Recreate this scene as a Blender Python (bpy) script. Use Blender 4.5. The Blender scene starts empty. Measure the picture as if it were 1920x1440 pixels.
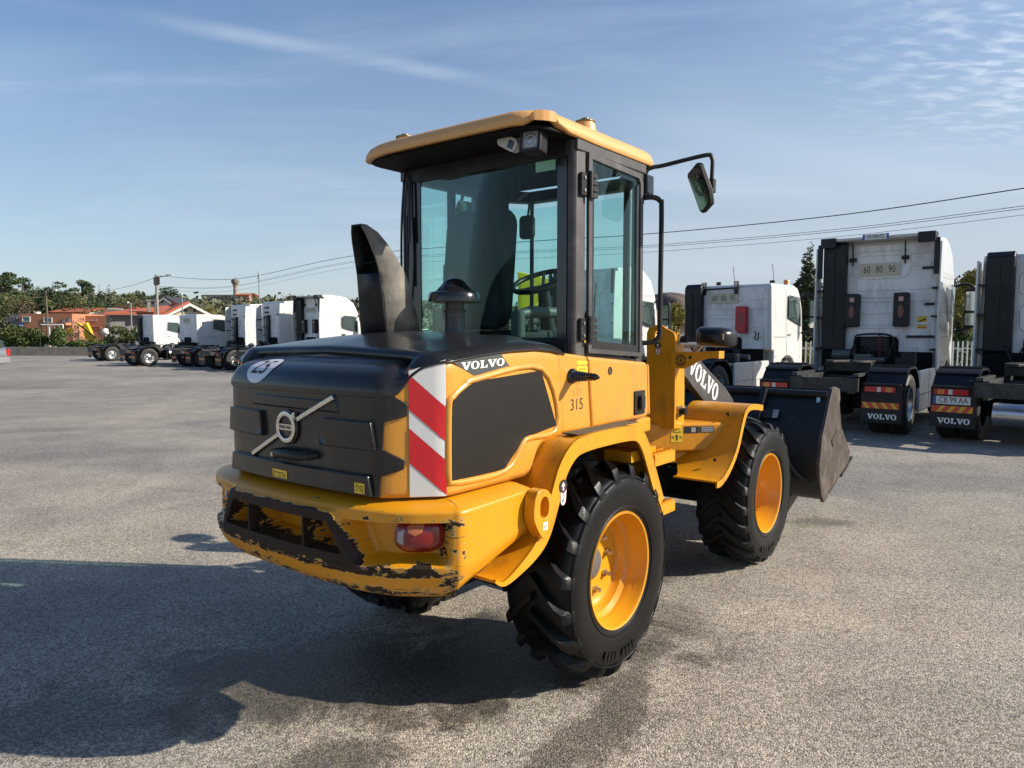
import bpy, bmesh, math, random
from mathutils import Vector, Matrix
from math import radians as R, sin, cos, pi, sqrt, atan2, hypot
scene = bpy.context.scene
COL = scene.collection
random.seed(7)

# ------------------------------------------------------------------ camera
CAMH, PITCH, FPX = 1.687, R(4.129), 1350.0
cam = bpy.data.cameras.new('camera'); camo = bpy.data.objects.new('camera', cam); COL.objects.link(camo)
camo.location = (0, 0, CAMH); camo.rotation_euler = (pi/2 - PITCH, 0, 0)
cam.sensor_width = 36.0; cam.lens = FPX/1920*36; cam.clip_start = 0.05; cam.clip_end = 3000
scene.camera = camo

# ------------------------------------------------------------------ light
SUN_AZ, SUN_EL = R(-6.0), R(30.0)          # azimuth from +X towards +Y
SUNV = Vector((cos(SUN_EL)*cos(SUN_AZ), cos(SUN_EL)*sin(SUN_AZ), sin(SUN_EL)))
sun = bpy.data.lights.new('sun', 'SUN'); suno = bpy.data.objects.new('sun', sun); COL.objects.link(suno)
sun.energy = 4.8; sun.angle = R(0.6); sun.color = (1.0, 0.92, 0.79)
suno.rotation_euler = SUNV.to_track_quat('Z', 'Y').to_euler(); suno.location = (30, 0, 20)

world = bpy.data.worlds.new('World'); scene.world = world; world.use_nodes = True
wn = world.node_tree; wn.nodes.clear()
world.cycles.sampling_method = 'MANUAL'; world.cycles.sample_map_resolution = 256
def wnode(t, **k):
    n = wn.nodes.new(t)
    for a, v in k.items(): setattr(n, a, v)
    return n
sky = wnode('ShaderNodeTexSky', sky_type='NISHITA', sun_disc=False)
sky.sun_elevation = SUN_EL; sky.sun_rotation = pi/2 - SUN_AZ; sky.air_density = 1.0; sky.dust_density = 0.7; sky.ozone_density = 3.0
tc = wnode('ShaderNodeTexCoord')
sep = wnode('ShaderNodeSeparateXYZ'); wn.links.new(tc.outputs['Generated'], sep.inputs[0])
# project the view direction on a cloud sheet: (x, y)/(z+0.12)
def wmath(op, a, b=None, c=None):
    n = wnode('ShaderNodeMath', operation=op)
    for i, q in enumerate((a, b, c)):
        if q is None: continue
        if isinstance(q, (int, float)): n.inputs[i].default_value = q
        else: wn.links.new(q, n.inputs[i])
    return n.outputs[0]
zz = wmath('ADD', wmath('MAXIMUM', sep.outputs['Z'], 0.0), 0.10)
cx = wmath('DIVIDE', sep.outputs['X'], zz); cy = wmath('DIVIDE', sep.outputs['Y'], zz)
cmb = wnode('ShaderNodeCombineXYZ'); wn.links.new(cx, cmb.inputs[0]); wn.links.new(cy, cmb.inputs[1])
def cloud(scale, rot, stretch, detail, lo, hi, off, rough=0.55, dist=0.6):
    mp = wnode('ShaderNodeMapping'); mp.inputs['Rotation'].default_value = (0, 0, rot); mp.inputs['Scale'].default_value = (stretch, 1, 1); mp.inputs['Location'].default_value = off
    wn.links.new(cmb.outputs[0], mp.inputs[0])
    nz = wnode('ShaderNodeTexNoise'); nz.inputs['Scale'].default_value = scale; nz.inputs['Detail'].default_value = detail; nz.inputs['Roughness'].default_value = rough; nz.inputs['Distortion'].default_value = dist
    wn.links.new(mp.outputs[0], nz.inputs['Vector'])
    mr = wnode('ShaderNodeMapRange', interpolation_type='SMOOTHSTEP'); mr.inputs['From Min'].default_value = lo; mr.inputs['From Max'].default_value = hi
    wn.links.new(nz.outputs['Fac'], mr.inputs['Value'])
    return mr.outputs[0]
veil = cloud(0.55, 0.5, 0.45, 3, 0.42, 0.85, (0.3, 0.7, 0))           # broad thin veil
wisp = cloud(1.5, 0.55, 0.28, 5, 0.46, 0.86, (4.3, 2.1, 0), 0.62, 1.2)   # stretched cirrus
rip = cloud(21.0, -0.35, 0.50, 3, 0.40, 0.80, (1.0, 5.0, 0), 0.5, 0.4)    # mackerel ripples
dbig = wmath('SQRT', wmath('ADD', wmath('POWER', wmath('SUBTRACT', cx, 1.75), 2.0), wmath('POWER', wmath('SUBTRACT', cy, 1.75), 2.0)))
bigr = wnode('ShaderNodeMapRange', interpolation_type='SMOOTHSTEP'); bigr.inputs['From Min'].default_value = 1.15; bigr.inputs['From Max'].default_value = 0.25; wn.links.new(dbig, bigr.inputs['Value'])
big = bigr.outputs[0]                                                     # where the ripples are
ripm = wmath('MULTIPLY', rip, big)
# a long contrail-like streak across the upper left: line through (cx,cy) plane
ln = wmath('ADD', wmath('MULTIPLY', cx, -0.436), wmath('MULTIPLY', cy, 0.90))
d1 = wmath('ABSOLUTE', wmath('SUBTRACT', ln, 2.072))
str_ = wnode('ShaderNodeMapRange', interpolation_type='SMOOTHSTEP'); str_.inputs['From Min'].default_value = 0.075; str_.inputs['From Max'].default_value = 0.0
wn.links.new(d1, str_.inputs['Value'])
sfad = wnode('ShaderNodeMapRange', interpolation_type='SMOOTHSTEP'); sfad.inputs['From Min'].default_value = 0.35; sfad.inputs['From Max'].default_value = -0.35; wn.links.new(cx, sfad.inputs['Value'])
strm = wmath('MULTIPLY', wmath('MULTIPLY', str_.outputs[0], sfad.outputs[0]), cloud(2.2, 0.6, 0.5, 3, 0.30, 0.75, (2.2, 8.1, 0)))
tot = wmath('ADD', wmath('ADD', wmath('MULTIPLY', veil, 0.34), wmath('MULTIPLY', wisp, 0.17)), wmath('ADD', wmath('MULTIPLY', ripm, 0.62), wmath('MULTIPLY', strm, 0.30)))
tot = wmath('MULTIPLY', wmath('MINIMUM', tot, 0.85), 0.9)
hz_ = wnode('ShaderNodeMapRange', interpolation_type='SMOOTHSTEP'); hz_.inputs['From Min'].default_value = 0.0; hz_.inputs['From Max'].default_value = 0.20; wn.links.new(sep.outputs['Z'], hz_.inputs['Value'])
tot = wmath('MULTIPLY', tot, hz_.outputs[0])                                # clouds thin out into the horizon haze
hazz = wnode('ShaderNodeMapRange', interpolation_type='SMOOTHSTEP'); hazz.inputs['From Min'].default_value = 0.53; hazz.inputs['From Max'].default_value = 0.0; hazz.inputs['To Max'].default_value = 0.8; wn.links.new(sep.outputs['Z'], hazz.inputs['Value'])
side_ = wnode('ShaderNodeMapRange', interpolation_type='SMOOTHSTEP'); side_.inputs['From Min'].default_value = -0.75; side_.inputs['From Max'].default_value = 0.75; side_.inputs['To Min'].default_value = 0.72; side_.inputs['To Max'].default_value = 1.22; wn.links.new(sep.outputs['X'], side_.inputs['Value'])   # the veil thickens towards the sun
hmix = wnode('ShaderNodeMix', data_type='RGBA'); wn.links.new(wmath('MINIMUM', wmath('MULTIPLY', hazz.outputs[0], side_.outputs[0]), 0.95), hmix.inputs[0]); hmix.inputs[7].default_value = (3.95, 4.45, 5.05, 1)
mixc = wnode('ShaderNodeMix', data_type='RGBA'); wn.links.new(tot, mixc.inputs[0])
SKYK = 0.092
hs = wnode('ShaderNodeHueSaturation'); hs.inputs['Saturation'].default_value = 1.20; hs.inputs['Value'].default_value = 1.0
wn.links.new(sky.outputs[0], hs.inputs['Color'])
wn.links.new(hs.outputs[0], hmix.inputs[6]); wn.links.new(hmix.outputs[2], mixc.inputs[6]); mixc.inputs[7].default_value = (7.6, 8.0, 8.6, 1)
bg = wnode('ShaderNodeBackground'); bg.inputs['Strength'].default_value = SKYK
wn.links.new(mixc.outputs[2], bg.inputs['Color'])
wo = wnode('ShaderNodeOutputWorld'); wn.links.new(bg.outputs[0], wo.inputs[0])

scene.view_settings.view_transform = 'Standard'; scene.view_settings.look = 'None'
scene.view_settings.exposure = 0.62; scene.view_settings.gamma = 1.0
scene.render.engine = 'CYCLES'; scene.cycles.use_denoising = True
scene.cycles.max_bounces = 7; scene.cycles.diffuse_bounces = 3; scene.cycles.glossy_bounces = 3; scene.cycles.adaptive_threshold = 0.02; scene.cycles.transparent_max_bounces = 16

# ------------------------------------------------------------------ helpers
def tag(o, label=None, cat=None, group=None, kind=None):
    for k, v in (('label', label), ('category', cat), ('group', group), ('kind', kind)):
        if v: o[k] = v
    return o
def empty(name, loc=(0, 0, 0), rz=0.0, parent=None):
    o = bpy.data.objects.new(name, None); COL.objects.link(o); o.location = loc; o.rotation_euler = (0, 0, rz); o.parent = parent
    o.empty_display_size = 0.2
    return o
def link(name, mesh, parent=None):
    o = bpy.data.objects.new(name, mesh); COL.objects.link(o); o.parent = parent
    return o

class MB:
    def __init__(s): s.v = []; s.f = []
    def add(s, vs, fs):
        n = len(s.v); s.v += [tuple(p) for p in vs]; s.f += [tuple(i+n for i in f) for f in fs]; return s
    def box(s, x0, x1, y0, y1, z0, z1, M=None):
        vs = [(x, y, z) for x in (x0, x1) for y in (y0, y1) for z in (z0, z1)]
        if M: vs = [M @ Vector(p) for p in vs]
        return s.add(vs, [(0, 1, 3, 2), (4, 6, 7, 5), (0, 4, 5, 1), (2, 3, 7, 6), (0, 2, 6, 4), (1, 5, 7, 3)])
    def prism(s, poly, ax, a, b, M=None):
        def P(p, t): return {'x': (t, p[0], p[1]), 'y': (p[0], t, p[1]), 'z': (p[0], p[1], t)}[ax]
        n = len(poly); vs = [P(p, a) for p in poly] + [P(p, b) for p in poly]
        if M: vs = [M @ Vector(p) for p in vs]
        return s.add(vs, [tuple(range(n)), tuple(range(2*n-1, n-1, -1))] + [(i, (i+1) % n, n+(i+1) % n, n+i) for i in range(n)])
    def ribbon(s, path, y0, y1, th, ax='y'):
        # path in (x,z); thickness goes to the right-hand side of the path direction
        out = []
        for i, p in enumerate(path):
            a = path[max(i-1, 0)]; b = path[min(i+1, len(path)-1)]
            dx, dz = b[0]-a[0], b[1]-a[1]; l = hypot(dx, dz) or 1
            out.append((p[0]+dz/l*th, p[1]-dx/l*th))
        n = len(path); vs = []
        for i in range(n):
            for (q, y) in ((path[i], y0), (path[i], y1), (out[i], y1), (out[i], y0)): vs.append((q[0], y, q[1]))
        fs = []
        for i in range(n-1):
            for k in range(4): fs.append((4*i+k, 4*i+(k+1) % 4, 4*i+4+(k+1) % 4, 4*i+4+k))
        fs += [(0, 1, 2, 3), (4*n-1, 4*n-2, 4*n-3, 4*n-4)]
        return s.add(vs, fs)
    def tube(s, pts, r, n=8, cap=True):
        pts = [Vector(p) for p in pts]; rs = r if isinstance(r, (list, tuple)) else [r]*len(pts)
        up = None; vs = []
        for i, p in enumerate(pts):
            t = (pts[min(i+1, len(pts)-1)]-pts[max(i-1, 0)]).normalized()
            if up is None: up = Vector((0, 0, 1)) if abs(t.z) < 0.9 else Vector((1, 0, 0))
            e = t.cross(up); e.normalize(); up = e.cross(t); up.normalize()
            for k in range(n):
                a = 2*pi*k/n; vs.append(p + (e*cos(a)+up*sin(a))*rs[i])
        fs = [(i*n+k, i*n+(k+1) % n, (i+1)*n+(k+1) % n, (i+1)*n+k) for i in range(len(pts)-1) for k in range(n)]
        if cap: fs += [tuple(range(n-1, -1, -1)), tuple(range((len(pts)-1)*n, len(pts)*n))]
        return s.add(vs, fs)
    def lathe(s, prof, c=(0, 0, 0), ax='z', n=32, a0=0.0, a1=2*pi):
        full = abs(a1-a0-2*pi) < 1e-6; m = n if full else n+1; vs = []
        for (r, h) in prof:
            for k in range(m):
                a = a0+(a1-a0)*k/n; u, w = r*cos(a), r*sin(a)
                q = {'z': (u, w, h), 'y': (u, h, w), 'x': (h, u, w)}[ax]
                vs.append((c[0]+q[0], c[1]+q[1], c[2]+q[2]))
        fs = []
        for i in range(len(prof)-1):
            for k in range(n):
                k2 = (k+1) % m if full else k+1
                fs.append((i*m+k, i*m+k2, (i+1)*m+k2, (i+1)*m+k))
        return s.add(vs, fs)
    def grid(s, fn, nu, nv, closed=False):
        vs = [fn(i/(nu-1) if not closed else i/nu, j/(nv-1)) for i in range(nu) for j in range(nv)]
        fs = [(((i+1) % nu)*nv+j, ((i+1) % nu)*nv+j+1, i*nv+j+1, i*nv+j) for i in range(nu if closed else nu-1) for j in range(nv-1)]
        return s.add(vs, fs)
    def mesh(s, name, mat=None, smooth=None, recalc=True):
        me = bpy.data.meshes.new(name); me.from_pydata(s.v, [], s.f)
        bm = bmesh.new(); bm.from_mesh(me)
        bmesh.ops.remove_doubles(bm, verts=bm.verts, dist=1e-5)
        bmesh.ops.dissolve_degenerate(bm, edges=bm.edges, dist=1e-6)
        if recalc: bmesh.ops.recalc_face_normals(bm, faces=bm.faces)
        bm.to_mesh(me); bm.free()
        if mat: me.materials.append(mat)
        if smooth is not None:
            me.polygons.foreach_set('use_smooth', [True]*len(me.polygons))
            if smooth < 179: me.set_sharp_from_angle(angle=R(smooth))
        me.update(); return me
    def build(s, name, mat, parent=None, smooth=None, bevel=0, seg=2, solid=0, recalc=True):
        o = link(name, s.mesh(name, mat, smooth, recalc), parent)
        if solid:
            m = o.modifiers.new('solid', 'SOLIDIFY'); m.thickness = solid; m.offset = -1
        if bevel:
            m = o.modifiers.new('bevel', 'BEVEL'); m.width = bevel; m.segments = seg; m.limit_method = 'ANGLE'; m.angle_limit = R(35)
            if smooth is None:
                o.data.polygons.foreach_set('use_smooth', [True]*len(o.data.polygons)); m.harden_normals = True
                o.data.set_sharp_from_angle(angle=R(40))
        return o
def bx(*a): return MB().box(*a)
def rrect(x0, x1, y0, y1, r, n=5):
    out = []
    for (cx_, cy_, a) in ((x1-r, y1-r, 0), (x0+r, y1-r, 90), (x0+r, y0+r, 180), (x1-r, y0+r, 270)):
        for k in range(n+1):
            t = R(a+90*k/n); out.append((cx_+r*cos(t), cy_+r*sin(t)))
    return out
def catmull(pts, n=6):
    out = []; P = [pts[0]]+list(pts)+[pts[-1]]
    for i in range(1, len(P)-2):
        for k in range(n):
            t = k/n; q = []
            for d in range(len(pts[0])):
                a, b, c, e = P[i-1][d], P[i][d], P[i+1][d], P[i+2][d]
                q.append(.5*(2*b+(c-a)*t+(2*a-5*b+4*c-e)*t*t+(3*b-a-3*c+e)*t**3))
            out.append(tuple(q))
    out.append(tuple(pts[-1])); return out
def lerp(a, b, t): return a+(b-a)*t
def interp(tab, x):
    if x <= tab[0][0]: return tab[0][1]
    for (a, b), (c, d) in zip(tab, tab[1:]):
        if x <= c: return b+(d-b)*(x-a)/((c-a) or 1)
    return tab[-1][1]
def ss(a, b, x):
    t = max(0, min(1, (x-a)/(b-a))); return t*t*(3-2*t)

# ------------------------------------------------------------------ materials
MATS = {}
def mat(name, col, rough=.5, metal=0., var=.12, vscale=6., bump=0., bscale=80., coat=0., spec=.5, dirt=None, dscale=4., dlo=.5, dhi=.75, rvar=.1, emit=None, island=0., drops=0., dstr=None):
    if name in MATS: return MATS[name]
    m = bpy.data.materials.new(name); m.use_nodes = True; nt = m.node_tree; N = nt.nodes; L = nt.links
    b = N['Principled BSDF']; b.inputs['Roughness'].default_value = rough; b.inputs['Metallic'].default_value = metal
    b.inputs['Specular IOR Level'].default_value = spec; b.inputs['Coat Weight'].default_value = coat; b.inputs['Coat Roughness'].default_value = .12
    tcn = N.new('ShaderNodeTexCoord')
    nz = N.new('ShaderNodeTexNoise'); nz.inputs['Scale'].default_value = vscale; nz.inputs['Detail'].default_value = 6; L.new(tcn.outputs['Object'], nz.inputs['Vector'])
    mx = N.new('ShaderNodeMix'); mx.data_type = 'RGBA'; mx.inputs[6].default_value = tuple(c*(1-var) for c in col)+(1,); mx.inputs[7].default_value = tuple(min(1, c*(1+var)) for c in col)+(1,)
    L.new(nz.outputs['Fac'], mx.inputs[0]); out = mx.outputs[2]
    if dirt:
        n2 = N.new('ShaderNodeTexNoise'); n2.inputs['Scale'].default_value = dscale; n2.inputs['Detail'].default_value = 9; n2.inputs['Roughness'].default_value = .68; src_ = tcn.outputs['Object']
        if dstr: mp_ = N.new('ShaderNodeMapping'); mp_.inputs['Scale'].default_value = dstr; L.new(src_, mp_.inputs[0]); src_ = mp_.outputs[0]
        L.new(src_, n2.inputs['Vector'])
        mr = N.new('ShaderNodeMapRange'); mr.inputs['From Min'].default_value = dlo; mr.inputs['From Max'].default_value = dhi; L.new(n2.outputs['Fac'], mr.inputs['Value'])
        m2 = N.new('ShaderNodeMix'); m2.data_type = 'RGBA'; m2.inputs[7].default_value = tuple(dirt)+(1,); L.new(out, m2.inputs[6]); L.new(mr.outputs[0], m2.inputs[0]); out = m2.outputs[2]
    if island:
        g = N.new('ShaderNodeNewGeometry'); hsv = N.new('ShaderNodeHueSaturation')
        a = N.new('ShaderNodeMapRange'); a.inputs['To Min'].default_value = 1-island; a.inputs['To Max'].default_value = 1+island; L.new(g.outputs['Random Per Island'], a.inputs['Value'])
        a2 = N.new('ShaderNodeMapRange'); a2.inputs['To Min'].default_value = .5+island*.06; a2.inputs['To Max'].default_value = .5-island*.06; L.new(g.outputs['Random Per Island'], a2.inputs['Value'])
        L.new(a.outputs[0], hsv.inputs['Value']); L.new(a2.outputs[0], hsv.inputs['Hue']); L.new(out, hsv.inputs['Color']); out = hsv.outputs[0]
    L.new(out, b.inputs['Base Color'])
    rr = N.new('ShaderNodeMapRange'); rr.inputs['To Min'].default_value = max(0, rough-rvar); rr.inputs['To Max'].default_value = min(1, rough+rvar); L.new(nz.outputs['Fac'], rr.inputs['Value']); L.new(rr.outputs[0], b.inputs['Roughness'])
    if bump:
        n3 = N.new('ShaderNodeTexNoise'); n3.inputs['Scale'].default_value = bscale; n3.inputs['Detail'].default_value = 4; L.new(tcn.outputs['Object'], n3.inputs['Vector'])
        bp = N.new('ShaderNodeBump'); bp.inputs['Strength'].default_value = bump; bp.inputs['Distance'].default_value = .01; L.new(n3.outputs['Fac'], bp.inputs['Height']); L.new(bp.outputs[0], b.inputs['Normal'])
    if drops:                                  # beads of rain left standing on the paint
        vo = N.new('ShaderNodeTexVoronoi'); vo.inputs['Scale'].default_value = 75; L.new(tcn.outputs['Object'], vo.inputs['Vector'])
        sc2 = N.new('ShaderNodeSeparateColor'); L.new(vo.outputs['Color'], sc2.inputs[0])
        thr = N.new('ShaderNodeMapRange'); thr.inputs['From Min'].default_value = .62; thr.inputs['From Max'].default_value = 1.0; thr.inputs['To Max'].default_value = .34; L.new(sc2.outputs[0], thr.inputs['Value'])
        sb = N.new('ShaderNodeMath'); sb.operation = 'SUBTRACT'; sb.use_clamp = True; L.new(thr.outputs[0], sb.inputs[0]); L.new(vo.outputs['Distance'], sb.inputs[1])
        bd = N.new('ShaderNodeBump'); bd.inputs['Strength'].default_value = drops; bd.inputs['Distance'].default_value = .012; L.new(sb.outputs[0], bd.inputs['Height'])
        if bump: L.new(bp.outputs[0], bd.inputs['Normal'])
        L.new(bd.outputs[0], b.inputs['Normal'])
    if emit: b.inputs['Emission Color'].default_value = tuple(emit)+(1,); b.inputs['Emission Strength'].default_value = 1
    MATS[name] = m; return m
def glass(name, tint, refl=1.0, rough=0.0):
    m = bpy.data.materials.new(name); m.use_nodes = True; nt = m.node_tree; N = nt.nodes; L = nt.links; N.clear()
    o = N.new('ShaderNodeOutputMaterial'); mx = N.new('ShaderNodeMixShader'); t = N.new('ShaderNodeBsdfTransparent'); g = N.new('ShaderNodeBsdfGlossy')
    t.inputs[0].default_value = tuple(tint)+(1,); g.inputs['Roughness'].default_value = rough
    f = N.new('ShaderNodeFresnel'); f.inputs[0].default_value = 1.5
    k = N.new('ShaderNodeMath'); k.operation = 'MULTIPLY'; k.inputs[1].default_value = refl; L.new(f.outputs[0], k.inputs[0])
    # dried rain streaks: a slight dusty diffuse film
    tcn = N.new('ShaderNodeTexCoord'); mp = N.new('ShaderNodeMapping'); mp.inputs['Scale'].default_value = (26, 26, 2.0); L.new(tcn.outputs['Object'], mp.inputs[0])
    nz = N.new('ShaderNodeTexNoise'); nz.inputs['Scale'].default_value = 1.0; nz.inputs['Detail'].default_value = 7; nz.inputs['Roughness'].default_value = .7; L.new(mp.outputs[0], nz.inputs['Vector'])
    mr = N.new('ShaderNodeMapRange'); mr.inputs['From Min'].default_value = .5; mr.inputs['From Max'].default_value = .85; mr.inputs['To Max'].default_value = .06; L.new(nz.outputs['Fac'], mr.inputs['Value'])
    df = N.new('ShaderNodeBsdfDiffuse'); df.inputs[0].default_value = (.42, .47, .46, 1)
    m2 = N.new('ShaderNodeMixShader'); L.new(mr.outputs[0], m2.inputs[0])
    L.new(k.outputs[0], mx.inputs[0]); L.new(t.outputs[0], m2.inputs[1]); L.new(df.outputs[0], m2.inputs[2]); L.new(m2.outputs[0], mx.inputs[1]); L.new(g.outputs[0], mx.inputs[2]); L.new(mx.outputs[0], o.inputs[0])
    return m
HOODY = mat('hood_yellow', (.63, .272, .032), .34, var=.05, vscale=5, coat=.25, bump=.02, bscale=260, dirt=(.34, .19, .07), dscale=11, dlo=.50, dhi=.92, drops=.55, dstr=(1, 1, .35))
ROOFY = mat('roof_yellow', (.66, .345, .115), .42, var=.06, vscale=4, bump=.03, bscale=240, dirt=(.36, .22, .11), dscale=8, dlo=.58, dhi=.95, drops=.5)
FRAMEY = mat('frame_yellow', (.65, .272, .006), .36, var=.06, vscale=6, coat=.15, bump=.04, bscale=150, dirt=(.20, .10, .028), dscale=9, dlo=.50, dhi=.88, dstr=(1, 1, .4), drops=.35)
BLK = mat('black_plastic', (.012, .0117, .0117), .42, spec=.32, var=.25, bump=.05, bscale=300, dirt=(.06, .055, .05), dscale=5, dlo=.5, dhi=.9)
BLKG = mat('black_gloss', (.012, .012, .013), .16, var=.2, coat=.4)
HOODB = mat('hood_black', (.013, .0127, .013), .30, var=.18, spec=.4, coat=.25, bump=.03, bscale=220, dirt=(.10, .095, .09), dscale=3, dlo=.52, dhi=1.0, drops=.5)
GREYP = mat('post_grey', (.050, .046, .045), .45, var=.2, dirt=(.13, .12, .115), dscale=7, dlo=.5, dhi=.8)
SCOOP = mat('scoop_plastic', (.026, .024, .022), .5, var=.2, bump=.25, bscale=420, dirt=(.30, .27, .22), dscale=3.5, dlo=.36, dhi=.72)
RUB = mat('tyre_rubber', (.005, .0049, .005), .38, var=.3, spec=.26, bump=.12, bscale=140, dirt=(.13, .12, .105), dscale=70, dlo=.70, dhi=.76, rvar=.2)
RUBF = mat('tyre_rubber_dry', (.008, .0078, .0078), .5, var=.3, spec=.25, bump=.12, bscale=140, dirt=(.10, .093, .085), dscale=60, dlo=.68, dhi=.76)
RIMY = mat('rim_yellow', (.66, .285, .012), .3, var=.06, coat=.3, dirt=(.16, .07, .03), dscale=16, dlo=.66, dhi=.76)
STEEL = mat('steel', (.45, .44, .42), .32, 1.0, var=.2, dirt=(.25, .2, .15), dscale=30)
CHROME = mat('satin_metal', (.62, .61, .58), .28, 1.0, var=.1)
DARK = mat('dark_underbody', (.006, .006, .006), .8, var=.3, spec=.2)
RED = mat('reflective_red', (.52, .015, .022), .3, var=.05, bump=.02, bscale=500)
WHITE = mat('reflective_white', (.62, .62, .60), .3, var=.05, bump=.02, bscale=500)
DECALG = mat('decal_grey', (.06, .062, .06), .45, var=.15, bump=.05, bscale=500)
LETW = mat('lettering_white', (.75, .75, .73), .5, var=.03)
LETB = mat('lettering_black', (.015, .013, .012), .6, var=.1)
MESHB = mat('vent_mesh', (.009, .0078, .0062), .42, var=.6, vscale=160, bump=.3, bscale=420, spec=.25, dirt=(.20, .19, .17), dscale=95, dlo=.64, dhi=.82, dstr=(1, 1, .35))
GLASS = glass('cab_glass', (.83, .96, .935), 0.14)
TEALG = glass('truck_glass', (.30, .42, .38), 1.3)
RUST = mat('bucket_steel', (.075, .058, .047), .5, .35, var=.3, vscale=12, bump=.15, bscale=60, dirt=(.20, .17, .14), dscale=7, dlo=.48, dhi=.74)
BUCKB = mat('bucket_black', (.009, .009, .0095), .42, var=.4, bump=.1, bscale=70, dirt=(.10, .092, .08), dscale=6, dlo=.6, dhi=.85)
ARMB = mat('arm_grey', (.055, .052, .05), .5, var=.3, bump=.1, bscale=60, dirt=(.12, .11, .10), dscale=9, dlo=.5, dhi=.8)
SEATM = mat('seat_fabric', (.010, .011, .013), .85, var=.2, bump=.2, bscale=250)
MIRROR = mat('mirror_glass', (.55, .55, .52), .04, 1.0, var=.03)
YSTK = mat('label_yellow', (.78, .52, .03), .45, var=.05)
LENSR = mat('lens_red', (.19, .006, .008), .12, var=.15, vscale=40, coat=.6)
LENSA = mat('lens_amber', (.42, .12, .03), .14, var=.2, vscale=60, coat=.6)
LENSW = mat('lens_clear', (.32, .30, .29), .15, var=.1, coat=.6)
PLATEB = mat('plate_dark', (.02, .02, .022), .4)
PLATES = mat('plate_silver', (.42, .42, .41), .4, .5)
PINK = mat('safety_pink', (.78, .60, .56), .5)
CABLE = mat('cable_black', (.014, .014, .014), .5)

# ------------------------------------------------------------------ lettering
def text2d(s, size=1.0, align='CENTER'):
    cu = bpy.data.curves.new('t', 'FONT'); cu.body = s; cu.size = size; cu.align_x = align; cu.align_y = 'CENTER'; cu.resolution_u = 3
    o = bpy.data.objects.new('t', cu); COL.objects.link(o)
    dg = bpy.context.evaluated_depsgraph_get(); me = bpy.data.meshes.new_from_object(o.evaluated_get(dg))
    vs = [(v.co.x, v.co.y) for v in me.vertices]; fs = [tuple(p.vertices) for p in me.polygons]
    bpy.data.objects.remove(o); bpy.data.curves.remove(cu); bpy.data.meshes.remove(me)
    return vs, fs
def slab_word():
    V = [(0, 1), (.46, 1), (.46, .9), (.37, .88), (.57, .33), (.73, .88), (.64, .9), (.64, 1), (1.04, 1), (1.04, .9), (.95, .88), (.62, 0), (.42, 0), (.08, .88), (0, .9)]
    Lg = [(0, 0), (0, .1), (.1, .12), (.1, .88), (0, .9), (0, 1), (.48, 1), (.48, .9), (.37, .88), (.37, .12), (.6, .12), (.74, .38), (.84, .38), (.82, 0)]
    vs, fs = [], []; x = 0
    def poly(P, w):
        nonlocal x
        n = len(vs); vs.extend((x+p[0], p[1]-.5) for p in P); fs.append(tuple(range(n+len(P)-1, n-1, -1))); x += w
    def ring():
        nonlocal x
        n = len(vs); K = 28
        for k in range(K):
            a = 2*pi*k/K; vs.append((x+.48+.48*cos(a), .53*sin(a))); vs.append((x+.48+.21*cos(a), .41*sin(a)))
        for k in range(K):
            k2 = (k+1) % K; fs.append((n+2*k, n+2*k2, n+2*k2+1, n+2*k+1))
        x += 1.04
    poly(V, 1.02); ring(); poly(Lg, .88); poly(V, 1.02); ring()
    return [(a-x/2, b) for a, b in vs], fs
SLAB = slab_word()
def flat(m2d, fn, name, material, parent):
    vs, fs = m2d; mb = MB(); mb.add([fn(*p) for p in vs], fs)
    return mb.build(name, material, parent, recalc=False)
def onplane(o, ux, uy, sx=1., sy=None):
    o, ux, uy = Vector(o), Vector(ux), Vector(uy); sy = sx if sy is None else sy
    return lambda a, b: o+ux*(a*sx)+uy*(b*sy)

# ================================================================== WHEEL LOADER
LA = R(38.06)
LO = (0.523+0.8*(-cos(LA)), 3.464+0.8*sin(LA), 0)
loader = empty('wheel_loader', LO, pi/2-LA)
tag(loader, 'yellow compact wheel loader with black grille and scraped rear bumper in the foreground', 'wheel loader')

# ---- wheels
def tyre_mesh(name, lug_h, n, m):
    mb = MB()
    mb.lathe([(.282, .0), (.30, -.016), (.345, -.030), (.40, -.036), (.45, -.030), (.478, -.014), (.489, .012), (.494, .05), (.496, .17), (.494, .29), (.489, .328), (.478, .354), (.45, .370), (.40, .376), (.345, .370), (.30, .356), (.282, .34)], ax='y', n=72)
    # rim guard rib and raised lettering band on the outer sidewall
    mb.lathe([(.312, -.021), (.316, -.027), (.322, -.028), (.326, -.024)], ax='y', n=72)
    mb.lathe([(.462, -.027), (.466, -.032), (.470, -.031), (.474, -.021)], ax='y', n=72)
    top = .506+lug_h
    path = [(.178, 0.0, top, .488, .019), (.13, .075, top, .488, .021), (.08, .175, top, .488, .024), (.03, .275, top-.003, .484, .028), (-.004, .325, top-.012, .474, .031), (-.020, .338, .494, .455, .031), (-.030, .342, .466, .446, .024)]
    for side in (0, 1):
        for k in range(n):
            th0 = 2*pi*(k+.5*side)/n; vs = []
            for (w, dt, rt, rb, hw) in path:
                ww = w if side == 0 else .34-w
                for (rad, s) in ((rt, -1), (rt, 1), (rb, 1), (rb, -1)):
                    a = th0+dt+s*hw/rad*(.8 if rad == rt else 1.15)
                    vs.append((rad*cos(a), ww, rad*sin(a)))
            fs = [(4*i+q, 4*i+(q+1) % 4, 4*i+4+(q+1) % 4, 4*i+4+q) for i in range(len(path)-1) for q in range(4)]
            fs += [(3, 2, 1, 0), tuple(4*(len(path)-1)+q for q in range(4))]
            mb.add(vs, fs)
    return mb.mesh(name, m, 40)
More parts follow.
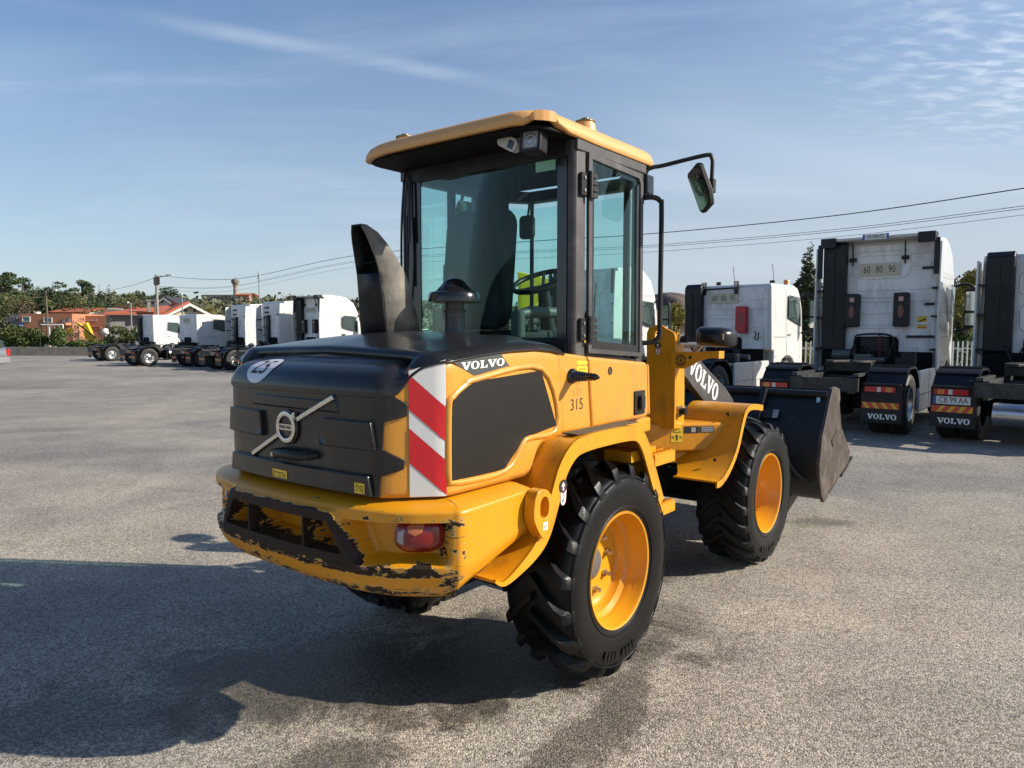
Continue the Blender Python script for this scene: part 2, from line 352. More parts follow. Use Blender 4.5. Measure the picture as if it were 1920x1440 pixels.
def rim_mesh(name, deep):
    d = deep
    return MB().lathe([(.28, .06), (.29, .02), (.291, -.008), (.286, -.018), (.277, -.014), (.271, .004), (.268, .035), (.259, .052), (.256, d*.55), (.247, d*.62), (.236, d*.70), (.231, d*.92), (.222, d), (.105, d+.012), (.06, d+.012), (.0, d+.012)], ax='y', n=64).mesh(name, RIMY, 30)
T_R = tyre_mesh('tyre_lugged', .027, 19, RUB); T_F = tyre_mesh('tyre_worn', .014, 22, RUBF)
RM_R, RM_F = rim_mesh('rim_shallow', .145), rim_mesh('rim_deep', .24)
HUB = MB().lathe([(0, -.03), (.02, -.03), (.055, -.024), (.078, -.012), (.084, .0), (.086, .03)], ax='y', n=32).mesh('hub', mat('hub_grey', (.10, .095, .09), .45, var=.2), 40)
BOLT = MB()
BOLT.lathe([(0, -.038), (.011, -.038), (.012, -.03), (.012, -.014)], ax='y', n=10); BOLT.lathe([(.0, -.016), (.019, -.016), (.019, 0)], ax='y', n=6)
BOLT = BOLT.mesh('bolt', STEEL, 30)
SIDEW = slab_word()
for (x, sgn, ty, rm, dp, ang) in ((0, 1, T_R, RM_R, .145, .3), (2.15, 1, T_F, RM_F, .24, 1.1), (0, -1, T_R, RM_R, .145, 2.), (2.15, -1, T_F, RM_F, .24, .6)):
    w = empty('wheel', (x, -.80*sgn, .522), 0 if sgn > 0 else pi, loader)
    t = link('tyre', ty, w); t.rotation_euler = (0, ang, 0); t.scale = (.982, .93, .982)
    link('rim', rm, w)
    h = link('hub_cap', HUB, w); h.location = (0, dp+.012, 0)
    for k in range(8):
        a = 2*pi*k/8+.2; b = link('wheel_bolt', BOLT, w); b.location = (.142*cos(a), dp+.012, .142*sin(a))
    if sgn > 0:
        # embossed sidewall lettering blocks
        mb = MB()
        for k in range(9):
            a0 = -2.05+ang*0+k*.085
            if k in (4,): continue
            for (r0, r1) in ((.385, .425),):
                vs = []
                for (a, r_) in ((a0, r0), (a0+.055, r0), (a0+.055, r1), (a0, r1)): vs += [(r_*cos(a), -.037, r_*sin(a)), (r_*cos(a), -.040, r_*sin(a))]
                mb.add(vs, [(1, 3, 5, 7), (0, 1, 7, 6), (0, 2, 3, 1), (2, 4, 5, 3), (4, 6, 7, 5)])
        mb.build('sidewall_marking', RUB, w)

# ---- rear chassis, hidden machinery between the wheels
mb = MB(); mb.box(-.88, .62, -.40, .40, .66, 1.16); mb.box(-.30, .30, -.42, .42, .40, .62); mb.box(.62, 1.75, -.22, .22, .50, .95); mb.tube([(0, -.62, .52), (0, .62, .52)], .11, 12); mb.tube([(2.15, -.55, .52), (2.15, .55, .52)], .11, 12)
mb.build('chassis', DARK, loader, bevel=.02)
mb = MB(); mb.box(-.62, .66, -.63, .63, 1.12, 1.205)
mb.build('floor_frame', FRAMEY, loader, bevel=.015)

# ---- counterweight bumper
BP = catmull([(-.68, .772), (-.85, .772), (-1.0, .772), (-1.098, .768), (-1.132, .742), (-1.180, .692), (-1.240, .620), (-1.295, .525), (-1.335, .40), (-1.352, .28), (-1.362, .14), (-1.364, 0)], 10)
BQ = catmull([(-.68, .772), (-.85, .774), (-1.0, .778), (-1.11, .772), (-1.195, .735), (-1.262, .655), (-1.312, .545), (-1.343, .41), (-1.356, .28), (-1.362, .14), (-1.364, 0)], 10)     # left end, pushed out by old knocks
BP = BQ+[(x, -y) for x, y in BP[::-1][1:]]
bl = [0.]
for a, b in zip(BP, BP[1:]): bl.append(bl[-1]+hypot(b[0]-a[0], b[1]-a[1]))
BLEN = bl[-1]
def bpath(s):
    s = max(0, min(BLEN, s))
    for i in range(len(BP)-1):
        if s <= bl[i+1] or i == len(BP)-2:
            t = (s-bl[i])/((bl[i+1]-bl[i]) or 1); a, b = BP[i], BP[i+1]
            j0, j1 = max(i-3, 0), min(i+4, len(BP)-1)
            dx, dy = BP[j1][0]-BP[j0][0], BP[j1][1]-BP[j0][1]; l = hypot(dx, dy)
            return lerp(a[0], b[0], t), lerp(a[1], b[1], t), dy/l, -dx/l
def bump_off(x, y, z):
    ay = abs(y); o = interp([(.655, -.30), (.662, -.16), (.672, -.105), (.70, -.055), (.735, -.022), (.785, -.004), (.81, 0), (.985, 0), (1.022, 0), (1.032, -.012), (1.052, -.085), (1.06, -.20)], z); wear = 0.
    rear = 1-ss(-1.17, -1.08, x)
    if x < -1.06:
        # tail light recess
        lim = lerp(.44, .36, (z-.82)/.17)
        rec = ss(lim-.012, lim+.05, ay)*(1-ss(.70, .745, ay))*ss(.815, .845, z)*(1-ss(.972, .986, z))
        o -= .095*rec
        # worn steel frame in the middle
        fw = lerp(.455, .335, (z-.84)/.175)
        fr = (1-ss(fw-.006, fw+.012, ay))*ss(.79, .81, z)*(1-ss(1.008, 1.020, z))
        o += .026*fr
        pk = (1-ss(fw-.072, fw-.058, ay))*ss(.856, .866, z)*(1-ss(.963, .972, z))*ss(.006, .016, abs(ay-.185))
        o -= .15*pk
        edge = (1-ss(fw-.012, fw+.014, ay))*ss(.80, .83, z)*(1-ss(1.0, 1.03, z))
        wear = max(wear, edge*(1-pk)*1.0)
        # shallow top tray
        if z > 1.015: o -= 0.0
    low = (1-ss(.70, .82, z))
    wear = max(wear, low*rear*(.62 if ay < .78 else .2))
    wear = max(wear, .72*ss(.755, .785, z)*(1-ss(.815, .84, z))*rear)                    # scraped lower lip
    wear = max(wear, .50*ss(.94, .99, z)*(1-ss(1.01, 1.03, z))*rear*ss(.33, .4, ay))    # chipped rim
    cor = ss(.66, .72, ay)*(1-ss(-1.10, -1.06, x)*1)*(1-ss(1.0, 1.03, z))
    wear = max(wear, .57*cor)
    wear = max(wear, .26*rear+.12)
    return o, wear
zl = [.655, .662, .672, .685, .70, .715, .73, .745, .76, .772, .782, .79, .80, .808, .815, .822, .83, .838, .846, .856, .866, .872, .878, .886, .90, .915, .93, .945, .953, .958, .963, .968, .972, .976, .981, .986, .992, 1.0, 1.006, 1.01, 1.015, 1.02, 1.026, 1.032, 1.042, 1.052, 1.06]
NU = 520; vs = []; wr = []
for i in range(NU):
    x, y, nx, ny = bpath(BLEN*i/(NU-1))
    for z in zl:
        # side plate lower edge rises toward the front
        if x > -1.12:
            zlo = interp([(-1.12, .655), (-.94, .715), (-.70, .80)], x); zq = zlo+(z-.655)*(1.06-zlo)/(1.06-.655)
        else: zq = z
        o, w = bump_off(x, y, z); vs.append((x+nx*o*(-1), y+ny*o*(-1), zq)); wr.append(w)
me = bpy.data.meshes.new('counterweight'); nz_ = len(zl)
# outward normal check: at the rear centre outward is -x
xx, yy, nx, ny = bpath(BLEN/2)
SG = 1 if nx < 0 else -1
vs = []
for i in range(NU):
    x, y, nx, ny = bpath(BLEN*i/(NU-1))
    for z in zl:
        zq = z
        if x > -1.12:
            zlo = interp([(-1.12, .655), (-.94, .715), (-.70, .80)], x); zq = zlo+(z-.655)*(1.06-zlo)/(1.06-.655)
        o, w = bump_off(x, y, z); vs.append((x+SG*nx*o, y+SG*ny*o, zq))
fs = [(i*nz_+j, i*nz_+j+1, (i+1)*nz_+j+1, (i+1)*nz_+j) for i in range(NU-1) for j in range(nz_-1)]
fs += [tuple(range(nz_)), tuple((NU-1)*nz_+j for j in range(nz_-1, -1, -1))]
me.from_pydata(vs, [], fs); at_ = me.attributes.new('wear', 'FLOAT', 'POINT'); at_.data.foreach_set('value', wr)
bm = bmesh.new(); bm.from_mesh(me); bmesh.ops.recalc_face_normals(bm, faces=bm.faces); bm.to_mesh(me); bm.free()
me.polygons.foreach_set('use_smooth', [True]*len(me.polygons)); me.set_sharp_from_angle(angle=R(50))
def worn_paint():
    m = bpy.data.materials.new('bumper_worn_yellow'); m.use_nodes = True; N = m.node_tree.nodes; L = m.node_tree.links; b = N['Principled BSDF']
    tcn = N.new('ShaderNodeTexCoord'); at = N.new('ShaderNodeAttribute'); at.attribute_name = 'wear'
    mp = N.new('ShaderNodeMapping'); mp.inputs['Scale'].default_value = (1, 1, 1.7); L.new(tcn.outputs['Object'], mp.inputs[0])
    def noise(sc, det, ro, src): 
        n = N.new('ShaderNodeTexNoise'); n.inputs['Scale'].default_value = sc; n.inputs['Detail'].default_value = det; n.inputs['Roughness'].default_value = ro; n.inputs['Distortion'].default_value = .6; L.new(src, n.inputs['Vector']); return n.outputs['Fac']
    def math(op, a, bb):
        n = N.new('ShaderNodeMath'); n.operation = op
        for i, q in enumerate((a, bb)):
            if isinstance(q, (int, float)): n.inputs[i].default_value = q
            else: L.new(q, n.inputs[i])
        return n.outputs[0]
    n1 = noise(13, 10, .70, mp.outputs[0]); n2 = noise(42, 6, .65, mp.outputs[0])
    mp2 = N.new('ShaderNodeMapping'); mp2.inputs['Scale'].default_value = (1, 1, 22.0); L.new(tcn.outputs['Object'], mp2.inputs[0]); n3 = noise(6, 4, .6, mp2.outputs[0])
    k = math('ADD', math('MULTIPLY', at.outputs['Fac'], .60), math('ADD', math('MULTIPLY', n1, .95), math('ADD', math('MULTIPLY', n2, .30), -.125)))
    mr = N.new('ShaderNodeMapRange'); mr.inputs['From Min'].default_value = .868; mr.inputs['From Max'].default_value = .885; L.new(k, mr.inputs['Value'])
    sc1 = N.new('ShaderNodeMapRange'); sc1.inputs['From Min'].default_value = .635; sc1.inputs['From Max'].default_value = .66; L.new(n3, sc1.inputs['Value'])
    sc2 = N.new('ShaderNodeMapRange'); sc2.inputs['From Min'].default_value = .30; sc2.inputs['From Max'].default_value = .62; L.new(at.outputs['Fac'], sc2.inputs['Value'])
    class _O: outputs = [math('MAXIMUM', mr.outputs[0], math('MULTIPLY', sc1.outputs[0], sc2.outputs[0]))]
    mr = _O
    gr = N.new('ShaderNodeMapRange'); gr.inputs['From Min'].default_value = .835; gr.inputs['From Max'].default_value = .868; L.new(k, gr.inputs['Value'])
    yv = N.new('ShaderNodeMix'); yv.data_type = 'RGBA'; yv.inputs[6].default_value = (.60, .250, .006, 1); yv.inputs[7].default_value = (.68, .288, .008, 1); L.new(noise(5, 4, .5, tcn.outputs['Object']), yv.inputs[0])
    pr = N.new('ShaderNodeMix'); pr.data_type = 'RGBA'; pr.inputs[7].default_value = (.50, .36, .14, 1); L.new(gr.outputs[0], pr.inputs[0]); L.new(yv.outputs[2], pr.inputs[6])
    rs = N.new('ShaderNodeMix'); rs.data_type = 'RGBA'; rs.inputs[6].default_value = (.011, .008, .007, 1); rs.inputs[7].default_value = (.042, .024, .017, 1); L.new(n2, rs.inputs[0])
    mx = N.new('ShaderNodeMix'); mx.data_type = 'RGBA'; L.new(mr.outputs[0], mx.inputs[0]); L.new(pr.outputs[2], mx.inputs[6]); L.new(rs.outputs[2], mx.inputs[7]); L.new(mx.outputs[2], b.inputs['Base Color'])
    ro = N.new('ShaderNodeMapRange'); ro.inputs['To Min'].default_value = .36; ro.inputs['To Max'].default_value = .62; L.new(mr.outputs[0], ro.inputs['Value']); L.new(ro.outputs[0], b.inputs['Roughness'])
    bp = N.new('ShaderNodeBump'); bp.inputs['Strength'].default_value = .35; bp.inputs['Distance'].default_value = .004; bp.invert = True; L.new(mr.outputs[0], bp.inputs['Height'])
    b2 = N.new('ShaderNodeBump'); b2.inputs['Strength'].default_value = .06; b2.inputs['Distance'].default_value = .004; L.new(noise(160, 3, .5, tcn.outputs['Object']), b2.inputs['Height']); L.new(bp.outputs[0], b2.inputs['Normal']); L.new(b2.outputs[0], b.inputs['Normal'])
    b.inputs['Coat Weight'].default_value = .08; sp_ = N.new('ShaderNodeMapRange'); sp_.inputs['To Min'].default_value = .5; sp_.inputs['To Max'].default_value = .18; L.new(mr.outputs[0], sp_.inputs['Value']); L.new(sp_.outputs[0], b.inputs['Specular IOR Level'])
    return m
WORN = worn_paint(); me.materials.append(WORN)
cw = link('counterweight', me, loader)
me_b = MB(); me_b.prism([(x, y) for x, y in BP], 'z', .70, 1.045)
# inner fill so that nothing shows through above and below the shell
fill = MB(); fill.prism([(lerp(-.70, x, .80), y*.86) for x, y in BP], 'z', .69, 1.05); fill.build('counterweight_core', DARK, loader)
# tail lights: rounded lens with amber, clear and red fields
for sg in (-1, 1):
    c = Vector((-1.188, .628*sg, .930)); ux = Vector((.16*1, .215*sg, 0)).normalized(); n = Vector((-ux.y*sg*1, 0, 0))
    n = Vector((-.80, .60*sg, 0)).normalized()*1.0; ux = Vector((.60, .80*sg, 0)).normalized(); uz = Vector((0, 0, 1))
    def lens(u, v, k=0.0):
        # superellipse disc coordinates -> bulged lens
        a = 2*pi*u; e = 2/2.6
        px_ = .092*v*math.copysign(abs(cos(a))**e, cos(a)); pz_ = .064*v*math.copysign(abs(sin(a))**e, sin(a))
        return c+ux*px_+uz*pz_+n*(k+.030*(1-v**3.0)-.012*px_/.092)
    tl = MB(); tl.grid(lambda u, v: lens(u, v), 48, 10, True)
    o = tl.build('tail_light', LENSR, loader, smooth=60, recalc=False); 
    bz = MB(); bz.grid(lambda u, v: lens(u, 1.0+.06*v, -.02*(1-v)) - n*.045*v, 48, 3, True); bz.build('gasket', LENSR, o, smooth=60)
    def field(poly, name, m):
        f = MB()
        def mp_(a, b):
            r_ = 0
            return c+ux*a+uz*b+n*(.0325*(1-min(1, hypot(a/.092, b/.064))**3.0)-.012*a/.092+.0012)
        K = 8; P = poly; vs_ = [mp_(*p) for p in P]; ce = (sum(p[0] for p in P)/len(P), sum(p[1] for p in P)/len(P))
        fine = []
        for p, q in zip(P, P[1:]+P[:1]): fine += [(lerp(p[0], q[0], t/6), lerp(p[1], q[1], t/6)) for t in range(6)]
        f.grid(lambda u, v: mp_(lerp(ce[0], fine[int(round(u*len(fine))) % len(fine)][0], v), lerp(ce[1], fine[int(round(u*len(fine))) % len(fine)][1], v)), len(fine), 5, True)
        f.build(name, m, o, smooth=60, recalc=False)
    field([(-.082, -.020), (-.056, -.032), (-.052, .030), (-.076, .024)], 'clear_lens', LENSW)
    field([(-.044, .050), (.022, .050), (.016, .020), (-.012, .008), (-.035, .020)], 'amber_lens', LENSA)

# ---- tow eye plates
for sg in (-1, 1):
    op = [(-.735, 1.005), (-.715, 1.035), (-.68, 1.045), (-.64, 1.03), (-.60, .985), (-.585, .95), (-.63, .87), (-.665, .835), (-.70, .86), (-.74, .93)]
    op = catmull(op+op[:1], 4)[:-1]; K = len(op); cx_, cz_ = -.667, .965
    mb = MB(); vs_ = []
    for p in op:
        a = atan2(p[1]-cz_, p[0]-cx_); q = (cx_+.030*cos(a), cz_+.045*math.copysign(abs(sin(a))**.8, sin(a)))
        for yy_ in (.775, .83): vs_ += [(p[0], sg*yy_, p[1]), (q[0], sg*yy_, q[1])]
    for k in range(K):
        a, b = 4*k, 4*((k+1) % K)
        mb.add([], []); mb.f += [(a, b, b+1, a+1), (a+2, a+3, b+3, b+2), (a, a+2, b+2, b), (a+1, b+1, b+3, a+3)]
    mb.v = [tuple(p) for p in vs_]
    o = mb.build('lashing_eye', FRAMEY, loader, bevel=.004)
    if sg < 0: MB().add([(-.68, -.8315, .872), (-.648, -.8315, .872), (-.648, -.8315, .905), (-.68, -.8315, .905)], [(0, 1, 2, 3)]).build('inspection_label', LETW, o); flat(text2d('67', .025), onplane((-.664, -.832, .886), (1, 0, 0), (0, 0, 1)), 'lettering', LETB, o)

# ---- hood surface (plan path, arc length s from the rear centre, right side positive)
def bez(a, b, c, n): return [tuple((1-t)**2*a[i]+2*t*(1-t)*b[i]+t*t*c[i] for i in (0, 1)) for t in [k/(n-1) for k in range(1, n)]]
HP = [(-1.285+.12*y*y, y) for y in [-.47*k/39 for k in range(40)]]
HP += bez(HP[-1], (-1.25, -.50), (-1.215, -.535), 8)+[(-1.15, -.60), (-1.10, -.65)]+bez((-1.10, -.65), (-1.08, -.67), (-1.03, -.67), 8)+[(-1.03+.73*k/29, -.67) for k in range(1, 30)]
hl = [0.]
for a, b in zip(HP, HP[1:]): hl.append(hl[-1]+hypot(b[0]-a[0], b[1]-a[1]))
HL = hl[-1]
def hpt(s):
    sg = 1 if s >= 0 else -1; q = min(abs(s), HL)
    lo, hi = 0, len(hl)-1
    while hi-lo > 1:
        m = (lo+hi)//2
        if hl[m] <= q: lo = m
        else: hi = m
    t = (q-hl[lo])/((hl[hi]-hl[lo]) or 1); a, b = HP[lo], HP[hi]
    j0, j1 = max(lo-1, 0), min(hi+1, len(HP)-1); dx, dy = HP[j1][0]-HP[j0][0], HP[j1][1]-HP[j0][1]; l = hypot(dx, dy)
    x, y = lerp(a[0], b[0], t), lerp(a[1], b[1], t)
    if q < 1e-6: return x, y, -1., 0.
    return x, y*sg, dy/l, -dx/l*sg
def hs_(s, z, o=0.):
    x, y, nx, ny = hpt(s); return (x+nx*o, y+ny*o, z)
def patch(poly, off, th, name, material, parent, fn=None, step=.03, smooth=35, bevel=0):
    fn = fn or hs_
    bm = bmesh.new(); f = bm.faces.new([bm.verts.new((p[0], p[1], 0)) for p in poly])
    s0, s1 = min(p[0] for p in poly), max(p[0] for p in poly); z0, z1 = min(p[1] for p in poly), max(p[1] for p in poly)
    def cuts(a, b, st, nrm, mk):
        k = math.ceil(a/st)*st
        while k < b-1e-5:
            if k > a+1e-5: bmesh.ops.bisect_plane(bm, geom=bm.verts[:]+bm.edges[:]+bm.faces[:], plane_co=mk(k), plane_no=nrm, dist=1e-6)
            k += st
    cuts(s0, s1, step, (1, 0, 0), lambda k: (k, 0, 0))
    if fn is not hs_: cuts(z0, z1, .012, (0, 1, 0), lambda k: (0, k, 0))
    bmesh.ops.triangulate(bm, faces=[q for q in bm.faces if len(q.verts) > 4])
    bm.verts.ensure_lookup_table(); bm.verts.index_update()
    mb = MB(); n = len(bm.verts)
    mb.v = [fn(v.co.x, v.co.y, off+th) for v in bm.verts]; mb.f = [tuple(v.index for v in q.verts) for q in bm.faces]
    if th > .0015:
        mb.v += [fn(v.co.x, v.co.y, off-.004) for v in bm.verts]
        mb.f += [(e.verts[0].index, e.verts[1].index, e.verts[1].index+n, e.verts[0].index+n) for e in bm.edges if e.is_boundary]
    bm.free()
    return mb.build(name, material, parent, smooth=smooth, bevel=bevel)
def mirror(poly): return [(-a, b) for a, b in poly][::-1]
ZTOP = [(0, 1.445), (.50, 1.445), (.53, 1.462), (.60, 1.551), (.70, 1.582), (.745, 1.588), (.93, 1.608), (1.13, 1.622), (1.30, 1.625), (1.42, 1.615), (HL, 1.597)]
def zbot(s):
    x = hpt(s)[0]; return interp([(-.60, 1.063), (-.55, 1.075), (-.50, 1.165), (-.47, 1.19), (-.30, 1.222)], x)
hood = None
for sg in (1, -1):
    sh = MB(); sh.grid(lambda u, v: hs_(sg*lerp(.40, HL, u), lerp(zbot(lerp(.40, HL, u)), interp(ZTOP, lerp(.40, HL, u))-.003, v), -.004*(1-ss(0, .06, v))-.012*ss(.93, 1, v)), 90, 24)
    o = sh.build('hood', HOODY, loader, smooth=50, solid=.012)
    if sg > 0: hood = o
    V = [(-1.071, 1.119), (-1.068, 1.393), (-1.050, 1.436), (-.986, 1.473), (-.917, 1.494), (-.488, 1.518), (-.367, 1.262), (-.574, 1.237), (-.627, 1.218), (-.747, 1.118)]
    def sx(x): return .745+(x+1.07)*1.0 if x > -1.03 else .745+(x+1.07)
    VS = [(sg*sx(x)+sg*.012, z) for x, z in V]
    if sg < 0: VS = VS[::-1]
    patch(VS, .0, .004, 'vent_mesh', MESHB, o)
    cxv = sum(p[0] for p in VS)/len(VS); czv = sum(p[1] for p in VS)/len(VS)
    fr = MB(); ring = catmull(VS+VS[:1], 5)[:-1]; K = len(ring); ring = [VS[i//5] if 0 else ring[i] for i in range(K)]
    ro = []
    for i, p in enumerate(ring):
        a, b = ring[i-1], ring[(i+1) % K]; dx, dz = b[0]-a[0], b[1]-a[1]; l = hypot(dx, dz) or 1; nx_, nz2 = dz/l, -dx/l
        if (p[0]-cxv)*nx_+(p[1]-czv)*nz2 < 0: nx_, nz2 = -nx_, -nz2
        ro.append((nx_, nz2))
    prof = [(-.004, .002), (.002, .012), (.010, .014), (.022, .004), (.028, -.004)]
    fr.grid(lambda u, v: hs_(ring[int(round(u*K)) % K][0]+ro[int(round(u*K)) % K][0]*prof[int(round(v*4))][0], ring[int(round(u*K)) % K][1]+ro[int(round(u*K)) % K][1]*prof[int(round(v*4))][0], prof[int(round(v*4))][1]), K, 5, True)
    fr.build('vent_frame', HOODY, o, smooth=60)
    # red and white reflective chevron sheet on the corner
    S0, S1 = .600, .738
    def clip(poly):
        top = lambda s: lerp(1.550, 1.587, (s-S0)/(S1-S0))
        bm = bmesh.new(); bm.faces.new([bm.verts.new((a, b, 0)) for a, b in poly])
        for co, no in (((S0, 0, 0), (-1, 0, 0)), ((S1, 0, 0), (1, 0, 0)), ((0, 1.067, 0), (0, -1, 0)), ((S0, 1.543, 0), (-.30, 1.0, 0))):
            bmesh.ops.bisect_plane(bm, geom=bm.verts[:]+bm.edges[:]+bm.faces[:], plane_co=co, plane_no=no, clear_outer=True)
        out = [(v.co.x, v.co.y) for f in bm.faces for v in f.verts]; bm.free(); return out
    base = clip([(S0-.1, 1.0), (S1+.1, 1.0), (S1+.1, 1.7), (S0-.1, 1.7)])
    mk = (lambda P: P) if sg > 0 else mirror
    hz = patch(mk(base), .001, .0014, 'reflective_sheet', WHITE, o)
    for zs in (1.530, 1.328, 1.80, ):
        st = clip([(S0-.02, zs+.018), (S1+.02, zs-.143), (S1+.02, zs-.275), (S0-.02, zs-.114)] if zs < 1.7 else [(S0-.02, zs-.07), (S1+.02, zs-.20), (S1+.02, zs-.232), (S0-.02, zs-.102)])
        if len(st) > 2: patch(mk(st), .0028, .0012, 'red_stripe', RED, o)
    # grey name decal
    dc = [(.745, 1.590), (1.055, 1.607), (1.140, 1.531), (.905, 1.518)]
    patch(mk([(a, b-.006) for a, b in dc]), .001, .001, 'name_decal', DECALG, o)
    sx_ = 1 if sg > 0 else 1
    flat(SLAB, lambda a, b: hs_(sg*(.951+ (a if sg > 0 else -a)*.0535), 1.5605+b*.030+a*.0022, .0032), 'lettering', LETW, o)
# ---- black rear grille
GR = [(.526, 1.458), (.597, 1.418), (.594, 1.374), (.509, 1.351), (.502, 1.248), (.583, 1.208), (.580, 1.174), (.494, 1.145), (.489, 1.066)]
G = [(-a, b) for a, b in GR[::-1]]; gp = GR+G
gr = patch(gp, .0, .010, 'rear_grille', HOODB, loader, step=.04, bevel=.006)
for i, (s0, s1, z0, z1, th) in enumerate(((.195, .482, 1.245, 1.353, .022), (-.482, -.195, 1.245, 1.353, .022), (-.468, .468, 1.070, 1.150, .024), (-.30, .30, 1.372, 1.425, .006))):
    patch([(s0, z0), (s1, z0), (s1-.012, z1), (s0+.012, z1)], .008, th, 'grille_panel', HOODB, gr, step=.05, bevel=.010)
# logo: ring, bar with letters, arrow, diagonal strip
def ring_sz(c, ro_, ri_, o0, o1, name, m, par):
    mb = MB(); pr = [(ri_, o0), (ri_, o1-.001), (ri_+.002, o1), (ro_-.002, o1), (ro_, o1-.001), (ro_, o0)]
    mb.grid(lambda u, v: hs_(c[0]+pr[int(round(v*5))][0]*cos(2*pi*u), c[1]+pr[int(round(v*5))][0]*sin(2*pi*u), pr[int(round(v*5))][1]), 40, 6, True)
    return mb.build(name, m, par, smooth=50)
ring_sz((-.018, 1.297), .072, 0.0, .012, .020, 'logo_backing', HOODB, gr)
ring_sz((-.018, 1.297), .065, .047, .018, .030, 'logo_ring', CHROME, gr)
patch([(-.070, 1.286), (.034, 1.286), (.034, 1.310), (-.070, 1.310)], .020, .010, 'logo_bar', CHROME, gr)
flat(SLAB, lambda a, b: hs_(-.018+a*.0165, 1.298+b*.013, .0315), 'logo_lettering', DECALG, gr)
patch([(.018, 1.350), (.046, 1.366), (.046, 1.330), (.040, 1.342), (.030, 1.336)], .020, .010, 'logo_arrow', CHROME, gr)
for (a, b) in (((.050, 1.333), (.272, 1.436)), ((-.290, 1.157), (-.082, 1.260))):
    dx, dz = b[0]-a[0], b[1]-a[1]; l = hypot(dx, dz); nx_, nz2 = -dz/l*.010, dx/l*.010
    patch([(a[0]-nx_, a[1]-nz2), (b[0]-nx_, b[1]-nz2), (b[0]+nx_, b[1]+nz2), (a[0]+nx_, a[1]+nz2)], .010, .014, 'logo_strip', CHROME, gr, bevel=.003)
hd = MB(); hd.tube([hs_(-.082, 1.188, .03), hs_(-.05, 1.190, .05), hs_(.03, 1.191, .052), hs_(.10, 1.193, .052), hs_(.145, 1.196, .04), hs_(.165, 1.198, .01)], [.014, .019, .020, .020, .018, .014], 10); hd.tube([hs_(-.07, 1.185, .0), hs_(-.07, 1.185, .058)], .022, 14)
hnd = hd.build('latch_handle', BLK, gr, smooth=40)
MB().tube([hs_(-.07, 1.185, .056), hs_(-.07, 1.185, .061)], .010, 12).build('key_lock', STEEL, gr, smooth=40)
for (s0, s1, z0, z1) in ((-.107, -.004, 1.084, 1.118), (.394, .446, 1.080, 1.120)):
    patch([(s0, z0), (s1, z0), (s1, z1), (s0, z1)], .0335, .0008, 'warning_label', YSTK, gr)
    mb = MB(); w_ = s1-s0
    def q(a, b, c, d): mb.add([hs_(s0+a*w_, z0+b*(z1-z0), .0348), hs_(s0+c*w_, z0+b*(z1-z0), .0348), hs_(s0+c*w_, z0+d*(z1-z0), .0348), hs_(s0+a*w_, z0+d*(z1-z0), .0348)], [(0, 1, 2, 3)])
    if s0 < 0:
        for (a, b, c, d) in ((.06, .1, .09, .5), (.14, .1, .17, .6), (.05, .62, .3, .72), (.3, .55, .55, .65), (.55, .6, .8, .7), (.42, .12, .6, .2), (.42, .28, .6, .36), (.72, .1, .76, .45), (.85, .1, .89, .5), (.72, .42, .9, .5)): q(a, b, c, d)
    else:
        for (a, b, c, d) in ((.14, .22, .86, .27), (.14, .66, .86, .71), (.14, .22, .19, .71), (.81, .22, .86, .71), (.22, .71, .34, .78), (.66, .71, .78, .78), (.62, .44, .76, .48), (.675, .37, .705, .55), (.24, .44, .36, .48)): q(a, b, c, d)
        mb.add([hs_(s0+.10*w_, z1-.10*(z1-z0), .0349), hs_(s0+.16*w_, z1-.08*(z1-z0), .0349), hs_(s0+.92*w_, z0+.10*(z1-z0), .0349), hs_(s0+.86*w_, z0+.08*(z1-z0), .0349)], [(0, 1, 2, 3)])
    mb.build('warning_print', LETB, gr, recalc=True)

# ---- black hood top with rounded rear brow
RPROF = [(.006, 1.441), (.014, 1.445), (.018, 1.458), (.013, 1.480), (.001, 1.505), (-.018, 1.530), (-.055, 1.550), (-.10, 1.563), (-.125, 1.567), (-.135, 1.574), (-.16, 1.581)]
NR = len(RPROF)
def top_edge(s, k):
    q = abs(s); zt = interp(ZTOP, q)
    t = ss(.50, .66, q)
    (ro_, rz) = RPROF[k]; kk = k/(NR-1)
    so, sz = lerp(.010, -.09, kk**1.5), zt-.012+.03*ss(0, .8, kk)+.01*kk
    if q < .52: zz_ = rz
    return lerp(ro_, so, t), lerp(rz, sz, t)
def brow_xy(s, o):
    if o >= 0: return hs_(s, 0, o)[:2]
    x, y, _ = hs_(s, 0, 0); d = -o; t = ss(.50, .75, abs(s)); return x+d*(1-t), y*(1-d*.5*(1-t))-math.copysign(d*t, y)
def brow_pt(s, k):
    o, z = top_edge(s, k); x, y = brow_xy(s, o); return (x, y, z)
def htop(u, v):
    s = lerp(-HL, HL, u); k = int(round(v*(NR+9)))
    if k < NR:
        return brow_pt(s, k)
    x, y, z = brow_pt(s, NR-1); t = (k-NR+1)/10
    return (x, y*(1-t), z+.028*(1-(1-t)**2)*ss(-1.2, -.8, x)+.012*t)
tp = MB(); tp.grid(htop, 201, NR+10); tp.build('hood_top', HOODB, loader, smooth=45, solid=.006, recalc=True)
def brow(s, z, o=0.):
    pz = [(b, a) for a, b in RPROF[1:]]; x, y = brow_xy(s, interp(pz, z)); return (x, y, z)
def disc25(a, b):
    # arc-length style mapping up the sloping brow
    tab = []; L_ = 0.
    for (o0, z0), (o1, z1) in zip(RPROF[2:], RPROF[3:]): tab.append((L_, z0)); L_ += hypot(o1-o0, z1-z0)
    tab.append((L_, RPROF[-1][1])); z = interp(tab, b+.093); x, y, zz2 = brow(-.268+a, z, 0)
    return (x-.0008, y, zz2+.0028)
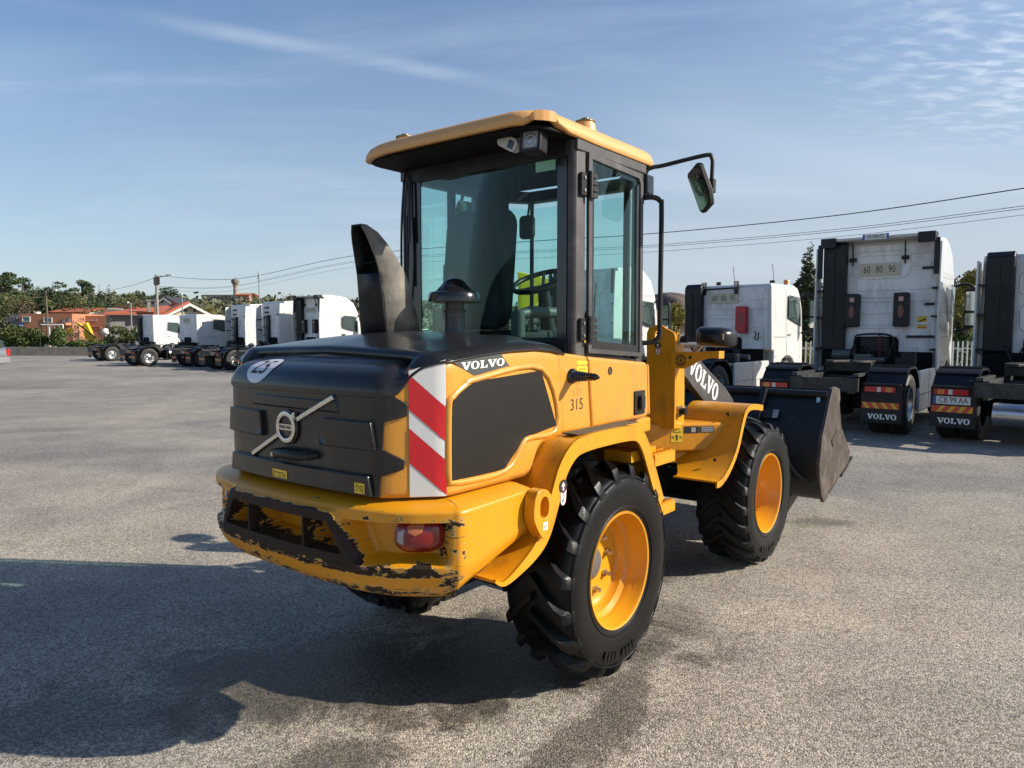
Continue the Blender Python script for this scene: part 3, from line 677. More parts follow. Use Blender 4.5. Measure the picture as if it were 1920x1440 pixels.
mb = MB(); mb.grid(lambda u, v: disc25(.100*v*cos(2*pi*u), .086*v*sin(2*pi*u)), 40, 12, True); d25 = mb.build('speed_disc', mat('disc_white', (.60, .60, .66), .35, var=.05), loader, smooth=60)
t25 = text2d('25', .140)
def sub(m2, fn, name, m, par):
    vs_, fs_ = m2; bm = bmesh.new(); bv = [bm.verts.new((a, b, 0)) for a, b in vs_]
    for f in fs_:
        try: bm.faces.new([bv[i] for i in f])
        except ValueError: pass
    for k in range(-8, 9): bmesh.ops.bisect_plane(bm, geom=bm.verts[:]+bm.edges[:]+bm.faces[:], plane_co=(0, k*.01, 0), plane_no=(0, 1, 0), dist=1e-6)
    bm.verts.index_update(); mb2 = MB(); mb2.v = [tuple(fn(v.co.x, v.co.y)) for v in bm.verts]; mb2.f = [tuple(v.index for v in f.verts) for f in bm.faces]; bm.free()
    return mb2.build(name, m, par, recalc=False)
sub(t25, lambda a, b: (lambda p: (p[0]-.001, p[1], p[2]+.0012))(disc25(a*.9, b)), 'speed_number', LETB, d25)

# ---- service plate, exhaust scoop, pre-cleaner
mb = MB(); mb.prism([(-.42, 1.615), (.60, 1.615), (.60, 1.640), (.05, 1.668), (-.28, 1.674), (-.35, 1.668), (-.42, 1.652)], 'x', -.60, -.26); pl = mb.build('stack_plate', HOODB, loader, bevel=.008)
for (x_, y_) in ((-.57, .56), (-.57, .12), (-.30, .56), (-.48, -.2)): MB().tube([(x_, y_, 1.63), (x_, y_, 1.676)], .010, 6).build('plate_bolt', BLK, pl)
sec = [(1.64, -.67, -.40, .115, .300), (1.75, -.675, -.42, .115, .300), (1.86, -.685, -.46, .115, .297), (1.97, -.700, -.50, .117, .29), (2.05, -.725, -.555, .122, .277), (2.12, -.755, -.615, .13, .257), (2.165, -.775, -.675, .137, .238), (2.195, -.79, -.735, .147, .217)]
def scoop_pt(i, k):
    z, x0, x1, y0, y1 = sec[i]; c = .016 if i < 6 else .010
    tp_ = 0
    P = [(x0, y1-tp_), (x1-c*2.0, y1-tp_), (x1, y1-c*2.-tp_), (x1, y0+c*2.+tp_), (x1-c*2.0, y0+tp_), (x0, y0+tp_)]
    return (P[k][0], P[k][1], z)
mb = MB(); n6 = 6
mb.v = [scoop_pt(i, k) for i in range(len(sec)) for k in range(n6)]
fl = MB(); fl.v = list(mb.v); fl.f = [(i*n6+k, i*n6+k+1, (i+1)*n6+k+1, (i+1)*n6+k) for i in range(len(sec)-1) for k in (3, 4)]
mb.f = [(i*n6+k, i*n6+k+1, (i+1)*n6+k+1, (i+1)*n6+k) for i in range(len(sec)-1) for k in range(3)]
mb.f += [((len(sec)-1)*n6+0, (len(sec)-1)*n6+1, (len(sec)-1)*n6+4, (len(sec)-1)*n6+5), ((len(sec)-1)*n6+1, (len(sec)-1)*n6+2, (len(sec)-1)*n6+3, (len(sec)-1)*n6+4)]
mb.f += [(i*n6+5, i*n6, (i+1)*n6, (i+1)*n6+5) for i in range(3)]
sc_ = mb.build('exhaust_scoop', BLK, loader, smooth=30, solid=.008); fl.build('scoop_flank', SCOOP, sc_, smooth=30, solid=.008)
mb = MB()
for z in (2.02, 2.09): mb.box(-.70, -.64, .135, .255, z, z+.006)
mb.box(-.64, -.62, .13, .27, 1.95, 2.06); mb.build('scoop_baffle', DARK, sc_)
pc = MB(); px_, py_ = -.36, -.05
pc.lathe([(.058, 1.66), (.053, 1.668), (.053, 1.785), (.057, 1.787), (.057, 1.797), (.050, 1.80), (.050, 1.838)], (px_, py_, 0), n=28); st_ = pc.build('precleaner', mat('stem_brown', (.045, .040, .037), .4, var=.15, coat=.2), loader, smooth=40)
MB().lathe([(.05, 1.842), (.120, 1.834), (.134, 1.836), (.135, 1.846), (.131, 1.872), (.124, 1.884), (.095, 1.893), (.070, 1.915), (.052, 1.940), (.030, 1.952), (.0, 1.955)], (px_, py_, 0), n=40).build('rain_cap', BLKG, st_, smooth=40)

# ---- rear fenders, steps
fpath = catmull([(-.955, .735), (-.90, .715), (-.80, .755), (-.70, .815), (-.645, .88), (-.575, 1.02), (-.52, 1.12), (-.43, 1.195), (-.32, 1.222), (-.10, 1.228), (.12, 1.222), (.215, 1.195), (.29, 1.12), (.36, 1.0), (.475, .79)], 4)
for sg in (-1, 1):
    mb = MB(); mb.ribbon(fpath, sg*.805, sg*.44, .012)
    fd = mb.build('fender', FRAMEY, loader, smooth=40, bevel=.003)
    # the vertical lip towards the outside
    lip = MB(); ins = []
    for i, p in enumerate(fpath):
        a = fpath[max(i-1, 0)]; b = fpath[min(i+1, len(fpath)-1)]; dx, dz = b[0]-a[0], b[1]-a[1]; l = hypot(dx, dz); w = .062*ss(0, .3, i/len(fpath))+.012
        ins.append((p[0]+dz/l*w, p[1]-dx/l*w))
    vs_ = []
    for p, q in zip(fpath, ins): vs_ += [(p[0], sg*.806, p[1]), (q[0], sg*.806, q[1]), (q[0], sg*.794, q[1]), (p[0], sg*.794, p[1])]
    n = len(fpath); lip.add(vs_, [(4*i+k, 4*i+(k+1) % 4, 4*i+4+(k+1) % 4, 4*i+4+k) for i in range(n-1) for k in range(4)]+[(0, 1, 2, 3), (4*n-4, 4*n-3, 4*n-2, 4*n-1)])
    lip.build('fender_lip', FRAMEY, fd, smooth=40)
    MB().prism(rrect(-.36, .22, min(sg*.70, sg*.785), max(sg*.70, sg*.785), .01), 'z', 1.2275, 1.2325).build('antislip_pad', mat('antislip', (.11, .085, .05), .9, var=.5, vscale=90, bump=.8, bscale=260, dirt=(.05, .045, .04), dscale=60), fd)
    # steps: toothed tread plates on a side plate
    stp = MB(); stp.box(.19, .46, min(sg*.60, sg*.76), max(sg*.60, sg*.76), 1.02, 1.075); stp.box(.36, .50, min(sg*.61, sg*.63), max(sg*.61, sg*.63), .50, 1.05); stp.box(.36, .378, min(sg*.60, sg*.79), max(sg*.60, sg*.79), .62, 1.0)
    for (x0, x1, z) in ((.36, .60, .985), (.42, .61, .705)):
        stp.box(x0, x1, min(sg*.796, sg*.808), max(sg*.796, sg*.808), z-.005, z+.055)
        stp.box(x0, x1, min(sg*.62, sg*.632), max(sg*.62, sg*.632), z-.005, z+.055); stp.box(x0, x0+.012, min(sg*.62, sg*.80), max(sg*.62, sg*.80), z-.005, z+.05); stp.box(x1-.012, x1, min(sg*.62, sg*.80), max(sg*.62, sg*.80), z-.005, z+.05)
        for yy_ in (.795, .74, .68, .625):
            k = 0
            while x0+.016*k < x1-.016:
                xa = x0+.016*k; stp.prism([(xa, z+.053), (xa+.014, z+.053), (xa+.007, z+.070)], 'y', sg*yy_-.004, sg*yy_+.004); k += 1
    stp.build('step', FRAMEY, loader)
# safety stickers (arrow in a black dot above a hook)
def hook_label(o, ux, uz, par, s=1.):
    o = Vector(o); ux = Vector(ux); uz = Vector(uz); n = ux.cross(uz)
    f = lambda a, b, e=0: o+ux*a*s+uz*b*s+n*e
    def pol(P, e, name, m): MB().add([f(a, b, e) for a, b in P], [tuple(range(len(P)))]).build(name, m, par, recalc=False)
    pol([(.022*cos(t), .022*sin(t)+.014) for t in [2*pi*k/24 for k in range(24)]], .0016, 'label_dot', LETB)
    pol([(-.014, .012), (.020, .012), (.014, -.038), (.004, -.048), (-.008, -.046), (-.014, -.036)], .0012, 'label_backing', PINK)
    pol([(-.004, .0), (.004, .0), (.004, .014), (.011, .014), (0, .028), (-.011, .014), (-.004, .014)], .0020, 'label_arrow', PINK)
    pol([(.002, -.008), (.006, -.008), (.005, -.026), (.0, -.038), (-.006, -.036), (-.006, -.030), (-.001, -.032), (.002, -.024)], .0020, 'label_hook', LETB)

# ---- lower side panels of the cab (filler panel, door panel) and hardware
for sg in (-1, 1):
    def Y(v): return sg*v
    mp_ = MB(); mp_.prism([(-.350, 1.597), (-.306, 1.224), (-.054, 1.221), (-.096, 1.571)], 'y', Y(.60), Y(.672)); fp = mp_.build('filler_panel', HOODY, loader, bevel=.014, seg=4)
    dp_ = MB(); dp_.prism([(-.086, 1.570), (-.044, 1.221), (.30, 1.219), (.52, 1.219), (.548, 1.235), (.530, 1.50), (.515, 1.522), (.10, 1.555)], 'y', Y(.58), Y(.672)); dpn = dp_.build('door_panel', HOODY, loader, bevel=.018, seg=4)
    fr2 = MB(); fr2.prism([(.552, 1.225), (.575, 1.235), (.555, 1.50), (.540, 1.515), (.535, 1.50)], 'y', Y(.50), Y(.668)); fr2.build('front_corner_panel', HOODY, loader, bevel=.008)
    if sg < 0:
        n1 = MB(); n1.prism(rrect(.372, .487, 1.243, 1.372, .004), 'y', -.674, -.68); plt_ = n1.build('latch_plate', BLK, dpn, bevel=.003)
        n2 = MB(); n2.prism(rrect(.410, .452, 1.272, 1.345, .006), 'y', -.68, -.702); n2.build('latch_grip', BLKG, dpn, bevel=.004)
        MB().tube([(.472, -.679, 1.31), (.472, -.685, 1.31)], .006, 10).build('lock_barrel', STEEL, dpn)
        MB().lathe([(0, -.6722), (.018, -.6722), (.020, -.6745), (.022, -.6722)], (.119, 0, 1.491), 'y', 24).build('keyhole', mat('hole_dark', (.05, .03, .01), .8), dpn)
        bl_ = MB(); pr_ = [(.036, 0.0), (.036, .012), (.026, .018)]
        for k in range(7): pr_ += [(.021-.001*k, .022+.016*k), (.027-.0015*k, .030+.016*k)]
        pr_ += [(.012, .14), (.008, .15), (0, .152)]
        bl_.lathe([(r_, -.672-h_) for r_, h_ in pr_], (-.235, 0, 1.482), 'y', 20); bl_.build('rubber_bellows', BLKG, fp, smooth=60)
        MB().add([(-.185, -.6728, 1.478), (-.092, -.6728, 1.474), (-.097, -.6728, 1.548), (-.190, -.6728, 1.552)], [(0, 1, 2, 3)]).build('yellow_notice', YSTK, fp)
        for k, tt in enumerate(('DECONNECTER', 'COUPE BAT', 'FREIN DE')): flat(text2d(tt, .013), onplane((-.141, -.6732, 1.528-.018*k), (1, 0, -.03), (0, 0, 1)), 'notice_print', LETB, fp)
        flat(text2d('315', .082), onplane((-.188, -.6729, 1.343), (1, 0, 0), (0, 0, 1), .95), 'stencil_number', LETB, fp)
        flat(text2d('CD', .052), onplane((-.185, -.6729, 1.404), (1, 0, 0), (0, 0, 1)), 'stencil_letters', mat('faded_print', (.42, .20, .045), .5), fp)
        flat(text2d('08', .04), onplane((-.18, -.6729, 1.45), (1, 0, 0), (0, 0, 1)), 'stencil_letters', MATS['faded_print'], fp)
hook_label((-.50, -.807, 1.005), (1, 0, 0), (0, 0, 1), loader, 1.35)

# ---- cab
cab = empty('cab', (0, 0, 0), 0, loader)
def post(name, P, m=GREYP, bev=.008): return P.build(name, m, cab, bevel=bev)
for sg in (-1, 1):
    def B(x0, x1, ya, yb, z0, z1): return bx(x0, x1, min(sg*ya, sg*yb), max(sg*ya, sg*yb), z0, z1)
    post('rear_post', MB().prism([(-.105, sg*.555), (-.105, sg*.585), (-.09, sg*.602), (-.018, sg*.608), (-.018, sg*.555)], 'z', 1.40, 2.62))
    post('front_post', MB().prism([(.515, sg*.565), (.515, sg*.606), (.585, sg*.603), (.60, sg*.575)], 'z', 1.40, 2.60))
    post('side_rail', B(-.10, .60, .54, .612, 2.555, 2.625))
    post('sill', MB().prism([(-.05, 1.60), (-.05, 1.54), (.59, 1.50), (.59, 1.535)], 'y', sg*.56, sg*.60), BLK)
    post('screen_post', MB().prism([(.83, sg*.335), (.855, sg*.345), (.86, sg*.375), (.84, sg*.375)], 'z', 1.30, 2.58), BLK)
post('rear_header', bx(-.115, -.06, -.56, .56, 2.53, 2.62), BLK)
post('rear_sill', bx(-.115, -.06, -.56, .56, 1.56, 1.645), BLK)
post('screen_header', MB().prism([(.58, -.59), (.86, -.37), (.86, .37), (.58, .59), (.50, .55), (.78, .33), (.78, -.33), (.50, -.55)], 'z', 2.53, 2.60), BLK)
for sg in (-1, 1):
    wi_ = .44 if sg > 0 else .50; bnd = bx(-.108, -.1005, min(sg*wi_, sg*.556), max(sg*wi_, sg*.556), 1.64, 2.54); post('window_border', bnd, BLKG, 0)
MB().box(-.104, -.099, -.50, .50, 1.645, 2.53).build('rear_window', GLASS, cab)
MB().prism([(.58, -.585), (.852, -.372), (.848, -.366), (.576, -.579)], 'z', 1.45, 2.50).build('front_quarter_window', GLASS, cab)
MB().prism([(.73, .468), (.852, .372), (.848, .366), (.726, .462)], 'z', 1.45, 2.50).build('front_quarter_window', GLASS, cab)
post('pillar_panel', MB().prism([(.56, .602), (.73, .470), (.715, .448), (.55, .575)], 'z', 1.40, 2.56), BLK, .006)
MB().box(.851, .856, -.34, .34, 1.30, 2.50).build('windscreen', GLASS, cab)
for (x0, x1, z0_) in ((-.02, .14, 1.55), (.325, .515, 2.06)): MB().box(x0, x1, .586, .591, z0_, 2.555).build('side_window', GLASS, cab)
MB().box(.14, .285, .586, .591, 1.84, 2.555).build('side_window', GLASS, cab)
post('left_sun_blocker', bx(.325, .515, .580, .597, 1.48, 2.06), BLK); post('left_sun_blocker', bx(.14, .2849, .580, .597, 1.48, 1.84), BLK)  # opaque panels added low on the left to stop sun crossing the cab
post('door_post', bx(.285, .325, .56, .605, 1.45, 2.57), BLK)
# right door
door = empty('door', (0, 0, 0), 0, loader)
dz = lambda x: lerp(1.585, 1.548, (x+.03)/.62)
for P in ([(-.012, 2.56), (.02, 2.531), (.023, dz(0)+.022), (-.005, dz(0))], [(-.012, 2.56), (.505, 2.545), (.495, 2.516), (.02, 2.531)], [(.505, 2.545), (.545, 2.50), (.515, 2.492), (.495, 2.516)], [(.545, 2.50), (.555, dz(.55)), (.525, dz(.53)+.022), (.515, 2.492)], [(-.005, dz(0)), (.023, dz(0)+.022), (.525, dz(.53)+.022), (.555, dz(.55))]): MB().prism(P, 'y', -.606, -.622).build('door_frame', GREYP, door)
MB().prism([(.018, dz(0)+.02), (.528, dz(.53)+.02), (.515, 2.495), (.495, 2.517), (.018, 2.532)], 'y', -.610, -.614).build('door_window', GLASS, door)
mb = MB(); 
for a, b in (((.02, 2.53), (.03, 2.50)),): pass
mb.prism([(.018, dz(0)+.02), (.045, dz(0)+.05), (.045, 2.50), (.018, 2.532)], 'y', -.6145, -.6165); mb.prism([(.490, dz(.5)+.05), (.528, dz(.53)+.02), (.515, 2.495), (.480, 2.47)], 'y', -.6145, -.6165); mb.prism([(.018, dz(0)+.02), (.528, dz(.53)+.02), (.490, dz(.5)+.06), (.045, dz(0)+.06)], 'y', -.6147, -.6167)
mb.build('window_border', BLKG, door)
for z in (2.40, 1.70):
    h_ = MB(); h_.box(-.075, -.012, -.607, -.622, z-.055, z+.055)
    hh = h_.build('hinge', BLK, door, bevel=.003)
    k_ = MB()
    for j in range(4): k_.box(-.012, .035, -.618, -.645, z-.06+.031*j, z-.038+.031*j)
    k_.tube([(-.012, -.632, z-.065), (-.012, -.632, z+.065)], .012, 10); k_.build('hinge_knuckle', BLK, hh)
    for j in (-.03, .03): MB().tube([(-.052, -.622, z+j), (-.052, -.628, z+j)], .008, 8).build('hinge_screw', STEEL, hh)
gb = MB(); gb.tube(catmull([(.60, -.60, 2.43), (.63, -.64, 2.432), (.655, -.665, 2.415), (.665, -.672, 2.37), (.665, -.672, 1.9), (.665, -.672, 1.70), (.66, -.668, 1.66), (.64, -.645, 1.632), (.60, -.60, 1.625)], 5), .014, 10); gb.build('grab_rail', BLK, loader, smooth=60)
gb = MB(); gb.tube(catmull([(.35, .60, 2.10), (.36, .68, 2.11), (.37, .70, 2.06), (.37, .70, 1.70), (.36, .68, 1.64), (.35, .60, 1.645)], 5), .015, 10); gb.build('grab_rail', BLK, loader, smooth=60)
# roof
def roof_out(u, inset):
    P = rrect(-.44+inset, .79-inset, -.624+inset, .624-inset, max(.05, .17-inset*.5), 8); n = len(P); q = u*n; i = int(q) % n; t = q-int(q); a, b = P[i], P[(i+1) % n]
    return lerp(a[0], b[0], t), lerp(a[1], b[1], t)
RP = [(.05, 2.632), (.03, 2.620), (.006, 2.620), (.0, 2.628), (.002, 2.648), (.016, 2.674), (.042, 2.692), (.08, 2.702), (.16, 2.708), (.30, 2.718), (.50, 2.724), (.63, 2.726)]
def rf(u, v):
    k = int(round(v*(len(RP)-1))); ins, z = RP[k]
    x, y = roof_out(u, ins if ins < .16 else .16)
    if ins >= .16: t = (ins-.16)/.47; x, y = lerp(x, .18, t), lerp(y, 0, t)
    z += .0*x
    # roof droops at the rear corners, recess for the work light at the right rear
    z -= .018*ss(-.25, -.44, x)*ss(.3, .62, abs(y))*(1 if y > 0 else .2)
    if k < 5: z -= .012*ss(.5, .62, abs(y))*ss(-.3, -.1, x)
    if k < 4 and y < 0: z += .042*ss(-.44, -.38, x)*(1-ss(-.32, -.25, x))*ss(.50, .58, -y)
    return (x, y, z)
mb = MB(); mb.grid(rf, 120, len(RP), True); roof = mb.build('roof', ROOFY, loader, smooth=50, solid=.012)
mb = MB(); mb.prism(rrect(-.40, .76, -.60, .60, .14), 'z', 2.606, 2.618); mb.build('roof_liner', DARK, roof)
for (x_, y_) in ((.14, -.50), (-.22, .44), (.14, .50)):
    MB().lathe([(.062, 2.69), (.052, 2.735), (.046, 2.752), (.0, 2.754)], (x_, y_, 0), n=24).build('roof_boss', ROOFY, roof, smooth=40); MB().lathe([(.052, 2.752), (.052, 2.758), (.03, 2.760), (.022, 2.760), (.022, 2.772), (0, 2.772)], (x_, y_, 0), n=12).build('boss_bolt', mat('brass_bolt', (.22, .17, .09), .4, .7), roof, smooth=30)
# work lights, camera
def worklight(x, y, z, yaw, tilt):
    M = Matrix.Translation((x, y, z)) @ Matrix.Rotation(yaw, 4, 'Z') @ Matrix.Rotation(tilt, 4, 'Y')
    P = rrect(-.052, .052, -.052, .052, .012)
    h_ = MB(); h_.prism(P, 'x', -.03, .045, M); o = h_.build('work_light', BLK, loader, bevel=.006)
    MB().prism([(a*.74, b*.74) for a, b in P], 'x', -.031, -.035, M).build('lamp_lens', mat('lamp_lens', (.24, .23, .22), .12, var=.1, vscale=90, coat=.6), o)
    bw_ = MB().lathe([(.0, -.0365), (.006, -.0385), (.012, -.0365), (.022, -.0362), (.028, -.0375), (.031, -.0365), (.033, -.0352)], (0, 0, 0), 'x', 24); bw_.v = [tuple(M @ Vector(p)) for p in bw_.v]; bw_.build('lamp_reflector', mat('lamp_bowl', (.36, .35, .33), .18, .6, var=.2, vscale=80), o, smooth=40)
    fr_ = MB()
    for (a0, a1, b0, b1) in ((-.052, .052, .040, .052), (-.052, .052, -.052, -.040), (-.052, -.040, -.040, .040), (.040, .052, -.040, .040)): fr_.box(-.040, -.0305, a0, a1, b0, b1, M)
    fr_.build('lamp_bezel', BLK, o)
    b_ = MB(); b_.tube([M @ Vector((.02, 0, .05)), (x+.02, y, 2.62)], .010, 8); b_.build('lamp_bracket', BLK, o)
worklight(-.31, -.505, 2.562, 0.18, 0.12)
M = Matrix.Translation((-.30, -.355, 2.585)) @ Matrix.Rotation(.5, 4, 'X')
cm = MB(); cm.prism(rrect(-.062, .062, -.032, .032, .024), 'x', -.02, .02, M); o = cm.build('rear_camera', mat('camera_white', (.50, .48, .45), .4), loader, bevel=.004)
MB().prism(rrect(-.045, -.012, -.02, .016, .003), 'x', -.0205, -.0235, M).build('camera_window', BLKG, o)
MB().tube([(-.28, -.38, 2.60), (-.26, -.38, 2.62)], .012, 8).build('camera_bracket', LETW, o)
# mirrors
def mirrorset(sg):
    a = MB(); a.tube(catmull([(.60, sg*.585, 2.40), (.61, sg*.60, 2.56), (.63, sg*.625, 2.595), (.67, sg*.68, 2.608), (.76, sg*.885, 2.650), (.775, sg*.912, 2.635), (.775, sg*.917, 2.60), (.772, sg*.915, 2.50)], 5), .0115, 8)
    o = a.build('mirror_arm', BLK, loader, smooth=60)
    c = Vector((.735, sg*.872, 2.475)); n = Vector((-.80, -.36*sg*-1*-1, -.12)).normalized(); n = Vector((-.80, -sg*.55, -.20)).normalized()
    uz = Vector((0, -sg*.36, .93)); uz = (uz-n*n.dot(uz)).normalized(); uy = uz.cross(n)
    Mx = Matrix((( n.x, uy.x, uz.x, c.x), (n.y, uy.y, uz.y, c.y), (n.z, uy.z, uz.z, c.z), (0, 0, 0, 1)))
    P = [(-.066, .100), (-.055, .115), (.055, .120), (.075, .10), (.078, -.06), (.05, -.125), (-.045, -.132), (-.062, -.11)]
    h_ = MB(); h_.prism(P, 'x', -.012, .018, Mx); hh = h_.build('mirror_head', BLK, o, bevel=.006)
    MB().prism([(p*.88, q*.90) for p, q in P], 'x', .0185, .0195, Mx).build('mirror_pane', MIRROR, o)
    MB().box(.75, .79, sg*.917-.018, sg*.917+.018, 2.445, 2.52).build('mirror_clamp', BLK, o, bevel=.005)
    b_ = MB(); b_.box(.585, .665, min(sg*.575, sg*.625), max(sg*.575, sg*.625), 2.45, 2.555); b_.build('front_lamp', BLKG, loader, bevel=.008)
mirrorset(-1); mirrorset(1)
# wiper and harness on the rear window left, rear wiper arm
mb = MB(); mb.tube(catmull([(-.125, .545, 2.60), (-.135, .565, 2.3), (-.13, .575, 1.95), (-.125, .57, 1.75)], 6), .007, 6); mb.tube(catmull([(-.125, .52, 2.58), (-.14, .535, 2.35), (-.145, .53, 2.1), (-.135, .545, 1.8)], 6), .006, 6)
mb.build('cab_harness', CABLE, cab, smooth=60)
mb = MB(); mb.tube([(-.13, .50, 2.55), (-.14, .50, 2.2)], .008, 6); mb.box(-.145, -.137, .51, .522, 1.95, 2.35); mb.build('rear_wiper', BLK, cab)
# interior
inn = empty('interior', (0, 0, 0), 0, loader)
mb = MB(); mb.prism(rrect(-.245, .245, -.36, .34, .11), 'x', -.05, .05, Matrix.Translation((.17, .245, 2.06)) @ Matrix.Rotation(.10, 4, 'Y')); mb.build('seat_back', SEATM, inn, bevel=.03, seg=3)
mb = MB(); mb.prism(rrect(-.25, .25, -.25, .25, .08), 'z', 1.56, 1.70, Matrix.Translation((.40, .24, 0))); mb.build('seat_cushion', SEATM, inn, bevel=.03)
mb = MB(); mb.box(.12, .60, .03, .46, 1.22, 1.56); mb.build('seat_base', DARK, inn)
mb = MB(); mb.tube([(.10, -.09, 1.78), (.22, -.10, 1.80), (.50, -.12, 1.80)], [.03, .035, .03], 10); mb.tube([(.12, -.085, 1.62), (.12, -.085, 1.80)], .04, 12); mb.build('armrest', mat('armrest_grey', (.06, .065, .065), .5), inn, smooth=50)
mb = MB(); mb.box(-.09, .08, -.54, .54, 1.20, 1.66); mb.box(-.05, .55, -.55, -.22, 1.20, 1.50); mb.box(-.05, .55, .42, .55, 1.2, 1.5); mb.box(.60, .84, -.33, .33, 1.2, 1.62); mb.box(-.1, .84, -.36, .36, 1.17, 1.23); mb.build('cab_console', mat('console_grey', (.018, .02, .02), .6), inn, bevel=.02)
mb = MB(); K = 36; Mw = Matrix.Translation((.60, .10, 2.0)) @ Matrix.Rotation(-.42, 4, 'Y')
mb.tube([Mw @ Vector((.185*cos(2*pi*k/K), .185*sin(2*pi*k/K), 0)) for k in range(K+1)], .016, 8, False)
for a in (.5, 2.6, 4.71): mb.tube([Mw @ Vector((0, 0, -.03)), Mw @ Vector((.185*cos(a), .185*sin(a), 0))], .011, 6)
mb.tube([Mw @ Vector((0, 0, -.03)), (.70, .10, 1.55)], [.035, .06], 10); mb.tube([(.60, -.075, 2.01), (.60, -.075, 2.10)], .012, 8); mb.lathe([(0, 2.14), (.022, 2.132), (.032, 2.115), (.026, 2.095), (.012, 2.085)], (.60, -.075, 0), n=16)
mb.build('steering_wheel', BLK, inn, smooth=60)
mb = MB(); mb.lathe([(.055, 1.50), (.05, 1.53), (.055, 1.545), (.045, 1.56), (.05, 1.575), (.038, 1.59), (.042, 1.605), (.025, 1.62), (.012, 1.63), (.012, 1.73), (.026, 1.74), (.03, 1.78), (.02, 1.81), (0, 1.82)], (.42, -.36, 0), n=20); mb.tube([(.55, -.30, 1.5), (.72, -.22, 1.98)], .008, 6); mb.tube([(.60, -.28, 1.5), (.74, -.2, 1.9)], .008, 6); mb.build('control_lever', BLK, inn, smooth=50)
mb = MB(); mb.prism(rrect(-.055, .055, -.075, .075, .03), 'x', .70, .73, Matrix.Translation((0, .30, 2.36))); mb.tube([(.72, .30, 2.42), (.74, .30, 2.52)], .008, 6); mb.build('interior_mirror', BLK, inn, bevel=.008)
MB().box(-.095, -.094, -.48, -.36, 2.48, 2.575).build('paper_notice', mat('notice_paper', (.55, .62, .52), .7), inn)
hook = None

# ---- front frame
ff = MB(); ff.prism([(1.18, -.25), (1.66, -.72), (1.85, -.72), (1.85, .72), (1.66, .72), (1.18, .25)], 'z', .885, 1.08); ff.prism([(1.30, -.30), (1.62, -.60), (1.85, -.60), (1.85, .60), (1.62, .60), (1.30, .30)], 'z', .80, .887)
ff.box(1.02, 1.25, -.26, .26, .95, 1.10)
frm = ff.build('front_frame', FRAMEY, loader, bevel=.02, seg=3)
MB().tube([(.95, -.16, 1.10), (.95, -.16, 1.19)], .055, 16).build('hinge_pin', STEEL, loader)
# decals on the diagonal flank
dv = Vector((.714, -.70, 0)).normalized(); dn = Vector((-.70, -.714, 0)).normalized()
def onflank(t, z, e=.0015): p = Vector((1.18, -.25, 0))+dv*t+dn*e; return Vector((p.x, p.y, z))
def rect_flank(t0, t1, z0, z1, e, name, m): return MB().add([onflank(t0, z0, e), onflank(t1, z0, e), onflank(t1, z1, e), onflank(t0, z1, e)], [(0, 1, 2, 3)]).build(name, m, frm, recalc=False)
rect_flank(.245, .325, .955, 1.062, .0015, 'warning_label', YSTK)
def tri(P, name, m, e=.0022): MB().add([onflank(a, b, e) for a, b in P], [tuple(range(len(P)))]).build(name, m, frm, recalc=False)
tri([(.256, 1.018), (.314, 1.018), (.285, 1.056)], 'warning_triangle', LETB); tri([(.264, 1.0225), (.306, 1.0225), (.285, 1.049)], 'warning_triangle', YSTK, .0026); tri([(.283, 1.030), (.287, 1.030), (.287, 1.042), (.283, 1.042)], 'warning_mark', LETB, .003)
tri([(.279, .964), (.291, .964), (.290, .982), (.296, .994), (.274, .994), (.280, .982)], 'warning_figure', LETB); tri([(.285+.006*cos(2*pi*k/12), 1.000+.006*sin(2*pi*k/12)) for k in range(12)], 'warning_figure', LETB)
for sg in (-1, 1):
    for k in (0, 1): tri([(.285+sg*(.018+.009*k), .975), (.285+sg*(.021+.009*k), .975), (.285+sg*(.026+.009*k), .985), (.285+sg*(.021+.009*k), .996), (.285+sg*(.018+.009*k), .996), (.285+sg*(.022+.009*k), .985)], 'warning_figure', LETB)
rect_flank(.335, .435, 1.012, 1.058, .0015, 'type_plate', PLATEB); rect_flank(.385, .415, 1.018, 1.050, .0022, 'type_plate_field', PLATES); rect_flank(.442, .545, 1.015, 1.056, .0015, 'type_plate', PLATEB)
for k in range(3): rect_flank(.455, .540, 1.021+.012*k, 1.028+.012*k, .0022, 'type_plate_field', PLATES)
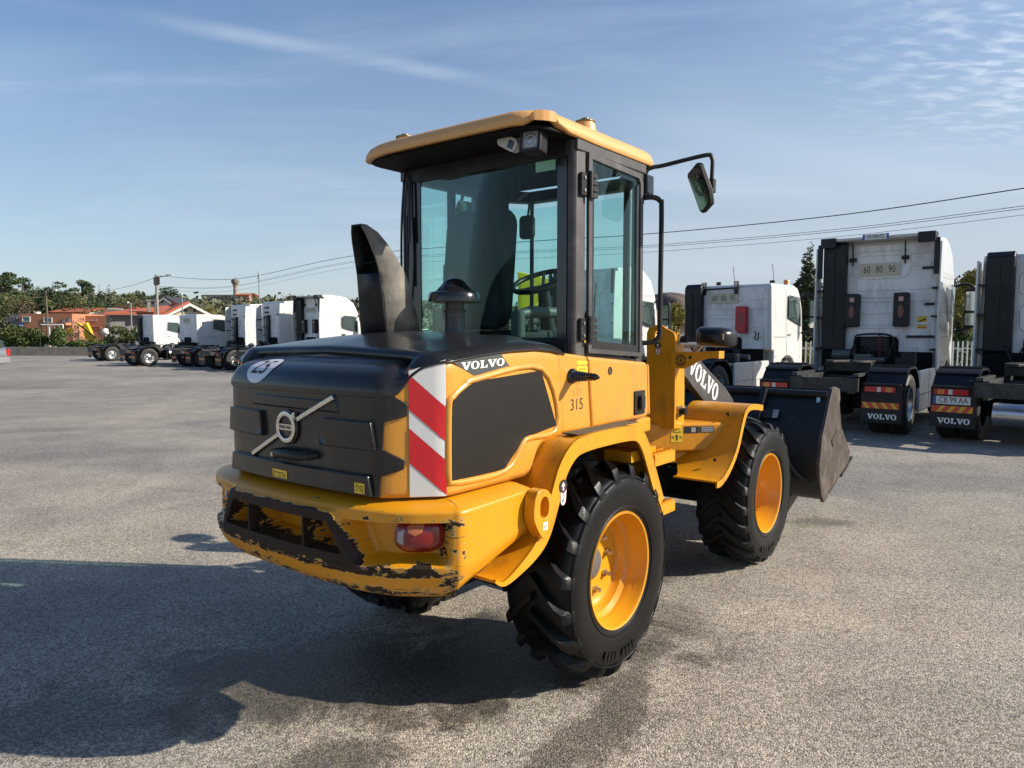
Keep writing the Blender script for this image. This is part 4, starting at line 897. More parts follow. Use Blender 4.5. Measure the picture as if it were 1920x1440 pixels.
# towers
for sg in (-1, 1):
    tw = MB(); outl = [(.26, 1.60), (.26, 1.68), (.275, 1.715), (.31, 1.728), (.345, 1.737), (.375, 1.73), (.40, 1.71), (.43, 1.698), (.455, 1.685), (.468, 1.66), (.470, 1.60)]
    hole = []
    K = 40; cx_, cz_ = .345, 1.665
    # outer outline resampled by angle around the hole centre
    def ray_out(a):
        best = None; P = outl+[(.470, 1.55), (.26, 1.55)]
        for p, q in zip(P, P[1:]+P[:1]):
            d = (cos(a), sin(a)); e = (q[0]-p[0], q[1]-p[1]); den = d[0]*e[1]-d[1]*e[0]
            if abs(den) < 1e-9: continue
            t = ((p[0]-cx_)*e[1]-(p[1]-cz_)*e[0])/den; u = ((p[0]-cx_)*d[1]-(p[1]-cz_)*d[0])/den
            if t > 0 and -1e-6 <= u <= 1+1e-6 and (best is None or t < best): best = t
        return cx_+best*cos(a), cz_+best*sin(a)
    vs_ = []
    for k in range(K):
        a = 2*pi*k/K; o_ = ray_out(a); i_ = (cx_+.024*cos(a), cz_+.038*math.copysign(abs(sin(a))**.8, sin(a)))
        for x_ in (1.30, 1.322): vs_ += [(x_, sg*o_[0], o_[1]), (x_, sg*i_[0], i_[1])]
    for k in range(K):
        a, b = 4*k, 4*((k+1) % K); tw.f += [(a, b, b+1, a+1), (a+2, a+3, b+3, b+2), (a, a+2, b+2, b), (a+1, b+1, b+3, a+3)]
    tw.v = [tuple(p) for p in vs_]
    tw.prism([(sg*.26, 1.05), (sg*.470, 1.05), (sg*.470, 1.552), (sg*.26, 1.552)], 'x', 1.30, 1.322)
    tw.prism([(1.3225, 1.05), (1.45, 1.05), (1.45, 1.30), (1.43, 1.62), (1.40, 1.66), (1.3225, 1.69)], 'y', sg*.448, sg*.470); tw.prism([(1.323, 1.05), (1.45, 1.05), (1.45, 1.62), (1.323, 1.70)], 'y', sg*.26, sg*.28)
    t_ = tw.build('loader_tower', FRAMEY, loader, bevel=.004)
    for z in (1.64, 1.165):
        MB().box(1.335, 1.395, min(sg*.470, sg*.482), max(sg*.470, sg*.482), z-.035, z+.035).build('pin_keeper', STEEL, t_); MB().tube([(1.37, sg*.48, z), (1.37, sg*.52, z)], .024, 14).build('pivot_pin', BLK, t_)
    # headlight bracket
    br = MB(); br.prism([(sg*.452, 1.452), (sg*.452, 1.558), (sg*.765, 1.567), (sg*.765, 1.525), (sg*.70, 1.522), (sg*.64, 1.50), (sg*.585, 1.468), (sg*.54, 1.452)], 'x', 1.272, 1.288); br.box(1.272, 1.36, min(sg*.765, sg*.775), max(sg*.765, sg*.775), 1.520, 1.568)
    b_ = br.build('lamp_bracket', FRAMEY, loader, bevel=.003)
    cy_, cz2 = sg*.520, 1.505
    for (r0, r1) in ((.038, .031), (.026, .019)):
        for a0 in (.12, pi+.12):
            mb = MB(); n = 14; vv = []
            for k in range(n+1):
                a = a0+(pi-.24)*k/n; vv += [(1.2708, cy_+r0*cos(a), cz2+r0*sin(a)), (1.2708, cy_+r1*cos(a), cz2+r1*sin(a))]
            mb.add(vv, [(2*k, 2*k+2, 2*k+3, 2*k+1) for k in range(n)]); mb.build('bracket_slot', LETB, b_)
    MB().lathe([(0, 1.2706), (.009, 1.2706), (.009, 1.272)], (0, cy_, cz2), 'x', 16).build('bracket_bolt', LETB, b_)
    MB().lathe([(0, 1.2705), (.011, 1.2705), (.011, 1.272)], (0, sg*.585, 1.525), 'x', 16).build('bracket_bolt', LETB, b_)
    # headlight pod
    hp = MB()
    def pod(u, v):
        a = 2*pi*u; e = .52; k = int(round(v*9)); prof = [(0, -.10), (.45, -.095), (.75, -.075), (.92, -.04), (1, .0), (1.0, .05), (.98, .085), (.93, .09), (.6, .11), (0, .118)]
        r_, x_ = prof[k]; return (1.41+x_, sg*.690+.120*r_*math.copysign(abs(cos(a))**e, cos(a)), 1.655+r_*.066*math.copysign(abs(sin(a))**e, sin(a))+(.012*cos(a)*-sg*r_))
    hp.grid(pod, 40, 10, True); h_ = hp.build('headlight', mat('lamp_black', (.010, .010, .011), .3, var=.2, spec=.4), loader, smooth=50)
    MB().box(1.329, 1.333, sg*.762-.018, sg*.762+.018, 1.640, 1.676).build('indicator_window', mat('amber_window', (.55, .33, .16), .3), h_)
    MB().tube([(1.40, sg*.56, 1.56), (1.40, sg*.62, 1.62)], .02, 10).build('headlight_stem', STEEL, h_)
hook_label((1.298, -.345, 1.585), (0, -1, 0), (0, 0, 1), frm, 1.0)
for P_, r_ in (([(1.36, -.30, 1.60), (1.55, -.50, 1.60)], .02), ([(1.45, -.34, 1.13), (1.75, -.34, 1.12)], .045), ([(1.4, .34, 1.13), (1.75, .34, 1.12)], .045)): MB().tube(P_, r_, 14).build('hydraulic_ram', mat('ram_grey', (.22, .21, .2), .4, .4), loader, smooth=50)
# lift arms
for sg in (-1, 1):
    P = [(1.42, 1.69), (1.55, 1.67), (1.75, 1.585), (2.10, 1.41), (2.45, 1.25), (2.62, 1.14), (2.72, .95), (2.80, .62), (2.74, .52), (2.62, .54), (2.50, .84), (2.30, 1.02), (2.02, 1.18), (1.72, 1.36), (1.45, 1.50), (1.38, 1.58)]
    ar = MB().prism(P, 'y', sg*.30, sg*.36).build('lift_arm', ARMB, loader, bevel=.008)
    ux = Vector((.895, 0, -.447)).normalized(); uz = Vector((.447, 0, .895)).normalized()
    if sg < 0: flat(SLAB, onplane((2.03, -.3612, 1.335), ux, uz, .118, .125), 'lettering', LETW, ar)
    MB().prism([(2.05, 1.16), (2.45, 1.02), (2.52, .80), (2.30, .70), (2.0, .95)], 'y', sg*.10, sg*.14).build('linkage_plate', ARMB, loader, bevel=.006)
# front fenders
fpf = catmull([(1.225, .757), (1.28, .757), (1.36, .785), (1.45, .84), (1.545, .93), (1.62, 1.06), (1.68, 1.15), (1.76, 1.192), (1.88, 1.192), (2.03, 1.172)], 4)
for sg in (-1, 1):
    mb = MB(); mb.ribbon(fpf, sg*.80, sg*.40, .012)
    mb.v = [(p[0], p[1] if abs(p[1]) > .5 else sg*interp([(.757, .50), (.79, .46), (.88, .38), (.95, .32), (1.05, .34), (1.15, .38)], p[2]), p[2]) for p in mb.v]; fdr = mb.build('front_fender', FRAMEY, loader, smooth=40, bevel=.003)
    lip = MB(); vs_ = []
    for i, p in enumerate(fpf):
        a = fpf[max(i-1, 0)]; b = fpf[min(i+1, len(fpf)-1)]; dx, dz_ = b[0]-a[0], b[1]-a[1]; l = hypot(dx, dz_); w = .040
        q = (p[0]+dz_/l*w, p[1]-dx/l*w); vs_ += [(p[0], sg*.801, p[1]), (q[0], sg*.801, q[1]), (q[0], sg*.79, q[1]), (p[0], sg*.79, p[1])]
    n = len(fpf); lip.add(vs_, [(4*i+k, 4*i+(k+1) % 4, 4*i+4+(k+1) % 4, 4*i+4+k) for i in range(n-1) for k in range(4)]+[(0, 1, 2, 3), (4*n-4, 4*n-3, 4*n-2, 4*n-1)]); lip.build('fender_lip', FRAMEY, fdr, smooth=40)
    for (x_, z_) in ((1.45, .838), (1.66, 1.12)): MB().tube([(x_-.02, sg*.70, z_+.012), (x_-.03, sg*.70, z_+.02)], .010, 10).build('fender_bolt', LETB, fdr)
# ---- bucket
bk = empty('bucket', (0, 0, 0), 0, loader)
shell = catmull([(3.22, 1.215), (3.06, 1.03), (2.93, .80), (2.885, .60), (2.93, .43), (3.06, .325), (3.35, .35), (3.80, .50)], 5)
mb = MB(); mb.ribbon(shell, -.945, .945, -.022); mb.build('bucket_shell', BUCKB, bk, smooth=40)
sp = [(3.20, 1.225), (3.30, 1.235), (3.43, 1.205), (3.455, 1.13), (3.44, 1.08), (3.49, .95), (3.52, .88), (3.86, .615), (3.80, .525), (3.20, .375), (3.15, .325), (3.05, .305), (2.97, .37), (2.885, .56), (2.88, .64), (2.94, .86)]
for sg in (-1, 1):
    s_ = MB().prism(sp, 'y', sg*.94, sg*.968).build('bucket_side', RUST, bk, bevel=.004)
    MB().prism([(3.20, .80), (3.36, .86), (3.40, .80), (3.24, .74)], 'y', sg*.968, sg*.976).build('wear_plate', RUST, bk)
    mb = MB(); mb.tube([(3.10, sg*.88, 1.02), (2.93, sg*.90, .48)], .038, 14); rm_ = mb.build('clam_cylinder', BUCKB, bk, smooth=50); MB().tube([(3.17, sg*.87, 1.18), (3.06, sg*.885, .90)], .018, 12).build('clam_rod', CHROME, bk, smooth=50)
    mb = MB(); mb.ribbon([(3.14, 1.19), (3.0, 1.0), (2.87, .76), (2.83, .58), (2.875, .42)], sg*.42, sg*.46, .05); mb.build('bucket_rib', BUCKB, bk)
mb = MB(); mb.tube([(3.17, -.94, 1.17), (3.17, .94, 1.17)], .035, 12); mb.build('bucket_beam', BUCKB, bk, smooth=50)
mb = MB(); mb.prism([(2.98, .30), (3.05, .30), (3.04, .17), (2.99, .17)], 'y', -.67, .67); mb.build('clam_jaw', BUCKB, bk); MB().prism([(3.05, .28), (3.75, .40), (3.76, .385), (3.05, .165)], 'y', -.672, -.60).build('jaw_plate', RUST, bk)
MB().prism([(3.62, .445), (3.99, .555), (4.0, .545), (3.62, .425)], 'y', -.965, .965).build('cutting_edge', RUST, bk)
MB().prism([(3.05, 1.04), (3.10, 1.09), (3.105, 1.085), (3.055, 1.035)], 'y', -.60, -.44).v and None
lb = MB(); lb.add([(2.988, -.60, .97), (2.988, -.44, .97), (3.035, -.44, 1.045), (3.035, -.60, 1.045)], [(0, 1, 2, 3)]); lb.build('bucket_plate', PLATEB, bk)
lb = MB(); lb.add([(2.985, -.595, .975), (2.985, -.55, .975), (3.028, -.55, 1.04), (3.028, -.595, 1.04)], [(0, 1, 2, 3)]); lb.build('bucket_plate_field', PLATES, bk)
MB().tube(catmull([(2.6, -.30, 1.0), (2.75, -.45, .98), (2.82, -.65, .85), (2.84, -.75, .62), (2.9, -.85, .5)], 6), .016, 8).build('hydraulic_hose', CABLE, bk, smooth=60)

# ================================================================== GROUND
def gz(y): return -0.0075*(0 if y < 6 else ((y-6)**2/12 if y < 12 else (y-9))) if y < 66 else gz(65.99)
def asphalt():
    m = bpy.data.materials.new('asphalt'); m.use_nodes = True; N = m.node_tree.nodes; L = m.node_tree.links; b = N['Principled BSDF']
    tcn = N.new('ShaderNodeTexCoord'); P = tcn.outputs['Object']
    def noise(sc, det=5, ro=.55, src=P, dist=0.):
        n = N.new('ShaderNodeTexNoise'); n.inputs['Scale'].default_value = sc; n.inputs['Detail'].default_value = det; n.inputs['Roughness'].default_value = ro; n.inputs['Distortion'].default_value = dist; L.new(src, n.inputs['Vector']); return n.outputs['Fac']
    def math(op, a, bb=None):
        n = N.new('ShaderNodeMath'); n.operation = op
        for i, q in enumerate((a, bb)):
            if q is None: continue
            if isinstance(q, (int, float)): n.inputs[i].default_value = q
            else: L.new(q, n.inputs[i])
        return n.outputs[0]
    def rng(v, a, c, lo=0., hi=1.):
        n = N.new('ShaderNodeMapRange'); n.interpolation_type = 'SMOOTHSTEP'; n.inputs['From Min'].default_value = a; n.inputs['From Max'].default_value = c; n.inputs['To Min'].default_value = lo; n.inputs['To Max'].default_value = hi; L.new(v, n.inputs['Value']); return n.outputs[0]
    def mixc(f, A, B):
        n = N.new('ShaderNodeMix'); n.data_type = 'RGBA'; L.new(f, n.inputs[0])
        for i, q in ((6, A), (7, B)):
            if isinstance(q, tuple): n.inputs[i].default_value = q+(1,)
            else: L.new(q, n.inputs[i])
        return n.outputs[2]
    vor = N.new('ShaderNodeTexVoronoi'); vor.inputs['Scale'].default_value = 120; L.new(P, vor.inputs['Vector'])
    sepc = N.new('ShaderNodeSeparateColor'); L.new(vor.outputs['Color'], sepc.inputs[0])
    stone = rng(sepc.outputs[0], .10, .95)                                   # one shade for each chipping
    fine = noise(210, 3, .6)
    clump = noise(28, 3, .6)
    grain = math('ADD', math('ADD', math('MULTIPLY', stone, .62), math('MULTIPLY', fine, .30)), math('MULTIPLY', math('SUBTRACT', clump, .42), .55))
    large = rng(noise(.22, 5, .6, dist=.7), .35, .68)                        # wide pale / dark areas
    mid = rng(noise(1.3, 4, .62, dist=.4), .30, .72)
    base = mixc(grain, (.082, .077, .070), (.52, .485, .435))
    tone = mixc(large, (.74, .745, .76), (1.10, 1.06, 1.0))
    tone2 = mixc(mid, (.84, .84, .85), (1.08, 1.08, 1.07))
    mul = N.new('ShaderNodeMix'); mul.data_type = 'RGBA'; mul.blend_type = 'MULTIPLY'; mul.inputs[0].default_value = 1; L.new(base, mul.inputs[6]); L.new(tone, mul.inputs[7])
    mu2 = N.new('ShaderNodeMix'); mu2.data_type = 'RGBA'; mu2.blend_type = 'MULTIPLY'; mu2.inputs[0].default_value = 1; L.new(mul.outputs[2], mu2.inputs[6]); L.new(tone2, mu2.inputs[7])
    # the sandy resurfaced strip nearer the loader, with a wandering edge
    s0 = N.new('ShaderNodeSeparateXYZ'); L.new(P, s0.inputs[0])
    edge = math('ADD', math('ADD', s0.outputs['Y'], math('MULTIPLY', s0.outputs['X'], .16)), math('MULTIPLY', noise(.5, 4, .6), 2.4))
    strip = rng(edge, 9.6, 8.7)
    mu3 = N.new('ShaderNodeMix'); mu3.data_type = 'RGBA'; mu3.blend_type = 'MULTIPLY'; mu3.inputs[0].default_value = 1; L.new(mu2.outputs[2], mu3.inputs[6]); L.new(mixc(strip, (1.0, .99, .98), (1.32, 1.26, 1.16)), mu3.inputs[7]); mu2 = mu3
    # damp stains with ragged edges
    warp = noise(2.6, 6, .72, dist=1.0); sx = N.new('ShaderNodeSeparateXYZ'); L.new(P, sx.inputs[0])
    damp = None
    for (x, y, rx, ry, a, k) in ((-.55, 3.45, 1.15, .42, .12, 1.), (.48, 3.15, .10, .60, -.40, .8), (.18, 2.75, .11, .40, -.55, .75), (.75, 3.75, .09, .45, -.5, .7), (-.72, 2.72, .24, .13, .35, .8), (.25, 3.9, .6, .4, .2, 1.), (1.05, 5.0, .50, .22, .5, .7), (2.75, 6.3, .24, .16, 0, .65), (-1.9, 3.05, .8, .18, .25, .6), (-.1, 2.35, .3, .25, .4, .7), (.9, 4.1, .25, .3, .5, .55)):
        dx = math('SUBTRACT', sx.outputs['X'], x); dy = math('SUBTRACT', sx.outputs['Y'], y)
        u = math('DIVIDE', math('ADD', math('MULTIPLY', dx, cos(a)), math('MULTIPLY', dy, sin(a))), rx); v = math('DIVIDE', math('SUBTRACT', math('MULTIPLY', dy, cos(a)), math('MULTIPLY', dx, sin(a))), ry)
        r_ = math('SQRT', math('ADD', math('MULTIPLY', u, u), math('MULTIPLY', v, v)))
        e = math('MULTIPLY', rng(math('ADD', r_, math('MULTIPLY', math('SUBTRACT', warp, .5), 3.4)), 1.45, .65), k)
        damp = e if damp is None else math('MAXIMUM', damp, e)
    spots = rng(noise(.9, 5, .7, dist=1.2), .62, .72)
    spots = math('MULTIPLY', spots, .35)
    damp = math('MAXIMUM', damp, spots)
    wet = mixc(damp, mu2.outputs[2], (.0, .0, .0)); dk = N.new('ShaderNodeMix'); dk.data_type = 'RGBA'; dk.blend_type = 'MULTIPLY'; L.new(math('MULTIPLY', damp, .9), dk.inputs[0]); L.new(mu2.outputs[2], dk.inputs[6]); dk.inputs[7].default_value = (.24, .225, .21, 1)
    # tyre tracks and hairline cracks
    wv = N.new('ShaderNodeTexVoronoi'); wv.feature = 'DISTANCE_TO_EDGE'; wv.inputs['Scale'].default_value = .23
    wd = N.new('ShaderNodeMix'); wd.data_type = 'VECTOR'; wd.inputs[0].default_value = .12; nzc = N.new('ShaderNodeTexNoise'); nzc.inputs['Scale'].default_value = 1.4; nzc.inputs['Detail'].default_value = 6; L.new(P, nzc.inputs['Vector']); L.new(P, wd.inputs[4]); L.new(nzc.outputs['Color'], wd.inputs[5]); L.new(wd.outputs[1], wv.inputs['Vector'])
    mpt = N.new('ShaderNodeMapping'); mpt.inputs['Scale'].default_value = (.035, .42, 1); mpt.inputs['Rotation'].default_value = (0, 0, .10); L.new(P, mpt.inputs[0]); trk = rng(noise(1.0, 5, .6, mpt.outputs[0], .5), .54, .70)
    tk = N.new('ShaderNodeMix'); tk.data_type = 'RGBA'; tk.blend_type = 'MULTIPLY'; L.new(math('MULTIPLY', trk, .8), tk.inputs[0]); L.new(dk.outputs[2], tk.inputs[6]); tk.inputs[7].default_value = (.72, .71, .70, 1); dk = tk
    crack = math('MULTIPLY', rng(wv.outputs['Distance'], .003, .0008), rng(noise(.35, 2), .54, .66, 0, .45))
    ck = N.new('ShaderNodeMix'); ck.data_type = 'RGBA'; L.new(crack, ck.inputs[0]); L.new(dk.outputs[2], ck.inputs[6]); ck.inputs[7].default_value = (.05, .047, .043, 1)
    L.new(ck.outputs[2], b.inputs['Base Color'])
    L.new(rng(damp, 0., 1., .86, .50), b.inputs['Roughness']); b.inputs['Specular IOR Level'].default_value = .35
    bp = N.new('ShaderNodeBump'); bp.inputs['Strength'].default_value = .75; bp.inputs['Distance'].default_value = .006; L.new(math('SUBTRACT', 1.0, vor.outputs['Distance']), bp.inputs['Height'])
    b2 = N.new('ShaderNodeBump'); b2.inputs['Strength'].default_value = .5; b2.inputs['Distance'].default_value = .004; L.new(fine, b2.inputs['Height']); L.new(bp.outputs[0], b2.inputs['Normal']); L.new(b2.outputs[0], b.inputs['Normal'])
    return m
ys = [-80, -30, -10, 0, 3, 6, 7, 8, 9, 10, 11, 12, 16, 24, 40, 65.9, 90, 200, 700, 1600]
mb = MB(); mb.grid(lambda u, v: (lerp(-1500, 1500, u), ys[int(round(v*(len(ys)-1)))], gz(ys[int(round(v*(len(ys)-1)))])), 3, len(ys))
g_ = mb.build('ground', asphalt(), None); tag(g_, 'pale grey asphalt yard', None, None, 'structure')

# ================================================================== TRUCKS
TW = mat('truck_white', (.58, .58, .565), .28, var=.04, vscale=2, coat=.3, dirt=(.40, .39, .36), dscale=2.5, dlo=.62, dhi=1.0)
TWD = mat('truck_rear_white', (.78, .775, .76), .42, var=.06, vscale=3, dirt=(.34, .325, .30), dscale=4.5, dlo=.46, dhi=.85, dstr=(1, 1, .3))
TBLK = mat('truck_black', (.010, .011, .015), .45, spec=.35, var=.25, bump=.04, bscale=90, dirt=(.05, .05, .05), dscale=4, dlo=.55, dhi=.9)
TFRM = mat('truck_frame', (.011, .0115, .0125), .55, var=.4, dirt=(.075, .07, .065), dscale=6, dlo=.45, dhi=.8)
TRUB = mat('truck_tyre', (.016, .016, .016), .6, var=.3, dirt=(.05, .047, .043), dscale=7, dlo=.5, dhi=.9)
TALU = mat('alu_wheel', (.55, .55, .54), .3, 1., var=.15)
TSEAM = mat('panel_seam', (.20, .20, .20), .6)
LRED = mat('truck_lens_red', (.50, .02, .025), .2, var=.1, coat=.5); LAMB = mat('truck_lens_amber', (.62, .22, .05), .2, var=.1, coat=.5); LCLR = mat('truck_lens_clear', (.6, .58, .56), .2, coat=.5)
HZR = mat('marker_red', (.60, .07, .04), .4, var=.05); HZY = mat('marker_yellow', (.68, .42, .03), .4, var=.05); HZO = mat('marker_orange', (.62, .16, .03), .4)
PLCR = mat('plate_cream', (.56, .51, .38), .5, var=.04); PLWH = mat('plate_white', (.66, .66, .64), .45); PLBL = mat('plate_blue', (.03, .09, .38), .45)
BOXR = mat('box_red', (.46, .015, .03), .35, var=.08)
BEAC = mat('beacon_amber', (.75, .22, .02), .15, coat=.5)
def wheel_meshes():
    t = MB(); t.lathe([(.285, .02), (.30, .0), (.40, -.012), (.47, -.006), (.50, .02), (.508, .05), (.508, .09), (.500, .095), (.500, .105), (.508, .11), (.508, .16), (.500, .165), (.500, .175), (.508, .18), (.508, .24), (.50, .27), (.47, .295), (.40, .30), (.30, .29), (.285, .28)], ax='y', n=48)
    r = MB(); r.lathe([(.285, .03), (.292, .01), (.288, .0), (.275, .006), (.262, .04), (.255, .13), (.235, .150), (.20, .145), (.175, .13), (.15, .12), (.12, .118), (.10, .10), (.09, .05), (.075, .045), (0, .045)], ax='y', n=40)
    rf = MB(); rf.lathe([(.285, .03), (.292, .01), (.288, .0), (.275, .006), (.265, .03), (.24, .04), (.20, .02), (.17, .0), (.13, -.012), (.10, -.02), (.09, -.05), (.07, -.055), (0, -.056)], ax='y', n=40)
    h = MB()
    for k in range(10):
        a = 2*pi*k/10; h.lathe([(0, 0), (.026, 0), (.026, .004)], (.205*cos(a), .142, .205*sin(a)), 'y', 12)
    return t.mesh('truck_tyre', TRUB, 40), r.mesh('truck_rim', TALU, 35), rf.mesh('truck_front_rim', TALU, 35)
TT, TRR, TRF = wheel_meshes()
SLATV = None
def truck(label, X, Y, deg, high, opt, wide=1.0, dz=0.):
    o = set(opt); zr = gz(Y)
    t = empty('tractor_unit', (X, Y, zr), pi/2-R(deg)); tag(t, label, 'truck', 'white tractor units parked in the yard')
    zt = {0: 2.97, 1: 3.50, 2: 3.62}[high]+dz; t.scale = (1, wide, 1)
    # frame
    mb = MB()
    for s in (-1, 1): mb.box(-.92, 5.0, s*.43-.04, s*.43+.04, .70, .98)
    mb.prism([(-.95, .64), (-.95, .66), (-.60, .40), (-.60, .38)], 'z', .98, .99)
    mb.box(-.98, -.90, -.58, .58, .74, .96); mb.box(.5, .62, -.43, .43, .75, .93); mb.box(1.8, 1.9, -.43, .43, .75, .93)
    for s in (-1, 1): mb.box(-.92, .1, s*.52-.05, s*.52+.05, .98, 1.03)
    mb.build('frame', TFRM, t, bevel=.01)
    mb = MB(); mb.box(.6, 2.6, -.30, .30, .45, .74); mb.tube([(0, -1.0, .5), (0, 1.0, .5)], .12, 10); mb.lathe([(0, .25), (.26, .30), (.30, .5), (.26, .7), (0, .75)], (0, 0, 0), n=16); mb.box(2.4, 4.9, -1.0, 1.0, .35, 1.05); mb.box(2.55, 2.70, -1.1, 1.1, 1.0, 1.32); mb.box(1.0, 2.3, -1.05, -.55, .40, .92); mb.box(1.0, 2.3, .55, 1.05, .40, .92); mb.build('running_gear', DARK, t, bevel=.02)
    # fifth wheel
    mb = MB(); P = [(.52*cos(a), .44*sin(a)) for a in [R(k) for k in range(25, 336, 10)]]; P = [(x_*1.0+.75, y_) for x_, y_ in P]+[(.80, -.03), (.62, -.03), (.62, .03), (.80, .03)]
    P = [(1.5-x_, y_) for x_, y_ in P]
    mb.prism(P, 'z', 1.16, 1.20); mb.box(.55, .95, -.42, .42, 1.0, 1.165); mb.build('fifth_wheel', TFRM, t, bevel=.008)
    # wheels
    for (x_, s, rm, dual) in ((0, 1, TRR, 1), (0, -1, TRR, 1), (3.72, 1, TRF, 0), (3.72, -1, TRF, 0)):
        w = empty('wheel', (x_, s*-1.22, .505), 0 if s > 0 else pi, t); link('tyre', TT, w); link('rim', rm, w)
        if dual: q = link('tyre', TT, w); q.location = (0, .33, 0)
    # mudguards, flaps, lights
    arc = [(-.64*cos(a)*1.0, .53+.64*sin(a)) for a in [R(k) for k in range(8, 168, 8)]]
    arc = [(max(-.66, min(.66, x_*1.05)), min(1.13, z_)) for x_, z_ in arc]
    for s in (-1, 1):
        mg = MB(); mg.ribbon(arc, s*1.245, s*.60, .03); mgo = mg.build('mudguard', TBLK, t, smooth=40)
        for k in range(5):
            a0, a1 = 30+k*22, 34+k*22; rb = [(-.672*cos(a), .53+.672*sin(a)) for a in [R(q) for q in range(a0, a1+1, 2)]]
            rb = [(max(-.70, min(.70, x_*1.05)), min(1.155, z_)) for x_, z_ in rb]; mbr = MB(); mbr.ribbon(rb, s*1.24, s*.61, .03); mbr.build('guard_rib', TBLK, mgo)
        y0, y1 = min(s*.58, s*1.23), max(s*.58, s*1.23)
        f_ = bx(-.745, -.735, y0, y1, .24, .86).build('mud_flap', TBLK, t, bevel=.004)
        MB().box(-.80, -.70, y0+.02, y1-.02, .855, .885).build('light_bar', TBLK, t, bevel=.005)
        tl_ = bx(-.80, -.75, y0+.10, y1-.06, .745, .835).build('tail_light', LRED, t, bevel=.008)
        w_ = y1-y0-.16; ya = y0+.10
        c0, c1 = (.70, .90) if s > 0 else (.10, .30)
        MB().box(-.804, -.80, ya+w_*c0, ya+w_*c1, .752, .828).build('amber_field', LAMB, tl_); MB().box(-.804, -.80, ya+w_*.46, ya+w_*.58, .752, .828).build('clear_field', LCLR, tl_)
        if 'marker' in o:
            mk_ = MB().box(-.752, -.746, y0+.04, y1-.02, .475, .575).build('marker_board', HZR, t)
            n_ = 4; wd = (y1-y0-.06)
            for k in range(n_):
                ya_ = y0+.04+wd*(k+.12)/n_; sl = wd*.42/n_; sh_ = wd*.5/n_*(-s)
                MB().add([(-.7535, ya_, .477), (-.7535, ya_+sl, .477), (-.7535, max(y0+.041, min(y1-.021, ya_+sl+sh_)), .573), (-.7535, max(y0+.041, min(y1-.021, ya_+sh_)), .573)], [(0, 1, 2, 3)]).build('marker_stripe', HZY, mk_)
        elif 'orange' in o: MB().box(-.752, -.746, y0+.06, y1-.06, .46, .57).build('marker_board', HZO, t)
        if 'name' in o: flat(SLAB, onplane((-.7465, (y0+y1)/2-.02, .345), (0, -1, 0), (0, 0, 1), .094, .085), 'lettering', LETW, f_)
        # side skirt
        if 'skirt' in o:
            sk = bx(.74, 2.62, min(s*1.17, s*1.225), max(s*1.17, s*1.225), .30, 1.04).build('side_skirt', TW, t, bevel=.03)
            MB().box(.76, 2.60, min(s*1.222, s*1.228), max(s*1.222, s*1.228), .60, .612).build('skirt_seam', TSEAM, sk); MB().box(1.68, 1.69, min(s*1.222, s*1.228), max(s*1.222, s*1.228), .32, 1.02).build('skirt_seam', TSEAM, sk)
        else:
            MB().tube([(1.15, s*.85, .68), (2.2, s*.85, .68)], .30, 20).build('fuel_tank', TALU, t, smooth=50)
            if 'whitechassis' in o: MB().box(2.2, 2.55, min(s*.6, s*1.15), max(s*.6, s*1.15), .55, .98).build('battery_box', PLATES, t, bevel=.02)
    # cab body
    xr = 2.72
    side = [(xr, 1.28), (xr, zt-.06), (xr+.06, zt)]
    if high: side += [(xr+.9, zt+.06), (xr+1.35, zt-.02), (xr+1.75, zt-.28), (xr+1.98, zt-.75), (xr+2.12, 2.35)]
    else: side += [(xr+1.45, zt), (xr+1.75, zt-.07), (xr+1.95, zt-.25), (xr+2.12, 2.35)]
    side += [(xr+2.24, 1.35), (xr+2.26, .62), (xr+2.18, .38), (xr+1.72, .38)]
    side += [(3.72+.60*cos(a), .53+.60*sin(a)) for a in [R(k) for k in range(6, 176, 17)]]
    side += [(3.10, .45), (xr+.14, .45), (xr+.14, 1.28)] if not high else [(3.10, .42), (xr, .42)]
    body = MB(); n = len(side)
    def wy(z): return 1.235-(.10*ss(2.75, 3.7, z) if high else .05*ss(2.3, 3.0, z))
    body.v = [(p[0], -wy(p[1])+(.10*ss(xr+1.55, xr+2.26, p[0])), p[1]) for p in side]+[(p[0], wy(p[1])-(.10*ss(xr+1.55, xr+2.26, p[0])), p[1]) for p in side]
    body.f = [tuple(range(n)), tuple(range(2*n-1, n-1, -1))]+[(i, (i+1) % n, n+(i+1) % n, n+i) for i in range(n)]
    cb = body.build('cab_body', TW, t, bevel=.05, seg=3)
    # rear wall with pressed ridges
    rw = MB().prism(rrect(-1.12, 1.12, 1.26, zt-.10, .05), 'x', xr-.012, xr+.02).build('rear_wall', TWD, t, bevel=.01)
    z = 1.62; k = 0
    while z < zt-.3:
        for (ya, yb) in ((-1.02, -.62), (-.45, .40)):
            if k % 3 == 2 and ya < -.5: continue
            MB().prism(rrect(ya, yb, z, z+.055, .02), 'x', xr-.034, xr-.010).build('wall_ridge', TWD, t, bevel=.008)
        z += .235; k += 1
    if 'plate' in o or 'intake' in o:
        for (ya, yb, za, zb2) in (((-.62, .52, zt-.75, zt-.22), (-.50, .48, 1.80, 2.42)) if high else ((-.42, .55, 2.38, 2.80), (-.30, .52, 1.72, 2.20))):
            lo = rrect(ya, yb, za, zb2, .12); MB().tube([(xr-.014, p, q) for p, q in lo+lo[:1]], .016, 6, False).build('pressed_outline', TWD, t, smooth=60)
        for yb in (.50, .30): MB().tube(catmull([(xr-.06, yb, 1.30), (xr-.22, yb-.1, 1.42), (xr-.45, yb-.25, 1.22), (xr-.8, .2, 1.06)], 6), .016, 6).build('air_line', CABLE, t, smooth=60)
        MB().box(1.35, 2.45, -.36, .36, .985, 1.02).build('catwalk', TFRM, t, bevel=.01)
